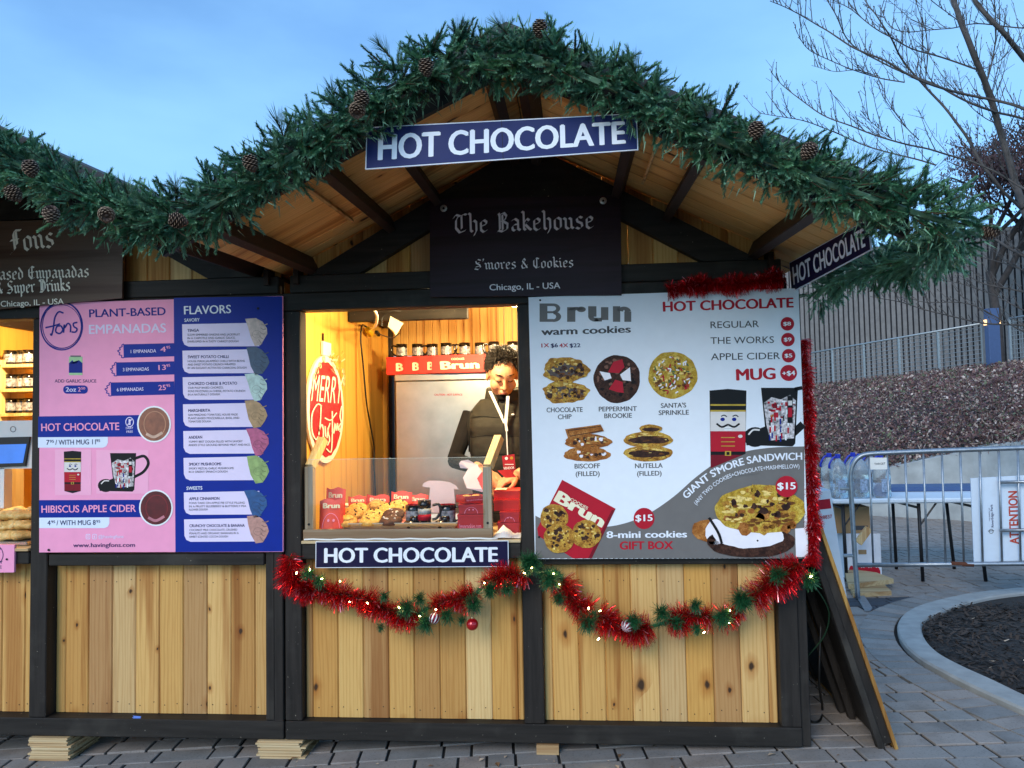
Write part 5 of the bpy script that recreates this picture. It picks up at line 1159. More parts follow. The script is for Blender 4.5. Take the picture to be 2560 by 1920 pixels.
tr = mk(n_, 'ShaderNodeBsdfTransparent'); gl = mk(n_, 'ShaderNodeBsdfGlossy'); gl.inputs['Roughness'].default_value = .03; fr = mk(n_, 'ShaderNodeFresnel'); fr.inputs[0].default_value = 1.35
mx = mk(n_, 'ShaderNodeMixShader'); n_.links.new(math_(n_, 'ADD', fr.outputs[0], math_(n_, 'MULTIPLY', noise_(n_, objvec(n_), 9, 4), .03)), mx.inputs[0]); n_.links.new(tr.outputs[0], mx.inputs[1]); n_.links.new(gl.outputs[0], mx.inputs[2]); n_.links.new(mx.outputs[0], n_.nodes['Material Output'].inputs[0]); ACR = m_
MB().box(xa + .02, xb - .02, .0225, .0245, CT + .03, at(1000, 1146, .024).z).build('pane', ACR, sg)
EDGE = pm('pane_edge', '#cfd3c6', .3, var=.05); zt_ = at(1000, 1146, .024).z; MB().box(xa + .02, xb - .02, .0222, .0248, zt_, zt_ + .0016).build('pane_edge', EDGE, sg)
PAPR = pm('white_paper', '#efeee8', .7, var=.04)

# on the counter
CT2 = CT + .036
tray = empty('baking_tray', (-.9, .3, CT), 'long aluminium tray of cookies on the counter', 'tray'); TM = pm('tray_aluminium', '#c8c6c0', .3, .85, var=.08, scale=8)
tx0, tx1 = at(817, 1318, .10).x, at(1143, 1305, .10).x; m = MB(); ty0, ty1 = .10, .46
o_ = [(tx0, ty0), (tx1, ty0), (tx1, ty1), (tx0, ty1)]; i_ = [(tx0 + .02, ty0 + .02), (tx1 - .02, ty0 + .02), (tx1 - .02, ty1 - .02), (tx0 + .02, ty1 - .02)]
zt2 = CT2 + .032; vs = [(x, y, zt2) for x, y in o_] + [(x, y, zt2) for x, y in [(tx0 + .008, ty0 + .008), (tx1 - .008, ty0 + .008), (tx1 - .008, ty1 - .008), (tx0 + .008, ty1 - .008)]] + [(x, y, CT2 + .006) for x, y in i_] + [(x, y, CT2 + .0015) for x, y in i_] + [(x, y, zt2 - .004) for x, y in o_]
fs = [(8, 9, 10, 11), (15, 14, 13, 12)]
for k in range(4):
    q = (k + 1) % 4; fs += [(k, q, 4 + q, 4 + k), (4 + k, 4 + q, 8 + q, 8 + k), (16 + q, 16 + k, 12 + k, 12 + q), (k, 16 + k, 16 + q, q)]
m.add(vs, fs); m.build('tray_pan', TM, tray); MB().box(tx0 + .03, tx1 - .03, ty0 + .03, ty1 - .02, CT + .001, CT2 + .001).build('riser', RBOXD, tray); MB().box(tx0 + .025, tx1 - .25, ty0 + .025, ty1 - .025, CT2 + .0065, CT + .0075).build('tray_paper', pm('pink_paper', '#e8a0a0', .7, var=.05), tray)
def edough(name, a, b, c, sc=60):
    m, n, bs = nodes(name); v = objvec(n); f = noise_(n, v, sc, 6, .7); n.links.new(ramp(n, f, [(.32, lin(a)), (.5, lin(b)), (.68, lin(c))]), bs.inputs['Base Color']); bs.inputs['Roughness'].default_value = .7; bump_(n, bs, f, .8, .006); return m
CK = [edough('cookie_sugar', '#a87a32', '#d2a850', '#e6cf86'), edough('cookie_chip', '#7d5225', '#c59548', '#dcb66a'), edough('cookie_cocoa', '#2a1711', '#4a2c22', '#6a4433')]
CHIP = pm('choc_chip', '#2a1610', .4, var=.2)
def cookie_mesh(seed):
    r = random.Random(seed); m = MB(); m.ball((0, 0, .010), .058, 18, 8, (1, 1, .42)); m.v = [(x * (1 + .06 * noise.noise((x * 60, y * 60, seed))), y * (1 + .06 * noise.noise((y * 60, x * 60, seed))), max(0, z + .006 * noise.noise((x * 70, y * 70, z * 70 + seed)))) for x, y, z in m.v]
    return m.mesh('dough', CK[0], True)
def cookie(label, x, y, Y, mat, seed, tilt=0.0, chips_=8, top=None):
    p = at(x, y, Y); z = max(p.z, CT2 + .008); root = empty('cookie', (p.x, Y, z), label, 'cookie', 'cookies on the tray'); me = cookie_mesh(seed); me.materials.clear(); me.materials.append(mat)
    M = T(p.x, Y, z) @ Rx(tilt); inst('dough', me, M, root); r = random.Random(seed)
    if chips_:
        b = MB()
        for k in range(chips_): a, d = r.uniform(0, 6.28), .043 * math.sqrt(r.random()); b.ball((d * math.cos(a), d * math.sin(a), .029 + .004 * r.random()), .005, 6, 4)
        inst('chips', b.mesh('chips', CHIP if mat is not CK[2] else PAPR), M, root, kind='stuff')
    if top: b = MB(); b.ball((0, 0, .032), .038, 14, 6, (1, 1, .3)); inst('topping', b.mesh('topping', top, True), M, root)
zk = lambda x, y: (740 + x * .14467, 1180 + y * .14467)
for k, (x, y, Y, mt, t, tp, nm) in enumerate(((870, 900, .15, 1, .2, CK[0], 'wafer-topped cookie at the front left of the tray'), (1280, 890, .15, 0, .15, None, 'pale crumbly cookie at the front middle of the tray'), (1640, 880, .15, 2, .15, None, 'cocoa cookie at the front of the tray beside the mugs'),
        (960, 760, .24, 1, .5, None, 'chip cookie leaning behind the wafer-topped one'), (1330, 790, .23, 0, .35, None, 'pale speckled cookie in the middle of the tray'), (1690, 770, .23, 2, .35, None, 'dark cocoa cookie behind the front cocoa one'),
        (1060, 690, .33, 0, .6, None, 'pale cookie leaning on the bags at the back left'), (1390, 640, .36, 1, .5, CK[1], 'filled cookie against the middle paper bag'), (1760, 640, .36, 0, .6, None, 'pale cookie against the right paper bag'), (1540, 690, .33, 0, .5, None, 'pale cookie between the filled and the right one'))):
    cookie(nm, *zk(x, y), Y, CK[mt], 100 + k, t, 7, tp)
BAGM = pm('red_paper_bag', '#e5503f', .55, var=.07, bump=.15, scale=10)
def bag(label, px, py0, py1, wpx, Y, rz, lean):
    a = at(px, py1, Y); top = at(px, py0, Y); w_ = wpx / (FPX / (Y + 3.6)); h_ = top.z - a.z; z0 = max(a.z, CT + .002)
    root = empty('paper_bag', (a.x, Y, z0), label, 'paper bag', 'red paper bags on the counter'); M = T(a.x, Y, z0) @ Rz(rz) @ Rx(lean)
    m = MB(); nx, nz = 5, 5; r = random.Random(int(px))
    for side_ in (0, 1):
        for j in range(nz + 1):
            for i in range(nx + 1):
                u, v = i / nx, j / nz; th = .018 * math.sin(math.pi * u) * (1 - v * .8) + .001; m.v.append(tuple(M @ Vector(((u - .5) * w_, (-th if side_ == 0 else th) + .002 * noise.noise((u * 4, v * 4, px)), v * h_ + (.006 * math.sin(u * 9 + px) if j == nz else 0)))))
    k = (nx + 1) * (nz + 1)
    for j in range(nz):
        for i in range(nx):
            q = j * (nx + 1) + i; m.f.append((q, q + 1, q + nx + 2, q + nx + 1)); m.f.append((k + q + 1, k + q, k + q + nx + 1, k + q + nx + 2)); m.m += [0, 0]
    for j in range(nz):
        for i, fl in ((0, 0), (nx, 1)):
            q = j * (nx + 1) + i; m.f.append((q, q + nx + 1, k + q + nx + 1, k + q) if not fl else (q, k + q, k + q + nx + 1, q + nx + 1)); m.m.append(0)
    m.build('bag_paper', BAGM, root, smooth=True)
    def pl_(u, v):
        th = .018 * math.sin(math.pi * max(0, min(1, u))) * (1 - (1 - v) * .8) + .001; return M @ Vector(((u - .5) * w_, -th - .0012, (1 - v) * h_))
    Bq = Board(root, pl_, .0008, nrm=M.to_3x3() @ Vector((0, -1, 0))); Bq.text('Brun', [(.14, .30), (.86, .30)], .17, CRM, 1, .05)
    Bq.line([(.5 + .36 * math.cos(t), .98 - .5 * math.sin(t)) for t in [math.pi * i / 16 for i in range(17)]], .02, I['pink'], 1, 'smile_print')
    for u in (.4, .62): Bq.disc(u, .72, .05, .05, I['pink'], 1, 'smile_print', 10)
    Bq.done()
bag('front red paper bag at the left end of the counter', 828, 1249, 1322, 60, .09, .12, -.15); bag('red paper bag standing behind the left front one', 838, 1221, 1300, 52, .20, -.1, -.1)
bag('red paper bag leaning left behind the cookies', 895, 1240, 1290, 46, .47, .4, -.2); bag('red paper bag in the middle behind the cookies', 944, 1238, 1290, 58, .48, 0, -.15); bag('tallest red paper bag behind the cocoa cookies', 1002, 1229, 1290, 56, .49, -.15, -.15); bag('red paper bag half hidden by the tall mug', 1045, 1236, 1292, 52, .50, -.1, -.15)
# napkins, mugs, boxes at the window
nk = empty('napkin_stack', tuple(at(872, 1240, .5)), 'stack of folded white napkins beside the yellow wall', 'napkins'); b0 = at(872, 1240, .5)
for k in range(9): MB().box(-.062, .062, -.05, .05, 0, .006, T(b0.x, .55, CT + .03 + k * .0095) @ Rz(.05 * math.sin(k * 2.1)) @ Ry(.05)).build('napkin', PAPR, nk)
MB().box(b0.x - .07, b0.x + .07, .49, .61, CT + .001, CT + .029).build('napkin_tray', pm('pale_carton', '#c9a99a', .7, var=.1), nk)
zm = lambda x, y: (1000 + x * .14467, 1180 + y * .14467)
p = at(*zm(240, 850), .2); mug('red-lined black scene mug left of the tall soldier mug', (p.x, .2, CT2 + .008), -1.2, 'mugs on the tray', 1.02)
p = at(*zm(820, 840), .2); mug('red-lined black scene mug at the right end of the tray', (p.x, .2, CT2 + .008), -1.5, 'mugs on the tray', 1.02)
p = at(*zm(425, 850), .16); tm = empty('soldier_mug', (p.x, .16, CT2 + .008), 'tall soldier mug between the two scene mugs', 'mug')
b = MB(); b.lathe([(.032, 0), (.034, .004), (.033, .03)], (p.x, .16, CT2 + .008), 18); b.build('base', MUGB, tm, smooth=True)
for nm, z0, z1, mt in (('coat_band', .03, .06, I['red']), ('face_band', .06, .088, pm('mug_face', '#aab4b8', .3, var=.2, scale=60)), ('hat_band', .088, .128, MUGB)):
    b = MB(); b.lathe([(.0335, z0), (.0335, z1)], (p.x, .16, CT2 + .008), 18); b.build(nm, mt, tm, smooth=True)
inst('handle', HND, T(p.x - .002, .16, CT2 + .02) @ Rz(-1.5) @ Matrix.Scale(1.05, 4), tm)
for (x, nm) in ((165, 'glossy black boot-toe mug at the front left of the mugs'), (700, 'glossy black boot-toe mug at the front right of the mugs')):
    p = at(*zm(x, 860), .14); bt = empty('boot_mug', (p.x, .14, CT2 + .008), nm, 'mug', 'boot mugs on the tray'); b = MB(); b.ball((p.x, .14, CT2 + .018), .030, 16, 10, (1.15, 1.0, .75)); b.build('toe', MUGB, bt, smooth=True); b = MB(); b.lathe([(.02, .0), (.024, .03), (.022, .045)], (p.x + .02, .165, CT2 + .012), 14); b.build('shaft', MUGB, bt, smooth=True)
g1 = 'small red boxes stacked on the counter'
def zbox(label, x0, x1, y0, y1, Y, dep, **k):
    a = at(*zm(x0, y1), Y); c = at(*zm(x1, y0), Y); return carton(label, a.x, c.x, Y, Y + dep, k.pop('z0', max(a.z, CT + .002)), c.z, g1, **k)
zA = at(*zm(1200, 735), .10).z; zB = at(*zm(1200, 560), .10).z
zbox('dark red box with web address at the bottom of the stack by the post', 1000, 1432, 735, 930, .10, .13, mat=RBOXD, face=f_site, z0=CT + .002)
zbox('dark red smiley box in the middle of the stack by the post', 1018, 1445, 560, 735, .10, .13, mat=RBOXD, smile=True, z0=zA + .003)
# open box on top: walls, cookies and a raised white lid
ob = empty('open_cookie_box', (at(*zm(1240, 560), .16).x, .16, zB + .003), 'open dark red box with raised white lid on top of the stack', 'box'); cxo = at(*zm(1225, 500), .16).x; zo = zB + .004; M = T(cxo, .16, zo) @ Rz(.55)
for (x0, x1, y0, y1) in ((-.056, .056, -.056, -.053), (-.056, .056, .053, .056), (-.056, -.053, -.053, .053), (.053, .056, -.053, .053)): MB().box(x0, x1, y0, y1, 0, .036, M).build('wall', RBOXD, ob)
MB().box(-.055, .055, -.055, .055, 0, .003, M).build('bottom', RBOXD, ob)
Bq = Board(ob, lambda u, v: M @ Vector((-.056 + u * .112, -.0562, .036 * (1 - v))), .0006, nrm=M.to_3x3() @ Vector((0, -1, 0))); Bq.text('bruncookies', [(.08, .62), (.88, .62)], .2, I['pink'], 1, .01); Bq.done()
b = MB()
for k in range(6): b.ball(tuple(M @ Vector((random.Random(k).uniform(-.035, .035), random.Random(k + 9).uniform(-.03, .035), .026))), .02, 10, 6, (1, 1, .6))
b.build('mini_cookies', CK[1], ob, smooth=True, kind='stuff')
LILA = pm('white_card', '#cdbfcc', .55, var=.03)
def flap(root, pts, Y, dY, mat=LILA, nm='lid'):
    a = [at(x, y, Y + dY * k) for (x, y, k) in pts]; t = Vector((0, .0015, 0)); n = len(a); b = MB()
    b.add(a + [q + t for q in a], [tuple(reversed(range(n))), tuple(range(n, 2 * n))] + [(i, (i + 1) % n, (i + 1) % n + n, i + n) for i in range(n)]); b.build(nm, mat, root)
zp = lambda x, y, k=0: (900 + x * .3256, 820 + y * .3256, k)
flap(ob, [zp(760, 1040, 1), zp(775, 1020, 1), zp(830, 1012, 1), zp(900, 1050, 1), zp(935, 1100, .7), zp(955, 1240, 0), zp(940, 1260, 0), zp(820, 1230, 0), zp(790, 1150, .5), zp(830, 1080, .8), zp(770, 1075, 1)], .22, .06)
flap(ob, [zp(895, 1160, .6), zp(935, 1105, .7), zp(958, 1120, .4), zp(958, 1250, 0), zp(945, 1250, 0)], .215, .05, RBOX, 'lid_edge')
pb = empty('open_box_lid', tuple(at(1108, 1290, .48)), 'pale box standing open behind the mugs with rounded lid', 'box')
flap(pb, [zp(478, 1215), zp(490, 1190), zp(530, 1172), zp(610, 1172), zp(690, 1185), zp(730, 1205), zp(760, 1240), zp(720, 1235), zp(730, 1330), zp(728, 1420), zp(535, 1420), zp(530, 1320), zp(538, 1225), zp(505, 1222)], .47, .02)
xpb = at(1105, 1300, .38); MB().box(xpb.x - .06, xpb.x + .06, .36, .468, CT + .002, CT + .04).build('carton', RBOXD, pb)
g1 = 'red boxes stacked beside the right post'
a0, a1 = at(*zm(1680, 1000), .12).x, at(*zm(1680, 1000), .12).x + .22
def rb(label, x0, y0, y1, Y, dep, **k): a = at(*zm(x0, y1), Y); c = at(*zm(x0, y0), Y); carton(label, a.x, -.27, Y, Y + dep, k.pop('z0', max(a.z, CT + .002)), c.z, g1, **k)
z1_ = at(*zm(1700, 880), .12).z; z2_ = at(*zm(1700, 700), .12).z; z3_ = at(*zm(1700, 490), .16).z
rb('lowest dark red box at the right end of the counter', 1690, 880, 1010, .12, .16, mat=RBOXD, z0=CT + .002); rb('smiley box second from the bottom at the right end of the counter', 1730, 700, 878, .12, .16, mat=RBOXD, smile=True, z0=z1_ + .003)
rb('deep red box third from the bottom beside the right post', 1625, 490, 690, .16, .2, mat=RBOX, z0=z2_ + .003); rb('bright red box on top of the right stack with cream sticker', 1622, 330, 480, .18, .2, mat=RBOX, z0=z3_ + .003, lid=False)
zt4 = at(*zm(1700, 330), .18).z; MB().box(at(*zm(1640, 300), .22).x, at(*zm(1840, 300), .22).x, .2, .3, zt4 + .004, zt4 + .005).build('sticker', CRM, [o for o in bpy.data.objects if o.get('label', '').startswith('bright red box on top')][0])
flap([o for o in bpy.data.objects if o.get('label', '').startswith('bright red box on top')][0], [zp(1055, 1095), zp(1150, 1085), zp(1200, 1145), zp(1115, 1150)], .30, .02, RBOX, 'raised_flap')
cl_ = empty('paper_napkin', tuple(at(1255, 1345, .05)), 'crumpled white paper at the right end of the sill', 'paper'); m = MB(); n = 12; P0, P1 = at(1232, 1344, .02), at(1302, 1346, .02)
for j in range(5):
    for i in range(n + 1):
        u = i / n; x = P0.x + (P1.x - P0.x) * u; y = .004 + j * .025; z = CT + .004 + (.045 * max(0, 1 - abs(u - .35) * 2.6) * (.4 + .6 * j / 4) + .012 * noise.noise((u * 5, j * .8, 3)) + .012 * u) * (.2 + .8 * min(1, j / 2)); m.v.append((x, y, max(CT + .002, z)))
for j in range(4):
    for i in range(n): q = j * (n + 1) + i; m.f.append((q, q + 1, q + n + 2, q + n + 1)); m.m.append(0)
m.build('sheet', PAPR, cl_, smooth=True)
b = MB(); xs = [at(760 + k * 22, 1347, -.008) for k in range(23)]; b.tube([Vector((q.x, -.006, CT + .006 + .002 * math.sin(k * 1.7))) for k, q in enumerate(xs)], .0045, 5); pp = empty('paper_strip', tuple(xs[0]), 'strip of white paper folded along the window sill', 'paper'); b.build('strip', PAPR, pp, smooth=True)

# ------------------------------------------------------------------ inside the empanada stall: shelves, mugs, till, tray
Ys = 1.0
for k, (yz, nm) in enumerate(((912, 'top'), (973, 'middle'), (1034, 'lowest'))):
    p = at(4, yz, Ys); bx2('shelf', -3.66, at(84, yz, Ys).x + .02, Ys - .02, Ys + .2, p.z - .02, p.z, FRESH, .002)
    for q, x in enumerate((26, 50, 72)):
        c = at(x, yz - 2, Ys + .06); mug('black village mug on the %s shelf of the empanada stall, %s' % (nm, ('left', 'middle', 'right')[q]), (c.x, Ys + .06 + .02 * (q % 2), p.z + .002), 1.2, 'mugs in the empanada stall', .95)
bx2('shelf_upright', -3.66, -3.64, Ys - .02, Ys + .2, .95, at(4, 900, Ys).z, FRESH, .002)
pt = at(-20, 1168, .25); till = empty('till_tablet', (pt.x, .25, .93), 'white till tablet with blue screen in the empanada stall', 'tablet'); TW = pm('till_white', '#dfe0de', .3, var=.02)
MB().prism([(at(-70, 1052, .3).x, at(10, 1052, .3).z), (at(84, 1054, .3).x, at(10, 1052, .3).z), (at(80, 1172, .3).x, at(10, 1172, .3).z), (at(-70, 1172, .3).x, at(10, 1172, .3).z)], .30, .325).build('back_shell', TW, till)
MB().prism([(at(-60, 1094, .285).x, at(0, 1094, .285).z), (at(74, 1093, .285).x, at(0, 1093, .285).z), (at(62, 1166, .285).x, at(0, 1166, .285).z), (at(-60, 1170, .285).x, at(0, 1170, .285).z)], .285, .298).build('bezel', BLK, till)
SCRN = pm('lit_screen', '#2f63b8', .15, var=.3, scale=6, emit=.6); MB().prism([(at(-55, 1112, .283).x, at(0, 1112, .283).z), (at(66, 1111, .283).x, at(0, 1111, .283).z), (at(57, 1158, .283).x, at(0, 1158, .283).z), (at(-55, 1160, .283).x, at(0, 1160, .283).z)], .2825, .2845).build('screen', SCRN, till)
MB().box(pt.x - .03, pt.x + .03, .30, .36, .931, at(0, 1170, .3).z).build('stem', TW, till)
B = Board(till, lambda x, y: at(x, y, .2995), .0006); B.ring(33, 1073, 7, 7, 1.6, I['dgrey'], 1, n=8); B.done()
et = empty('empanada_tray', (at(20, 1350, .1).x, .2, .93), 'tray heaped with folded empanadas in the left stall', 'tray'); ax_ = at(86, 1350, .1).x
MB().box(ax_ - .55, ax_ - .01, .06, .45, .932, .95, ch=.004).build('tray_pan', TM, et)
EM = edough('empanada_dough', '#a9803f', '#d6b069', '#e8cf94', 30); m = MB(); m.ball((0, 0, 0), .06, 14, 8, (1.1, .75, .42))
m.v = [(x, y + .01 * math.sin(x * 60), z + .009 * noise.noise((x * 30, y * 30, z * 30)) - (.02 if z < 0 else 0) * 0) for x, y, z in m.v]; EME = m.mesh('empanada', EM, True)
r = random.Random(6); k = 0
for lay in range(3):
    for i in range(6 - lay):
        for j in range(3 - (lay > 0)):
            inst('empanada', EME, T(ax_ - .06 - i * .075 - r.uniform(0, .02) - lay * .02, .12 + j * .1 + lay * .03, .975 + lay * .048) @ Rz(r.uniform(-.6, .6)) @ Rx(r.uniform(-.5, .5)), et, label=None)

# ------------------------------------------------------------------ the vendor
SKINM = pm('skin', '#d6a07a', .55, var=.08, scale=30); SLEEVE = pm('black_sleeve', '#1f1e1f', .92, var=.2, scale=14, bump=.3, spec=.12); VESTM = pm('quilted_vest', '#35332d', .75, var=.15, scale=20, bump=.15, spec=.2)
HAIRM = pm('dark_hair', '#1a140f', .6, var=.4, scale=60); BROW = pm('brow_hair', '#1d130d', .7); LIPM = pm('lips', '#8c4640', .45)
hp = at(1256, 940, .64); BX = at(1262, 1030, .72).x; BY = .73
vend = empty('person', (BX, BY, .107), 'young vendor in black quilted vest with white lanyard, looking down at boxes', 'person')
m = MB()
def loft(mb, rings, n=24, cap=True):
    vs = []; fs = []
    for (x, y, z, a, b) in rings:
        for j in range(n):
            q = 2 * math.pi * j / n; vs.append((x + a * math.copysign(abs(math.cos(q)) ** .85, math.cos(q)), y + b * math.copysign(abs(math.sin(q)) ** .85, math.sin(q)), z))
    for i in range(len(rings) - 1):
        for j in range(n): fs.append((i * n + j, i * n + (j + 1) % n, (i + 1) * n + (j + 1) % n, (i + 1) * n + j))
    if cap: fs.append(tuple(reversed(range(n)))); fs.append(tuple((len(rings) - 1) * n + j for j in range(n)))
    mb.add(vs, fs)
sh = at(1156, 1006, .74); SZ = sh.z; HW = BX - sh.x
loft(m, [(BX, BY, .86, .165, .115), (BX, BY, .98, .17, .12), (BX, BY, 1.12, .16, .115), (BX, BY, 1.3, .185, .125), (BX, BY + .005, 1.45, .205, .125), (BX, BY + .01, SZ - .06, HW - .035, .095), (BX, BY + .01, SZ - .005, HW * .6, .075), (BX, BY, SZ + .04, .07, .06)])
m.tube([(BX, BY, SZ - .02), (BX - .003, BY - .03, SZ + .07), (hp.x, hp.y + .03, hp.z - .02)], [.066, .060, .056], 14)
HM = Matrix.Translation(hp) @ Rz(.22) @ Rx(.50) @ Matrix.Scale(1.06, 4)
def hb_(c, r, sq): m.ball((0, 0, 0), r, 16, 12, sq, HM @ T(*c))
hb_((0, .022, .035), .093, (.86, 1.0, .98)); hb_((0, -.012, -.035), .078, (.84, .95, 1.0)); hb_((0, -.052, -.092), .030, (1.15, 1, .9)); hb_((0, -.035, .03), .066, (.98, .9, .9))
hb_((.036, -.055, -.025), .032, (1, .8, 1)); hb_((-.036, -.055, -.025), .032, (1, .8, 1)); hb_((0, -.078, .042), .018, (2.4, .7, .7)); hb_((0, -.060, -.062), .034, (1.0, .75, .8))
m.tube([HM @ Vector(p) for p in ((0, -.082, .035), (0, -.098, .0), (0, -.108, -.022), (0, -.094, -.034))], [.007, .010, .0135, .010], 10)
for s_ in (-1, 1): hb_((s_ * .012, -.094, -.025), .010, (1, 1, .8)); hb_((s_ * .030, -.079, .016), .0145, (1.2, .7, .8)); hb_((s_ * .079, .012, -.004), .027, (.34, .75, 1.1))
hb_((0, -.088, -.052), .011, (2.0, .8, .55)); hb_((0, -.087, -.064), .011, (1.7, .8, .6))
# arms: upper arm, forearm, wrist; then palm and five fingers
def arm(S_, E_, W_, fd, up, thumb_side):
    m.tube([S_, S_.lerp(E_, .5), E_], [.052, .049, .044], 12); m.tube([E_, E_.lerp(W_, .35), W_.lerp(E_, .12), W_], [.047, .044, .033, .028], 12)
    f = fd.normalized(); u = (up - f * up.dot(f)).normalized(); s = f.cross(u)
    M = Matrix((( s.x, f.x, u.x, W_.x), (s.y, f.y, u.y, W_.y), (s.z, f.z, u.z, W_.z), (0, 0, 0, 1)))
    m.ball((0, 0, 0), .045, 12, 8, (.95, 1.15, .40), M @ T(0, .052, 0))
    for k, (x, L, d) in enumerate(((-.032, .066, .05), (-.011, .076, .0), (.011, .072, .0), (.031, .056, -.06))):
        p = [M @ Vector(q) for q in ((x * .8, .07, 0), (x, .096, .002), (x * 1.1, .096 + L * .42, -.010), (x * 1.1, .096 + L * .75, -.026), (x * 1.05, .096 + L * .95, -.042))]; m.tube(p, [.0105, .0098, .009, .0082, .0066], 8)
    t = thumb_side; m.tube([M @ Vector(q) for q in ((t * .022, .02, -.004), (t * .048, .042, -.012), (t * .060, .070, -.018), (t * .060, .094, -.024))], [.015, .0125, .0105, .0075], 8)
EL = at(1136, 1150, .66); WR = at(1200, 1172, .47); arm(Vector((sh.x + .05, BY + .01, SZ - .065)), EL, WR, Vector((.6, -.45, -.28)), Vector((.1, -.2, 1)), 1)
ER = Vector((BX + .27, .68, EL.z - .01)); WR2 = at(1292, 1188, .43); arm(Vector((BX + HW - .05, BY + .01, SZ - .065)), ER, WR2, Vector((-.55, -.3, -.25)), Vector((0, -.2, 1)), -1)
for s_ in (-1, 1): m.tube([(BX + s_ * .085, BY, .95), (BX + s_ * .09, BY - .01, .55), (BX + s_ * .09, BY + .01, .17)], [.095, .065, .045], 12); m.ball((BX + s_ * .09, BY - .05, .14), .05, 12, 8, (.9, 2.0, .65))
raw = m.mesh('body', SKINM); ob_ = bpy.data.objects.new('body', raw); COL.objects.link(ob_)
md = ob_.modifiers.new('r', 'REMESH'); md.mode = 'VOXEL'; md.voxel_size = .0045; ms = ob_.modifiers.new('s', 'SMOOTH'); ms.iterations = 3; ms.factor = .5
dg = bpy.context.evaluated_depsgraph_get(); body = bpy.data.meshes.new_from_object(ob_.evaluated_get(dg)); bpy.data.objects.remove(ob_)
body.materials.clear(); body.materials.append(SKINM); body.materials.append(SLEEVE)
hw = [WR, WR2]; ids = []
hi = HM.inverted()
for p in body.polygons:
    c = p.center; skin = c.z > SZ + .035 and (c - hp).length < .2
    for W_, E_ in ((WR, EL), (WR2, ER)):
        ax = (W_ - E_).normalized()
        if (c - W_).length < .2 and (c - W_).dot(ax) > -.035: skin = True
    ids.append(0 if skin else 1)
body.polygons.foreach_set('material_index', ids); body.polygons.foreach_set('use_smooth', [True] * len(ids)); body.name = 'body'
put(bpy.data.objects.new('body', body), vend)
# vest: quilted rings and a standing collar
m = MB(); rings = []
z = .93; 
while z < SZ + .02:
    t = (z - .93) / (SZ - .93); q = abs(math.sin(math.pi * (z - .905) / .105)) ** .42; puff = .008 * q + .020
    a = .165 + .03 * t if t < .75 else .195 + (HW - .045 - .195) * (t - .75) / .12 if t < .87 else (HW - .045) * (1 - (t - .87) * 2.6)
    b = .118 + .012 * math.sin(math.pi * min(1, t)) - (.05 * max(0, t - .8) / .2)
    rings.append((BX, BY + .004, z, a + puff * .8, b + puff)); z += .0075
loft(m, rings, 64, True); m.v = [(x + .004 * noise.noise((x * 24, y * 24, zz * 9)), y + .006 * noise.noise((x * 30, zz * 14, 2)) + .003 * noise.noise((x * 70, zz * 40, 2)), zz + .007 * noise.noise((x * 11, y * 9, 5))) for x, y, zz in m.v]
m.build('vest', VESTM, vend, smooth=True)
SEAM = pm('vest_seam', '#12110f', .9)
for k in range(1, 7):
    zq = .905 + .105 * k; i = min(range(len(rings)), key=lambda j: abs(rings[j][2] - zq)); x_, y_, z_, a_, b_ = rings[i]
    if zq > SZ - .02: break
    b = MB(); b.tube([(x_ + (a_ + .001) * math.copysign(abs(math.cos(q)) ** .85, math.cos(q)), y_ + (b_ + .001) * math.copysign(abs(math.sin(q)) ** .85, math.sin(q)), z_ + .005 * math.sin(q * 5 + k)) for q in [math.pi + math.pi * t / 24 for t in range(25)]], .0026, 5); b.build('quilt_seam', SEAM, vend)
for s_ in (-1, 1):
    b = MB(); b.tube(spline([Vector((BX + s_ * (HW - .07), BY - .095, SZ - .05)), Vector((BX + s_ * (HW - .055), BY - .125, SZ - .09)), Vector((BX + s_ * (HW - .055), BY - .13, SZ - .2)), Vector((BX + s_ * (HW - .05), BY - .10, SZ - .28))], 6), .004, 6); b.build('armhole_binding', SEAM, vend, smooth=True)
m = MB(); n = 26
for j in range(n + 1):
    q = -math.pi / 2 + .28 + (2 * math.pi - .56) * j / n; c, s_ = math.cos(q), math.sin(q); fr = max(0, -s_)
    for (r_, zz) in ((.098, SZ - .03), (.112, SZ + .02), (.104, SZ + .075 - .02 * fr), (.092, SZ + .085 - .02 * fr), (.082, SZ + .06 - .02 * fr), (.080, SZ + .0)): m.v.append((BX + r_ * c * 1.02, BY - .005 + r_ * s_ * .92, zz))
for j in range(n):
    for k in range(5): m.f.append((j * 6 + k, j * 6 + k + 1, j * 6 + k + 7, j * 6 + k + 6)); m.m.append(0)
m.build('collar', VESTM, vend, smooth=True)
MB().box(-.003, .003, -.002, .002, -.26, .0, T(BX + .008, at(1262, 1060, .55).y, SZ - .02)).build('zip', BLK, vend)
# hair: short sides, curls heaped on top
m = MB(); r = random.Random(12)
for i in range(4500):
    u, v = r.uniform(0, 6.2832), r.uniform(-.15, 1.0); rr = math.sqrt(max(0, 1 - v * v)); c = Vector((.083 * rr * math.cos(u), .024 + .096 * rr * math.sin(u), .036 + .084 * v))
    if c.y < -.03 and c.z < .100: continue
    if c.z < .055 and c.y < -.005: continue
    top = max(0, v - .25); L = .008 + .020 * top; d = (c - Vector((0, .02, .03))).normalized(); d = (d + Vector((r.uniform(-.7, .7), r.uniform(-.9, .4), r.uniform(-.4, .5)))).normalized()
    k1 = Vector((r.uniform(-1, 1), r.uniform(-1, 1), r.uniform(-1, 1))) * L * 1.0
    m.tube([HM @ c, HM @ (c + d * L * .5 + k1 * .5), HM @ (c + d * L + k1), HM @ (c + d * L * .9 + k1 * 1.5 - Vector((0, 0, L * .3)))], [.0024, .0024, .002, .001], 4)
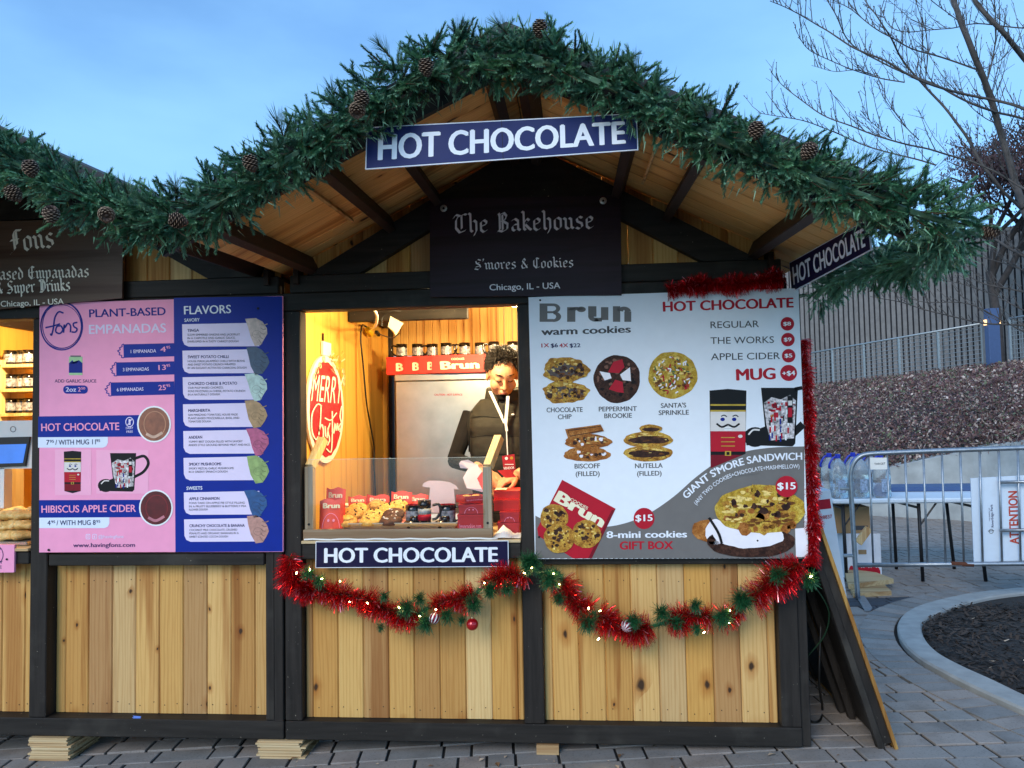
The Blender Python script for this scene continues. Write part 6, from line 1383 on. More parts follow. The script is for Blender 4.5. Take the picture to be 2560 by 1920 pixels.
m.ball((0, 0, 0), .094, 20, 12, (.885, .97, .88), HM @ T(0, .036, .046)); keep = []
hairb = len(m.f)
m.build('hair', HAIRM, vend, smooth=True, kind='stuff')
for s_ in (-1, 1):
    b = MB(); b.tube([HM @ Vector(p) for p in ((s_ * .013, -.095, .0435), (s_ * .030, -.092, .0475), (s_ * .049, -.077, .045))], [.0026, .0034, .002], 6); b.build('eyebrow', BROW, vend, smooth=True)
    b = MB(); b.tube([HM @ Vector(p) for p in ((s_ * .017, -.0885, .011), (s_ * .030, -.0905, .0075), (s_ * .044, -.083, .011))], [.0018, .0026, .0018], 5); b.build('eyelash', BROW, vend, smooth=True)
b = MB(); b.tube([HM @ Vector(p) for p in ((-.021, -.0895, -.061), (-.008, -.0965, -.0570), (.008, -.0965, -.0570), (.021, -.0895, -.061))], [.002, .0036, .0036, .002], 6); b.build('mouth', LIPM, vend, smooth=True)
# lanyard with red badge
LAN = pm('lanyard_white', '#f1f0ee', .6, var=.04); b = MB()
def strap(p, q, w_, y0, y1):
    a, c = at(*p, y0), at(*q, y1); b.add([a + Vector((-w_, 0, 0)), a + Vector((w_, 0, 0)), c + Vector((w_, -.002, 0)), c + Vector((-w_, -.002, 0)), a + Vector((-w_, .002, 0)), a + Vector((w_, .002, 0)), c + Vector((w_, .001, 0)), c + Vector((-w_, .001, 0))], [(0, 3, 2, 1), (4, 5, 6, 7), (0, 1, 5, 4), (2, 3, 7, 6), (1, 2, 6, 5), (0, 4, 7, 3)])
YL = BY - .185
strap((1225, 978), (1262, 1058), .0085, YL + .035, YL); strap((1270, 990), (1264, 1058), .0085, YL + .03, YL - .003); strap((1264, 1056), (1267, 1078), .007, YL - .004, YL - .004); strap((1266, 1078), (1269, 1138), .003, YL - .004, YL - .004); b.build('lanyard', LAN, vend)
b = MB(); q = [at(x, y, YL - .008) for x, y in ((1255, 1140), (1286, 1135), (1290, 1188), (1260, 1186))]; b.add(q + [p + Vector((0, .003, 0)) for p in q], [(3, 2, 1, 0), (4, 5, 6, 7), (0, 1, 5, 4), (1, 2, 6, 5), (2, 3, 7, 6), (3, 0, 4, 7)]); bd_ = b.build('badge', pm('badge_red', '#a8141f', .4, var=.1), vend)
Bq = Board(bd_, lambda x, y: at(x, y, YL - .0085), .0006); Bq.text('VENDOR', [(1259, 1174), (1286, 1172)], 6, WHITE, 1, .03); Bq.disc(1266, 1146, 4, 4, WHITE, 1, 'badge_print', 12); Bq.disc(1279, 1145, 4, 4, I['gold'], 1, 'badge_print', 12); Bq.rect(1262, 1160, 1284, 1162, WHITE, 1, 'badge_print'); Bq.done()
b = MB(); b.ball(tuple(at(1282, 1036, BY - .172)), .008, 10, 6, (1.2, .2, .6)); b.build('chest_logo', WHITE, vend)

# ------------------------------------------------------------------ right of the stall: leaning panels, crates, table, barrier
PLYE = wood('ply_edge', ['#b08a4c', '#a9854a'], 2, .2)
def lean_panel(label, bpx, bpy, tpx, tpy, Y, dep, th, raw_side=1, rawt=.016, gap=True):
    """a shutter leaning on the stall: foot and head taken on the plane y = Y, running back by dep"""
    a, t = at(bpx, bpy, Y), at(tpx, tpy, Y); a.z = max(a.z, gz(a.x) + .002); d = (t - a); L = d.length; d.normalize(); nrm = Vector((d.z, 0, -d.x))  # to the right and up
    root = empty('shutter_panel', tuple(a), label, 'panel', 'shutters leaning on the side of the stall')
    M = Matrix(((nrm.x, 0, d.x, a.x), (0, 1, 0, a.y), (nrm.z, 0, d.z, a.z), (0, 0, 0, 1)))
    MB().box(-th, -th + .03, 0, .045, 0.01, L, M, ch=.003).build('frame_stile', DARK, root); MB().box(-th, -th + .03, dep - .06, dep, .01, L, M, ch=.003).build('frame_stile', DARK, root)
    MB().box(-th + .031, -rawt - .001, .012, dep, .03, L - .02, M).build('dark_face', DARK, root); MB().box(-rawt, 0, 0, dep, 0, L + .01, M, ch=.001).build('plywood_sheet', PLYE, root)
    return root
lean_panel('outermost dark shutter with raw yellow edge leaning on the stall', 2247, 1873, 2026, 1228, .02, .95, .085)
lean_panel('middle dark shutter leaning behind the outermost one', 2166, 1815, 2003, 1330, .36, .85, .075)
lean_panel('inner dark shutter closest to the stall wall', 2122, 1800, 1990, 1420, .44, .7, .04, rawt=.006)
# long white carton leaning behind the shutters
a, t = at(2140, 1620, 1.3), at(2076, 1224, 1.3); a.z = gz(a.x) + .002; d = (t - a); L = d.length; d.normalize(); nrm = Vector((d.z, 0, -d.x)); M = Matrix(((nrm.x, 0, d.x, a.x), (0, 1, 0, a.y), (nrm.z, 0, d.z, a.z), (0, 0, 0, 1)))
wb = empty('long_carton', tuple(a), 'long white carton with red band leaning behind the shutters', 'carton'); WCM = pm('white_carton', '#dfe2ea', .55, var=.04)
MB().box(-.14, 0, 0, .45, 0, L, M, ch=.003).build('carton', WCM, wb)
Bq = Board(wb, lambda u, v: M @ Vector((u, -.001, L - v)), .0008); Bq.poly([(-.13, .055), (-.012, .055), (-.012, .115), (-.13, .115)], I['red'], 0); Bq.text('088837', [(-.10, .175), (-.015, .175)], .022, I['red'], 1, .01); Bq.done()
# cords by the corner
cz = empty('power_lead', tuple(atG(2040, 1790)), 'black power lead looping on the pavers by the stall corner', 'cord'); b = MB()
b.tube(spline([at(2052, 1560, .2), at(2048, 1700, .2), atG(2056, 1770, .008), atG(2050, 1800, .008), atG(2030, 1804, .008), atG(2012, 1790, .008)], 7), .006, 7); b.build('cable', BLK, cz, smooth=True)
gw = empty('green_lead', tuple(at(2030, 1450, .0)), 'thin green lead hanging from the tinsel at the stall corner', 'cord'); b = MB(); b.tube(spline([at(2025, 1452, -.02), at(2060, 1500, .03), at(2073, 1540, .06), at(2060, 1590, .1), at(2020, 1640, .15)], 7), .0035, 6); b.build('cable', WIRE, gw, smooth=True)

# crowd barrier
GALV = pm('galvanised_tube', '#9aa2aa', .42, .8, var=.16, scale=25, bump=.1); RUST = pm('rust', '#5a3322', .9, var=.3)
zb = lambda x, y: (1960 + x * .28926, 1080 + y * .28926)
A0 = atG(*zb(630, 1450)); BA = math.radians(-11); bd = Vector((math.cos(BA), math.sin(BA), 0)); bn = Vector((math.sin(BA), -math.cos(BA), 0))
def atV(px, py, off=0.0):
    o = A0 + bn * off; dv = ray(px, py); t = (o - CAM).dot(bn) / dv.dot(bn); return CAM + dv * t
br = empty('crowd_barrier', tuple(A0), 'galvanised steel crowd barrier standing on the paver path', 'barrier')
zv = lambda x, y, off=0.0: atV(*zb(x, y), off)
fr = [zv(640, 1440), zv(612, 1080), zv(590, 700), zv(573, 420), zv(580, 330), zv(605, 265), zv(650, 218), zv(720, 192), zv(900, 180), zv(1400, 160), zv(2074, 136), zv(2500, 120)]
b = MB(); b.tube(spline(fr, 5), .019, 10); b.build('frame_tube', GALV, br, smooth=True)
b = MB(); b.tube([zv(632, 1150), zv(1500, 1143), zv(2074, 1138), zv(2500, 1130)], .018, 10); b.build('bottom_rail', GALV, br, smooth=True)
for (xt, xb_) in ((735, 772), (890, 928), (1045, 1083), (1203, 1240), (1363, 1398), (1522, 1556), (1690, 1718), (1855, 1885), (2020, 2046), (2190, 2210)):
    b = MB(); yt = 192 - (xt - 720) * .0413; b.tube([zv(xt, yt), zv(xb_, 1145)], .0085, 8); b.build('bar', GALV, br, smooth=True)
for (x0, x1, y) in ((484, 570, 488), (512, 604, 1068)):
    b = MB(); p, q = zv(x0, y), zv(x1, y); b.tube([p, q], .014, 6); b.build('hook_bracket', GALV, br)
for y in (435, 852): b = MB(); b.tube([zv(1865, y), zv(2500, y - 12)], .013, 8); b.build('cross_bar', GALV, br, smooth=True)
b = MB(); p = zv(1540, 1142, .0); b.tube([p - bd * .08, p + bd * .08], .0185, 10); b.build('rust_patch', RUST, br, smooth=True)
f0 = A0 + Vector((0, 0, .006)); b = MB(); q = [atG(*zb(580, 1350), .01), atG(*zb(650, 1350), .01), atG(*zb(765, 1530), .006), atG(*zb(740, 1552), .006), atG(*zb(700, 1550), .006)]
b.add(q + [p + Vector((0, 0, .008)) for p in q], [(0, 1, 2, 3, 4), (9, 8, 7, 6, 5)] + [(i, i + 5, (i + 1) % 5 + 5, (i + 1) % 5) for i in range(5)]); b.build('foot_plate', GALV, br)
b = MB(); b.tube([zv(1690, 135), zv(1697, 165), zv(1703, 192)], .0035, 5); b.build('cable_tie', BLK, br)
tgt = empty('barrier_tag', tuple(zv(815, 270)), 'small white maker tag riveted between two barrier bars', 'tag'); b = MB(); q = [zv(742, 222, .01), zv(888, 222, .01), zv(892, 322, .01), zv(746, 324, .01)]; b.add(q, [(3, 2, 1, 0)]); b.add([p - bn * .002 for p in q], [(0, 1, 2, 3)]); b.build('plate', PAPR, tgt)
Bq = Board(tgt, lambda x, y: zv(x, y, .0105), .0006, nrm=bn); Bq.text('TARGET', [(780, 284), (878, 280)], 17, I['dgrey'], 1, .01); Bq.done()
# attention board tied behind the barrier
at_ = empty('attention_sign', tuple(zv(1700, 1120)), 'white attention board standing behind the right bars of the barrier', 'sign'); q = [zv(1612, 400, -.05), zv(2500, 352, -.05), zv(2510, 1095, -.05), zv(1642, 1126, -.05)]
b = MB(); b.add(q + [p - bn * .012 for p in q], [(3, 2, 1, 0), (4, 5, 6, 7), (0, 1, 5, 4), (1, 2, 6, 5), (2, 3, 7, 6), (3, 0, 4, 7)]); b.build('panel', pm('corrugated_plastic', '#cfe0f2', .45, var=.03), at_)
Bq = Board(at_, lambda x, y: zv(x, y, -.049), .001, nrm=bn); Bq.text('ATTENTION', [(2030, 968), (2014, 508)], 76, pm('print_brick_red', '#b8402f', .5, var=.08), 1, .035); Bq.text('RiverEdge Park', [(1812, 822), (1802, 625)], 20, I['ink'], 1, .01); Bq.text('THE FRIENDS OF', [(1780, 772), (1776, 655)], 7, I['ink'], 1); Bq.ring(1790, 858, 18, 18, 4, I['dgrey'], 1, n=18); Bq.line([(1762, 856), (1815, 852)], 5, I['dgrey'], 1); Bq.done()

# folding table with water jugs
YT = 3.5; tl, tr_ = at(2083, 1258, YT).x, at(2560, 1250, YT).x; tz = at(2300, 1246, YT).z; TWM = pm('table_plastic', '#dce6ee', .4, var=.03); LEG = pm('table_leg', '#121318', .5, var=.1)
tb = empty('folding_table', ((tl + tr_) / 2, YT + .35, gz(3)), 'white plastic folding table behind the barrier', 'table')
MB().box(tl, tr_, YT, YT + .74, tz - .045, tz, ch=.012).build('table_top', TWM, tb)
for (x, off) in ((2110, 0), (2300, 0), (2445, .0)):
    for yy in (YT + .06, YT + .62):
        X = at(x, 1350, YT + .06).x; b = MB(); b.tube([(X, yy, tz - .046), (X + (.05 if x > 2400 else .01), yy, gz(X) + .003)], .016, 8); b.build('leg', LEG, tb, smooth=True)
    X = at(x, 1350, YT + .06).x; b = MB(); b.tube([(X, YT + .06, tz - .09), (X, YT + .62, tz - .09)], .012, 6); b.build('leg_brace', LEG, tb)
    b = MB(); b.tube([(X + .01, YT + .07, tz - .25), (X + .16, YT + .07, tz - .047)], .008, 6); b.build('folding_stay', LEG, tb)
bb = empty('blue_board', (tl + .7, YT + .62, tz), 'flat blue board lying along the back of the folding table', 'board'); MB().box(at(2180, 1210, YT + .62).x, tr_ + .1, YT + .60, YT + .95, tz + .002, tz + .045, ch=.004).build('board', pm('blue_laminate', '#3d557f', .45, var=.08), bb)
m_, n_, b_ = nodes('jug_water'); b_.inputs['Base Color'].default_value = (.80, .90, .97, 1); b_.inputs['Roughness'].default_value = .12; b_.inputs['Transmission Weight'].default_value = .75; b_.inputs['IOR'].default_value = 1.25; bump_(n_, b_, noise_(n_, objvec(n_), 26, 3), .35, .01); JUG = m_
JBL = pm('jug_blue', '#1a2fb0', .35, var=.05); JLB = pm('jug_label', '#8fa3bd', .5, var=.5, scale=60)
m = MB(); n = 16
for (a, z) in ((.068, 0), (.075, .012), (.075, .12), (.072, .125), (.075, .13), (.075, .215), (.066, .262), (.042, .305), (.02, .328), (.02, .345)):
    for j in range(n):
        q = 6.2832 * (j + .5) / n; k = .78 + .22 * (max(abs(math.cos(q)), abs(math.sin(q))) ** -1 - .3) if z < .25 else 1.0; m.v.append((a * math.cos(q) * k, a * math.sin(q) * k, z))
for i in range(9):
    for j in range(n): m.f.append((i * n + j, i * n + (j + 1) % n, (i + 1) * n + (j + 1) % n, (i + 1) * n + j)); m.m.append(0)
m.f += [tuple(reversed(range(n))), tuple(9 * n + j for j in range(n))]; m.m += [0, 0]; JM = m.mesh('bottle', JUG, True)
b = MB(); b.lathe([(.022, .335), (.022, .365), (.018, .37)], (0, 0, 0), 12); JC = b.mesh('cap', JBL); b = MB(); b.tube(spline([Vector((.0, -.0, .338)), Vector((-.035, -.0, .34)), Vector((-.07, -.0, .285)), Vector((-.072, 0, .25))], 5), .009, 7); JH = b.mesh('handle', JBL, True); b = MB(); b.box(-.03, .03, -.079, -.078, .05, .16); JL = b.mesh('label', JLB)
for k, (x, Y, nm) in enumerate(((2076, YT + .30, 'back water jug at the left end of the table'), (2098, YT + .08, 'front water jug at the left end of the table'), (2136, YT + .34, 'water jug behind the barrier corner'), (2152, YT + .10, 'front water jug just right of the barrier corner'), (2180, YT + .36, 'back water jug under the maker tag'), (2205, YT + .12, 'front water jug at the right end of the group'))):
    X = at(x, 1240, Y).x; root = empty('water_jug', (X, Y, tz + .001), nm, 'jug', 'water jugs on the folding table'); M = T(X, Y, tz + .001) @ Matrix.Scale(1.08, 4)
    for nmp, me in (('bottle', JM), ('cap', JC), ('handle', JH), ('label', JL)): inst(nmp, me, M, root)
# boxes and lumber under the table
CARD = pm('cardboard', '#a3835c', .7, var=.08, scale=8); g = 'things stored under the table'
X0, X1 = at(2085, 1300, YT + .25).x, at(2172, 1300, YT + .25).x; zc0 = at(2130, 1332, YT + .25).z; zc1 = at(2130, 1266, YT + .25).z
wc2 = empty('fruit_carton', (X0 + .2, YT + .3, gz(X0)), 'white fruit carton with red apples printed on it under the table', 'box'); X2, X3 = at(2110, 1360, YT + .2).x, at(2202, 1360, YT + .2).x
MB().box(X2, X3, YT + .2, YT + .55, gz(X2) + .002, zc0 - .002, ch=.003).build('carton', WCM, wc2); Bq = Board(wc2, lambda u, v: Vector((X2 + u * (X3 - X2), YT + .199, zc0 - v * (zc0 - gz(X2)))), .001); Bq.rect(.38, .36, .60, .46, CARD, 1, 'hand_hole')
for k in range(8): Bq.disc(.18 + .1 * k, .84 + .04 * (k % 2), .075, .13, I['red'], 1 + k % 2, 'printed_apples', 14)
Bq.done()
cb = empty('cardboard_box', (X0 + .2, YT + .4, zc0), 'plain brown cardboard box on the fruit carton under the table', 'box'); MB().box(X0, X1, YT + .22, YT + .58, zc0, zc1, ch=.003).build('carton', CARD, cb); MB().box(X0 + .17, X1 - .02, YT + .2185, YT + .2195, zc0 + .03, zc0 + .07).build('printed_bar', I['dgrey'], cb)
def lumber(label, pts, h_, mat=RAWX):
    q = [atG(*zb(x, y), .0) for x, y in pts]; root = empty('lumber', tuple(q[0]), label, 'lumber', 'lumber ends by the barrier'); z0 = h_[0]; b = MB()
    b.add([Vector((p.x, p.y, gz(p.x) + z0)) for p in q] + [Vector((p.x, p.y, gz(p.x) + h_[1])) for p in q], [(3, 2, 1, 0), (4, 5, 6, 7), (0, 1, 5, 4), (1, 2, 6, 5), (2, 3, 7, 6), (3, 0, 4, 7)]); b.build('board', mat, root)
lumber('lower pale board lying by the foot of the barrier', [(600, 1435), (930, 1415), (860, 1345), (560, 1350)], (.002, .038)); lumber('upper pale board crossed over the lower one by the barrier foot', [(560, 1400), (950, 1350), (800, 1290), (520, 1250)], (.04, .08))
p, q = at(*zb(640, 960), YT - .05), at(*zb(735, 830), YT - .05); so_ = empty('short_stick', tuple(p), 'short stick of lumber propped on the fruit carton', 'lumber'); dv = q - p; MB().box(-.02, .02, -.03, .03, 0, dv.length, Matrix.Translation(p) @ align(dv), ch=.002).build('stick', RAW, so_)
# plywood shims under the stall feet
def shims(label, x0, x1, y0, y1, n, seed):
    r = random.Random(seed); a, c = at(x0, y1, .0), at(x1, y1, .0); z0 = gz(a.x) + .002; z1 = .0165; root = empty('shim_stack', (a.x, .05, z0), label, 'shims', 'plywood shims under the stalls'); t = (z1 - z0) / n
    for k in range(n):
        j = r.uniform(-.012, .012); MB().box(a.x + j, c.x + j + r.uniform(-.01, .01), -.012 + r.uniform(-.008, .004), .22, z0 + k * t, z0 + (k + 1) * t - .0012, T(0, 0, 0)).build('shim', RAWX, root)
shims('stack of plywood shims under the empanada stall post', 80, 177, 1845, 1888, 12, 1); shims('stack of plywood shims where the two stalls meet', 648, 756, 1848, 1884, 9, 2); shims('thin plywood shim under the middle of the bakehouse stall', 1345, 1400, 1862, 1868, 1, 3)
lf = empty('blue_scrap', tuple(at(340, 1795, .02)), 'scrap of blue paper on the empanada stall ledge', 'scrap'); b = MB(); q = [at(330, 1793, .01), at(352, 1795, .01), at(348, 1801, .005), at(338, 1801, .005)]; b.add(q, [(0, 1, 2, 3)]); b.add([p + Vector((0, .004, .006)) for p in q], [(3, 2, 1, 0)]); b.build('paper', pm('blue_paper', '#4a74c9', .6), lf)

# ------------------------------------------------------------------ hillside, retaining wall, railing, slatted building
def dz(px, py, depth):
    d = ray(px, py); return CAM + d * (depth / FPX)
WB0 = [atG(1700, 1272), atG(2000, 1283), atG(2190, 1290), atG(2440, 1305), atG(2620, 1330), atG(2900, 1380)]
WT = []
for p, yy, xx in zip(WB0, (1262, 1225, 1176, 1122, 1092, 1060), (1700, 2000, 2190, 2440, 2620, 2900)):
    d = ray(xx, yy); t = ((p - CAM).length) / d.length; q = CAM + d * t; WT.append(Vector((p.x, p.y, q.z)))
CONC = pm('wall_concrete', '#a3a9a9', .85, var=.22, scale=3.5, bump=.4)
m = MB(); Pb, Pt = spline(WB0, 6), spline(WT, 6)
for a, t in zip(Pb, Pt):
    o = Vector((.02, .25, 0)); m.v += [(a.x, a.y, a.z - .1), (t.x, t.y, t.z - .012), (t.x + .01, t.y + .012, t.z), (t.x + o.x, t.y + o.y, t.z), (t.x + o.x, t.y + o.y, t.z - .6)]
for i in range(len(Pb) - 1):
    for k in range(4): m.f.append((i * 5 + k, (i + 1) * 5 + k, (i + 1) * 5 + k + 1, i * 5 + k + 1)); m.m.append(0)
m.build('retaining_wall', CONC, label='low curved concrete retaining wall at the foot of the slope', cat='wall')
RA, RB = dz(2035, 966, 24.0), dz(2460, 918, 18.5); rdir = (RB - RA)
Rt = [RA - rdir * 2.0, RA - rdir * .6, RA, RA.lerp(RB, .5), RB, RB + rdir * .5, RB + rdir * 1.2]
HILL = pm('hill_soil', '#2b2423', .95, var=.35, scale=4, bump=.5)
m = MB(); n1, n2 = 30, 14; HW_ = [];  PR = spline(Rt, 5)
def samp(P, t): k = t * (len(P) - 1); i = min(int(k), len(P) - 2); return P[i].lerp(P[i + 1], k - i)
def hillp(u, v):
    a, b = samp(Pt, u), samp(PR, u); p = a.lerp(b, v); p.z = a.z - .06 + (b.z - a.z + .06) * (v ** .75) if b.z > a.z else p.z; return p
for i in range(n1 + 1):
    for j in range(n2 + 1): m.v.append(tuple(hillp(i / n1, j / n2)))
for i in range(n1):
    for j in range(n2): q = i * (n2 + 1) + j; m.f.append((q, q + n2 + 1, q + n2 + 2, q + 1)); m.m.append(0)
m.build('hillside', HILL, kind='structure', smooth=True)
m = MB(); top = [hillp(i / n1, 1.0) for i in range(n1 + 1)]
for p in top: m.v += [tuple(p), (p.x + 9, p.y + 22, p.z + .5)]
m.f = [(2 * i, 2 * i + 2, 2 * i + 3, 2 * i + 1) for i in range(n1)]; m.m = [0] * n1; m.build('terrace', pm('terrace_paving', '#77797c', .9, var=.2, scale=3), kind='structure')
COVC = [pm('cover_brown', '#745650', .8, var=.4, scale=2), pm('cover_plum', '#5c4347', .8, var=.4, scale=2), pm('cover_tan', '#a8968a', .8, var=.3, scale=2), pm('cover_green', '#646e55', .8, var=.4, scale=2), pm('cover_pale', '#c9b9ae', .8, var=.2, scale=2)]
m = MB(); r = random.Random(31); k = 0
while k < 42000:
    u, v = r.uniform(.02, .99), r.random() ** 1.25; p = hillp(u, v); d = p - CAM; dep = d.dot(_f); px_ = PW / 2 + FPX * d.dot(_r) / dep
    if not 1960 < px_ < 2640 and r.random() > .12: continue
    s = r.uniform(.022, .075) * (1 if v < .5 else 1.4); a = Vector((r.uniform(-1, 1), r.uniform(-1, 1), r.uniform(-.3, 1.2))).normalized(); b = a.cross(Vector((r.uniform(-1, 1), r.uniform(-1, 1), r.uniform(-1, 1)))).normalized()
    m.mi = r.choices((0, 1, 2, 3, 4), (38, 32, 14, 11, 5))[0]; long_ = r.random() < .3; l, w_ = (s * 2.2, s * .16) if long_ else (s, s * .6); p = p + Vector((0, 0, r.uniform(0, .10)))
    m.add([p - a * l * .5, p + b * w_ * .5, p + a * l * .5, p - b * w_ * .5], [(0, 1, 2, 3)]); k += 1
m.build('ground_cover', COVC, kind='stuff', label='wintry brown ground cover and leaf litter on the slope', cat='ground cover')
# slatted building behind the railing
SLAT = pm('slat_grey', '#74716f', .75, var=.15, scale=5, bump=.2); SLB = pm('slat_backing', '#1f232b', .9)
S0, S1 = dz(1900, 985, 30.0), dz(2760, 900, 23.0); S0 = S0 - (S1 - S0) * .9; S1 = S1 + (S1 - S0) * .12; sd = Vector((S1.x - S0.x, S1.y - S0.y, 0)); SLn = sd.length; sd.normalize(); sn = Vector((sd.y, -sd.x, 0))
bl = empty('slatted_building', tuple(S0), 'grey building clad in upright slats beyond the railing', 'building'); ztop = dz(2500, 600, 26).z; z0 = 1.2
M0 = Matrix(((sd.x, -sn.x, 0, S0.x), (sd.y, -sn.y, 0, S0.y), (0, 0, 1, z0), (0, 0, 0, 1)))
MB().box(0, SLn, .03, .5, 0, ztop - z0, M0).build('wall', SLB, bl)
b = MB(); b.cbox(0, .126, -.03, .025, 0, ztop - z0, .006); sme = b.mesh('slat', SLAT); x = 0.0; r = random.Random(2)
while x < SLn - .15: inst('slat', sme, M0 @ T(x, r.uniform(-.006, .006), 0), bl); x += .178
MB().box(-.1, SLn, -.06, .6, ztop - z0, ztop - z0 + .12, M0).build('coping', SLAT, bl)
# railing: posts, sloping hand rail, wires
RAILM = pm('rail_steel', '#9fa6a8', .45, .6, var=.1)
def railing(label, A, B, n, wires=9, h_=1.07):
    root = empty('railing', tuple(A), label, 'railing'); up = Vector((0, 0, 1))
    b = MB(); b.tube([A + up * h_, B + up * h_], .026, 8); b.build('hand_rail', RAILM, root, smooth=True)
    for i in range(n + 1): p = A.lerp(B, i / n); b = MB(); b.box(p.x - .025, p.x + .025, p.y - .025, p.y + .025, p.z - .05, p.z + h_); b.build('rail_post', RAILM, root)
    for k in range(wires): z = up * (.08 + (h_ - .12) * (k + .5) / wires); b = MB(); b.tube([A + z, B + z], .008, 4); b.build('wire', RAILM, root)
    b = MB(); nn = 60
    for i in range(nn): p = A.lerp(B, (i + .5) / nn); b.tube([p + up * .05, p + up * (h_ - .03)], .004, 3, False)
    b.build('mesh_infill', RAILM, root, kind='stuff')
railing('steel railing with wire mesh along the top of the slope', RA - rdir * .5, RB, 7); railing('short steel railing right of the blue post', RB + rdir * .12, RB + rdir * .8, 3)
pp_ = dz(2485, 922, 18.2); bp_ = empty('light_post', tuple(pp_), 'square blue post with small lit lamps on the slope', 'post'); MB().box(pp_.x - .13, pp_.x + .13, pp_.y - .1, pp_.y + .1, pp_.z - .1, pp_.z + 1.45, ch=.01).build('column', pm('blue_steel', '#41577f', .5, var=.06), bp_)
for s_ in (-1, 1): MB().box(pp_.x + s_ * .16 - .02, pp_.x + s_ * .16 + .02, pp_.y - .05, pp_.y + .02, pp_.z + 1.05, pp_.z + 1.18).build('lamp_head', pm('post_lamp', '#ffc98a', .4, emit=1.0), bp_)

# ------------------------------------------------------------------ trees
BARK = pm('bark_grey', '#4d4845', .85, var=.3, scale=8, bump=.5); BARKD = pm('bark_dark', '#3d3735', .85, var=.3, scale=8)
zt4 = lambda x, y: (1960 + x * .5424, y * .5424)
def bare_tree(label, base, limbs, Y, dY, mat, seed, spur=.055, group='bare trees'):
    root = empty('bare_tree', tuple(base), label, 'tree', group); r = random.Random(seed); tw = MB()
    for (pts, r0, r1, yo) in limbs:
        n = len(pts); P = [at(*zt4(x, y), Y + yo + dY * math.sin(i * 1.3 + yo * 5) * .4) for i, (x, y) in enumerate(pts)]; P = spline(P, 7); N_ = len(P)
        P = [p + Vector((noise.noise((p.x * 3, p.z * 3, seed)), noise.noise((p.z * 3, p.x * 3, 1)), noise.noise((p.x * 2, p.z * 3, 9)))) * .02 for p in P]
        b = MB(); b.tube(P, [(r0 + (r1 - r0) * i / (N_ - 1)) * (.72 if r0 < .15 else 1) for i in range(N_)], 7); b.build('limb', mat, root, smooth=True)
        L = 0.0
        for i in range(N_ - 1):
            L += (P[i + 1] - P[i]).length
            if L > spur * r.uniform(.5, 1.6):
                L = 0; t = (P[i + 1] - P[i]).normalized(); d = (t * r.uniform(.2, .9) + Vector((r.uniform(-.5, .5), r.uniform(-.8, .8), r.uniform(.2, 1.0)))).normalized(); l = r.choice((.05, .07, .10, .16, .30, .45)) * r.uniform(.7, 1.2)
                q = [P[i], P[i] + d * l * .5 + Vector((0, 0, .01)), P[i] + d * l + Vector((0, 0, l * .25))]; tw.tube(q, [.005, .0038, .0022], 4, False); e = q[-1]; tw.ball(tuple(e), .0055, 5, 4, (1, 1, 1.4))
                if l > .12:
                    for k in range(int(l / .05)):
                        s_ = q[0].lerp(q[2], r.random()); d2 = (d + Vector((r.uniform(-1, 1), r.uniform(-1, 1), r.uniform(-.3, 1)))).normalized(); l2 = l * r.uniform(.12, .35); tw.tube([s_, s_ + d2 * l2], [.003, .0018], 3, False)
    tw.build('twigs', mat, root, kind='stuff'); return root
XT = at(2760, 900, 4.6).x
trunk = [(1480, 3000), (1440, 2300), (1400, 1700), (1330, 1300), (1220, 1130), (1106, 960)]
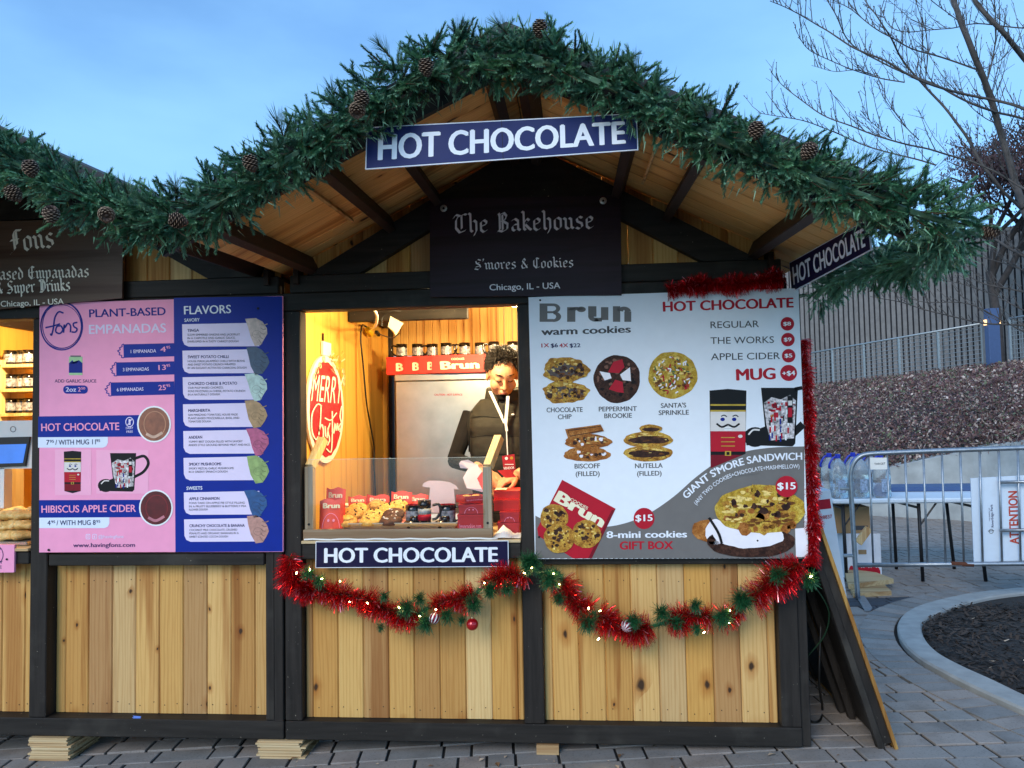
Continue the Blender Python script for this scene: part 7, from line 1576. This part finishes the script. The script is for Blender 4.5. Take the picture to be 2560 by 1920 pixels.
bare_tree('large bare tree at the right whose branches cross the sky', (XT, 4.6, 0), [
    (trunk, .16, .05, 0), ([(1106, 960), (1040, 750), (960, 480), (890, 270), (820, 110), (780, 0), (760, -90)], .050, .034, 0), ([(1240, 420), (1106, 270), (1010, 150), (900, 30), (850, -60)], .042, .03, .3), ([(1330, 1300), (1300, 800), (1240, 420)], .07, .042, .3),
    ([(1250, 560), (1106, 500), (1000, 470), (800, 420), (650, 380), (480, 290), (300, 210), (180, 130), (60, 60), (-60, 0)], .024, .005, -.3), ([(1250, 600), (1106, 550), (980, 520), (860, 470), (720, 400), (560, 340), (420, 270), (300, 180), (230, 60), (180, -40)], .02, .006, .1), ([(1300, 900), (1250, 600)], .05, .03, 0),
    ([(1150, 1020), (1106, 980), (940, 800), (830, 610), (700, 450), (580, 320), (500, 190), (430, 90), (360, -20)], .028, .007, .4), ([(900, 320), (760, 270), (600, 230), (480, 160), (360, 80), (210, -10)], .014, .005, .05), ([(1150, 900), (1106, 870), (900, 760), (700, 700), (480, 640), (250, 560), (100, 480), (0, 400), (-60, 330)], .018, .004, -.2),
    ([(700, 760), (480, 700), (300, 640), (140, 570), (0, 540), (-120, 520)], .012, .004, -.1), ([(930, 400), (975, 180), (968, -20)], .012, .007, .1), ([(657, 350), (660, 180), (600, -20)], .008, .004, .15), ([(880, 330), (1000, 280), (1106, 160)], .008, .004, .2),
    ([(430, 350), (330, 325), (230, 330), (130, 300)], .006, .003, -.2), ([(560, 380), (400, 350), (260, 300), (130, 240), (60, 150), (50, 110)], .009, .003, -.25), ([(620, 650), (540, 560), (470, 460), (420, 370)], .008, .003, .3), ([(500, 640), (400, 560), (360, 510)], .006, .003, .3),
    ([(1106, 130), (900, 110), (750, 130), (560, 150), (470, 100), (440, 40)], .010, .004, .1), ([(820, 110), (700, 20), (640, -30)], .008, .004, .2), ([(1106, 620), (950, 560), (850, 480), (780, 370)], .008, .004, .35),
    ([(1250, 1260), (1106, 1180), (960, 1090), (880, 1060)], .022, .012, -.5), ([(1250, 1300), (1106, 1250), (980, 1200), (860, 1170)], .012, .004, -.4), ([(1300, 1560), (1106, 1500), (900, 1490), (700, 1440), (550, 1400), (400, 1365)], .014, .004, -.6), ([(1300, 1480), (1106, 1430), (960, 1360), (820, 1310), (650, 1270)], .010, .003, -.5), ([(1300, 1600), (1106, 1530), (850, 1400), (620, 1390), (430, 1310)], .011, .003, -.7), ([(1106, 1350), (900, 1300), (760, 1200), (640, 1160)], .010, .003, -.4)], 4.6, .5, BARK, 41, .038)
# farther trees
def twig_tree(label, px, py, depth, H_, seed, mat, nlev=5, leaves=0, lm=None, name='bare_tree', spread=.55, tr_r=.10):
    base = dz(px, py, depth); root = empty(name, tuple(base), label, 'tree', 'bare trees'); r = random.Random(seed); b = MB(); lv = MB()
    def grow_(p, d, L, R_, lev):
        q = p + d * L; mid = p.lerp(q, .5) + Vector((r.uniform(-1, 1), r.uniform(-1, 1), 0)) * L * .06; b.tube([p, mid, q], [R_, R_ * .85, R_ * .68], 5 if lev > 2 else 3, False)
        if lev == 0 or (leaves and lev <= 2):
            for k in range(leaves):
                c = p.lerp(q, r.random()) + Vector((r.gauss(0, .12), r.gauss(0, .12), r.gauss(-.1, .12))); a = Vector((r.gauss(0, .4), r.gauss(0, .4), -1)).normalized() * r.uniform(.05, .11); s_ = a.cross(Vector((r.uniform(-1, 1), r.uniform(-1, 1), .1))).normalized() * .02
                lv.add([c, c + a * .5 + s_, c + a, c + a * .5 - s_], [(0, 1, 2, 3)])
        if lev == 0: return
        for k in range(3 if lev > 1 else 2 + (r.random() < .5)):
            e = Vector((r.gauss(0, 1), r.gauss(0, 1), r.gauss(0, .5))) * spread; nd = (d + e).normalized(); nd.z = abs(nd.z) * .7 + .25; nd.normalize(); grow_(p.lerp(q, r.uniform(.55, 1)), nd, L * r.uniform(.6, .82), R_ * .62, lev - 1)
    grow_(base, Vector((r.uniform(-.1, .1), 0, 1)), H_ * .32, tr_r, nlev); b.build('trunk', mat, root, smooth=True)
    if leaves: lv.build('crown', lm, root, kind='stuff')
DEADL = pm('dead_leaves', '#4a3538', .8, var=.4, scale=2)
twig_tree('tree with dark dead leaves hanging over the slatted building', 2500, 930, 21.5, 9.0, 51, BARKD, 5, 45, DEADL, 'oak_tree', .5, .16)
twig_tree('second dead-leaved tree at the right picture edge', 2600, 930, 22.0, 9.5, 55, BARKD, 5, 45, DEADL, 'oak_tree', .5, .16)
twig_tree('thin distant bare tree rising over the right roof slope', 2130, 960, 34.0, 12.5, 53, BARK, 6, 0, None, 'bare_tree', .42, .09)
twig_tree('thin distant bare tree beside the first one', 2230, 960, 36.0, 12.5, 54, BARK, 6, 0, None, 'bare_tree', .42, .09)
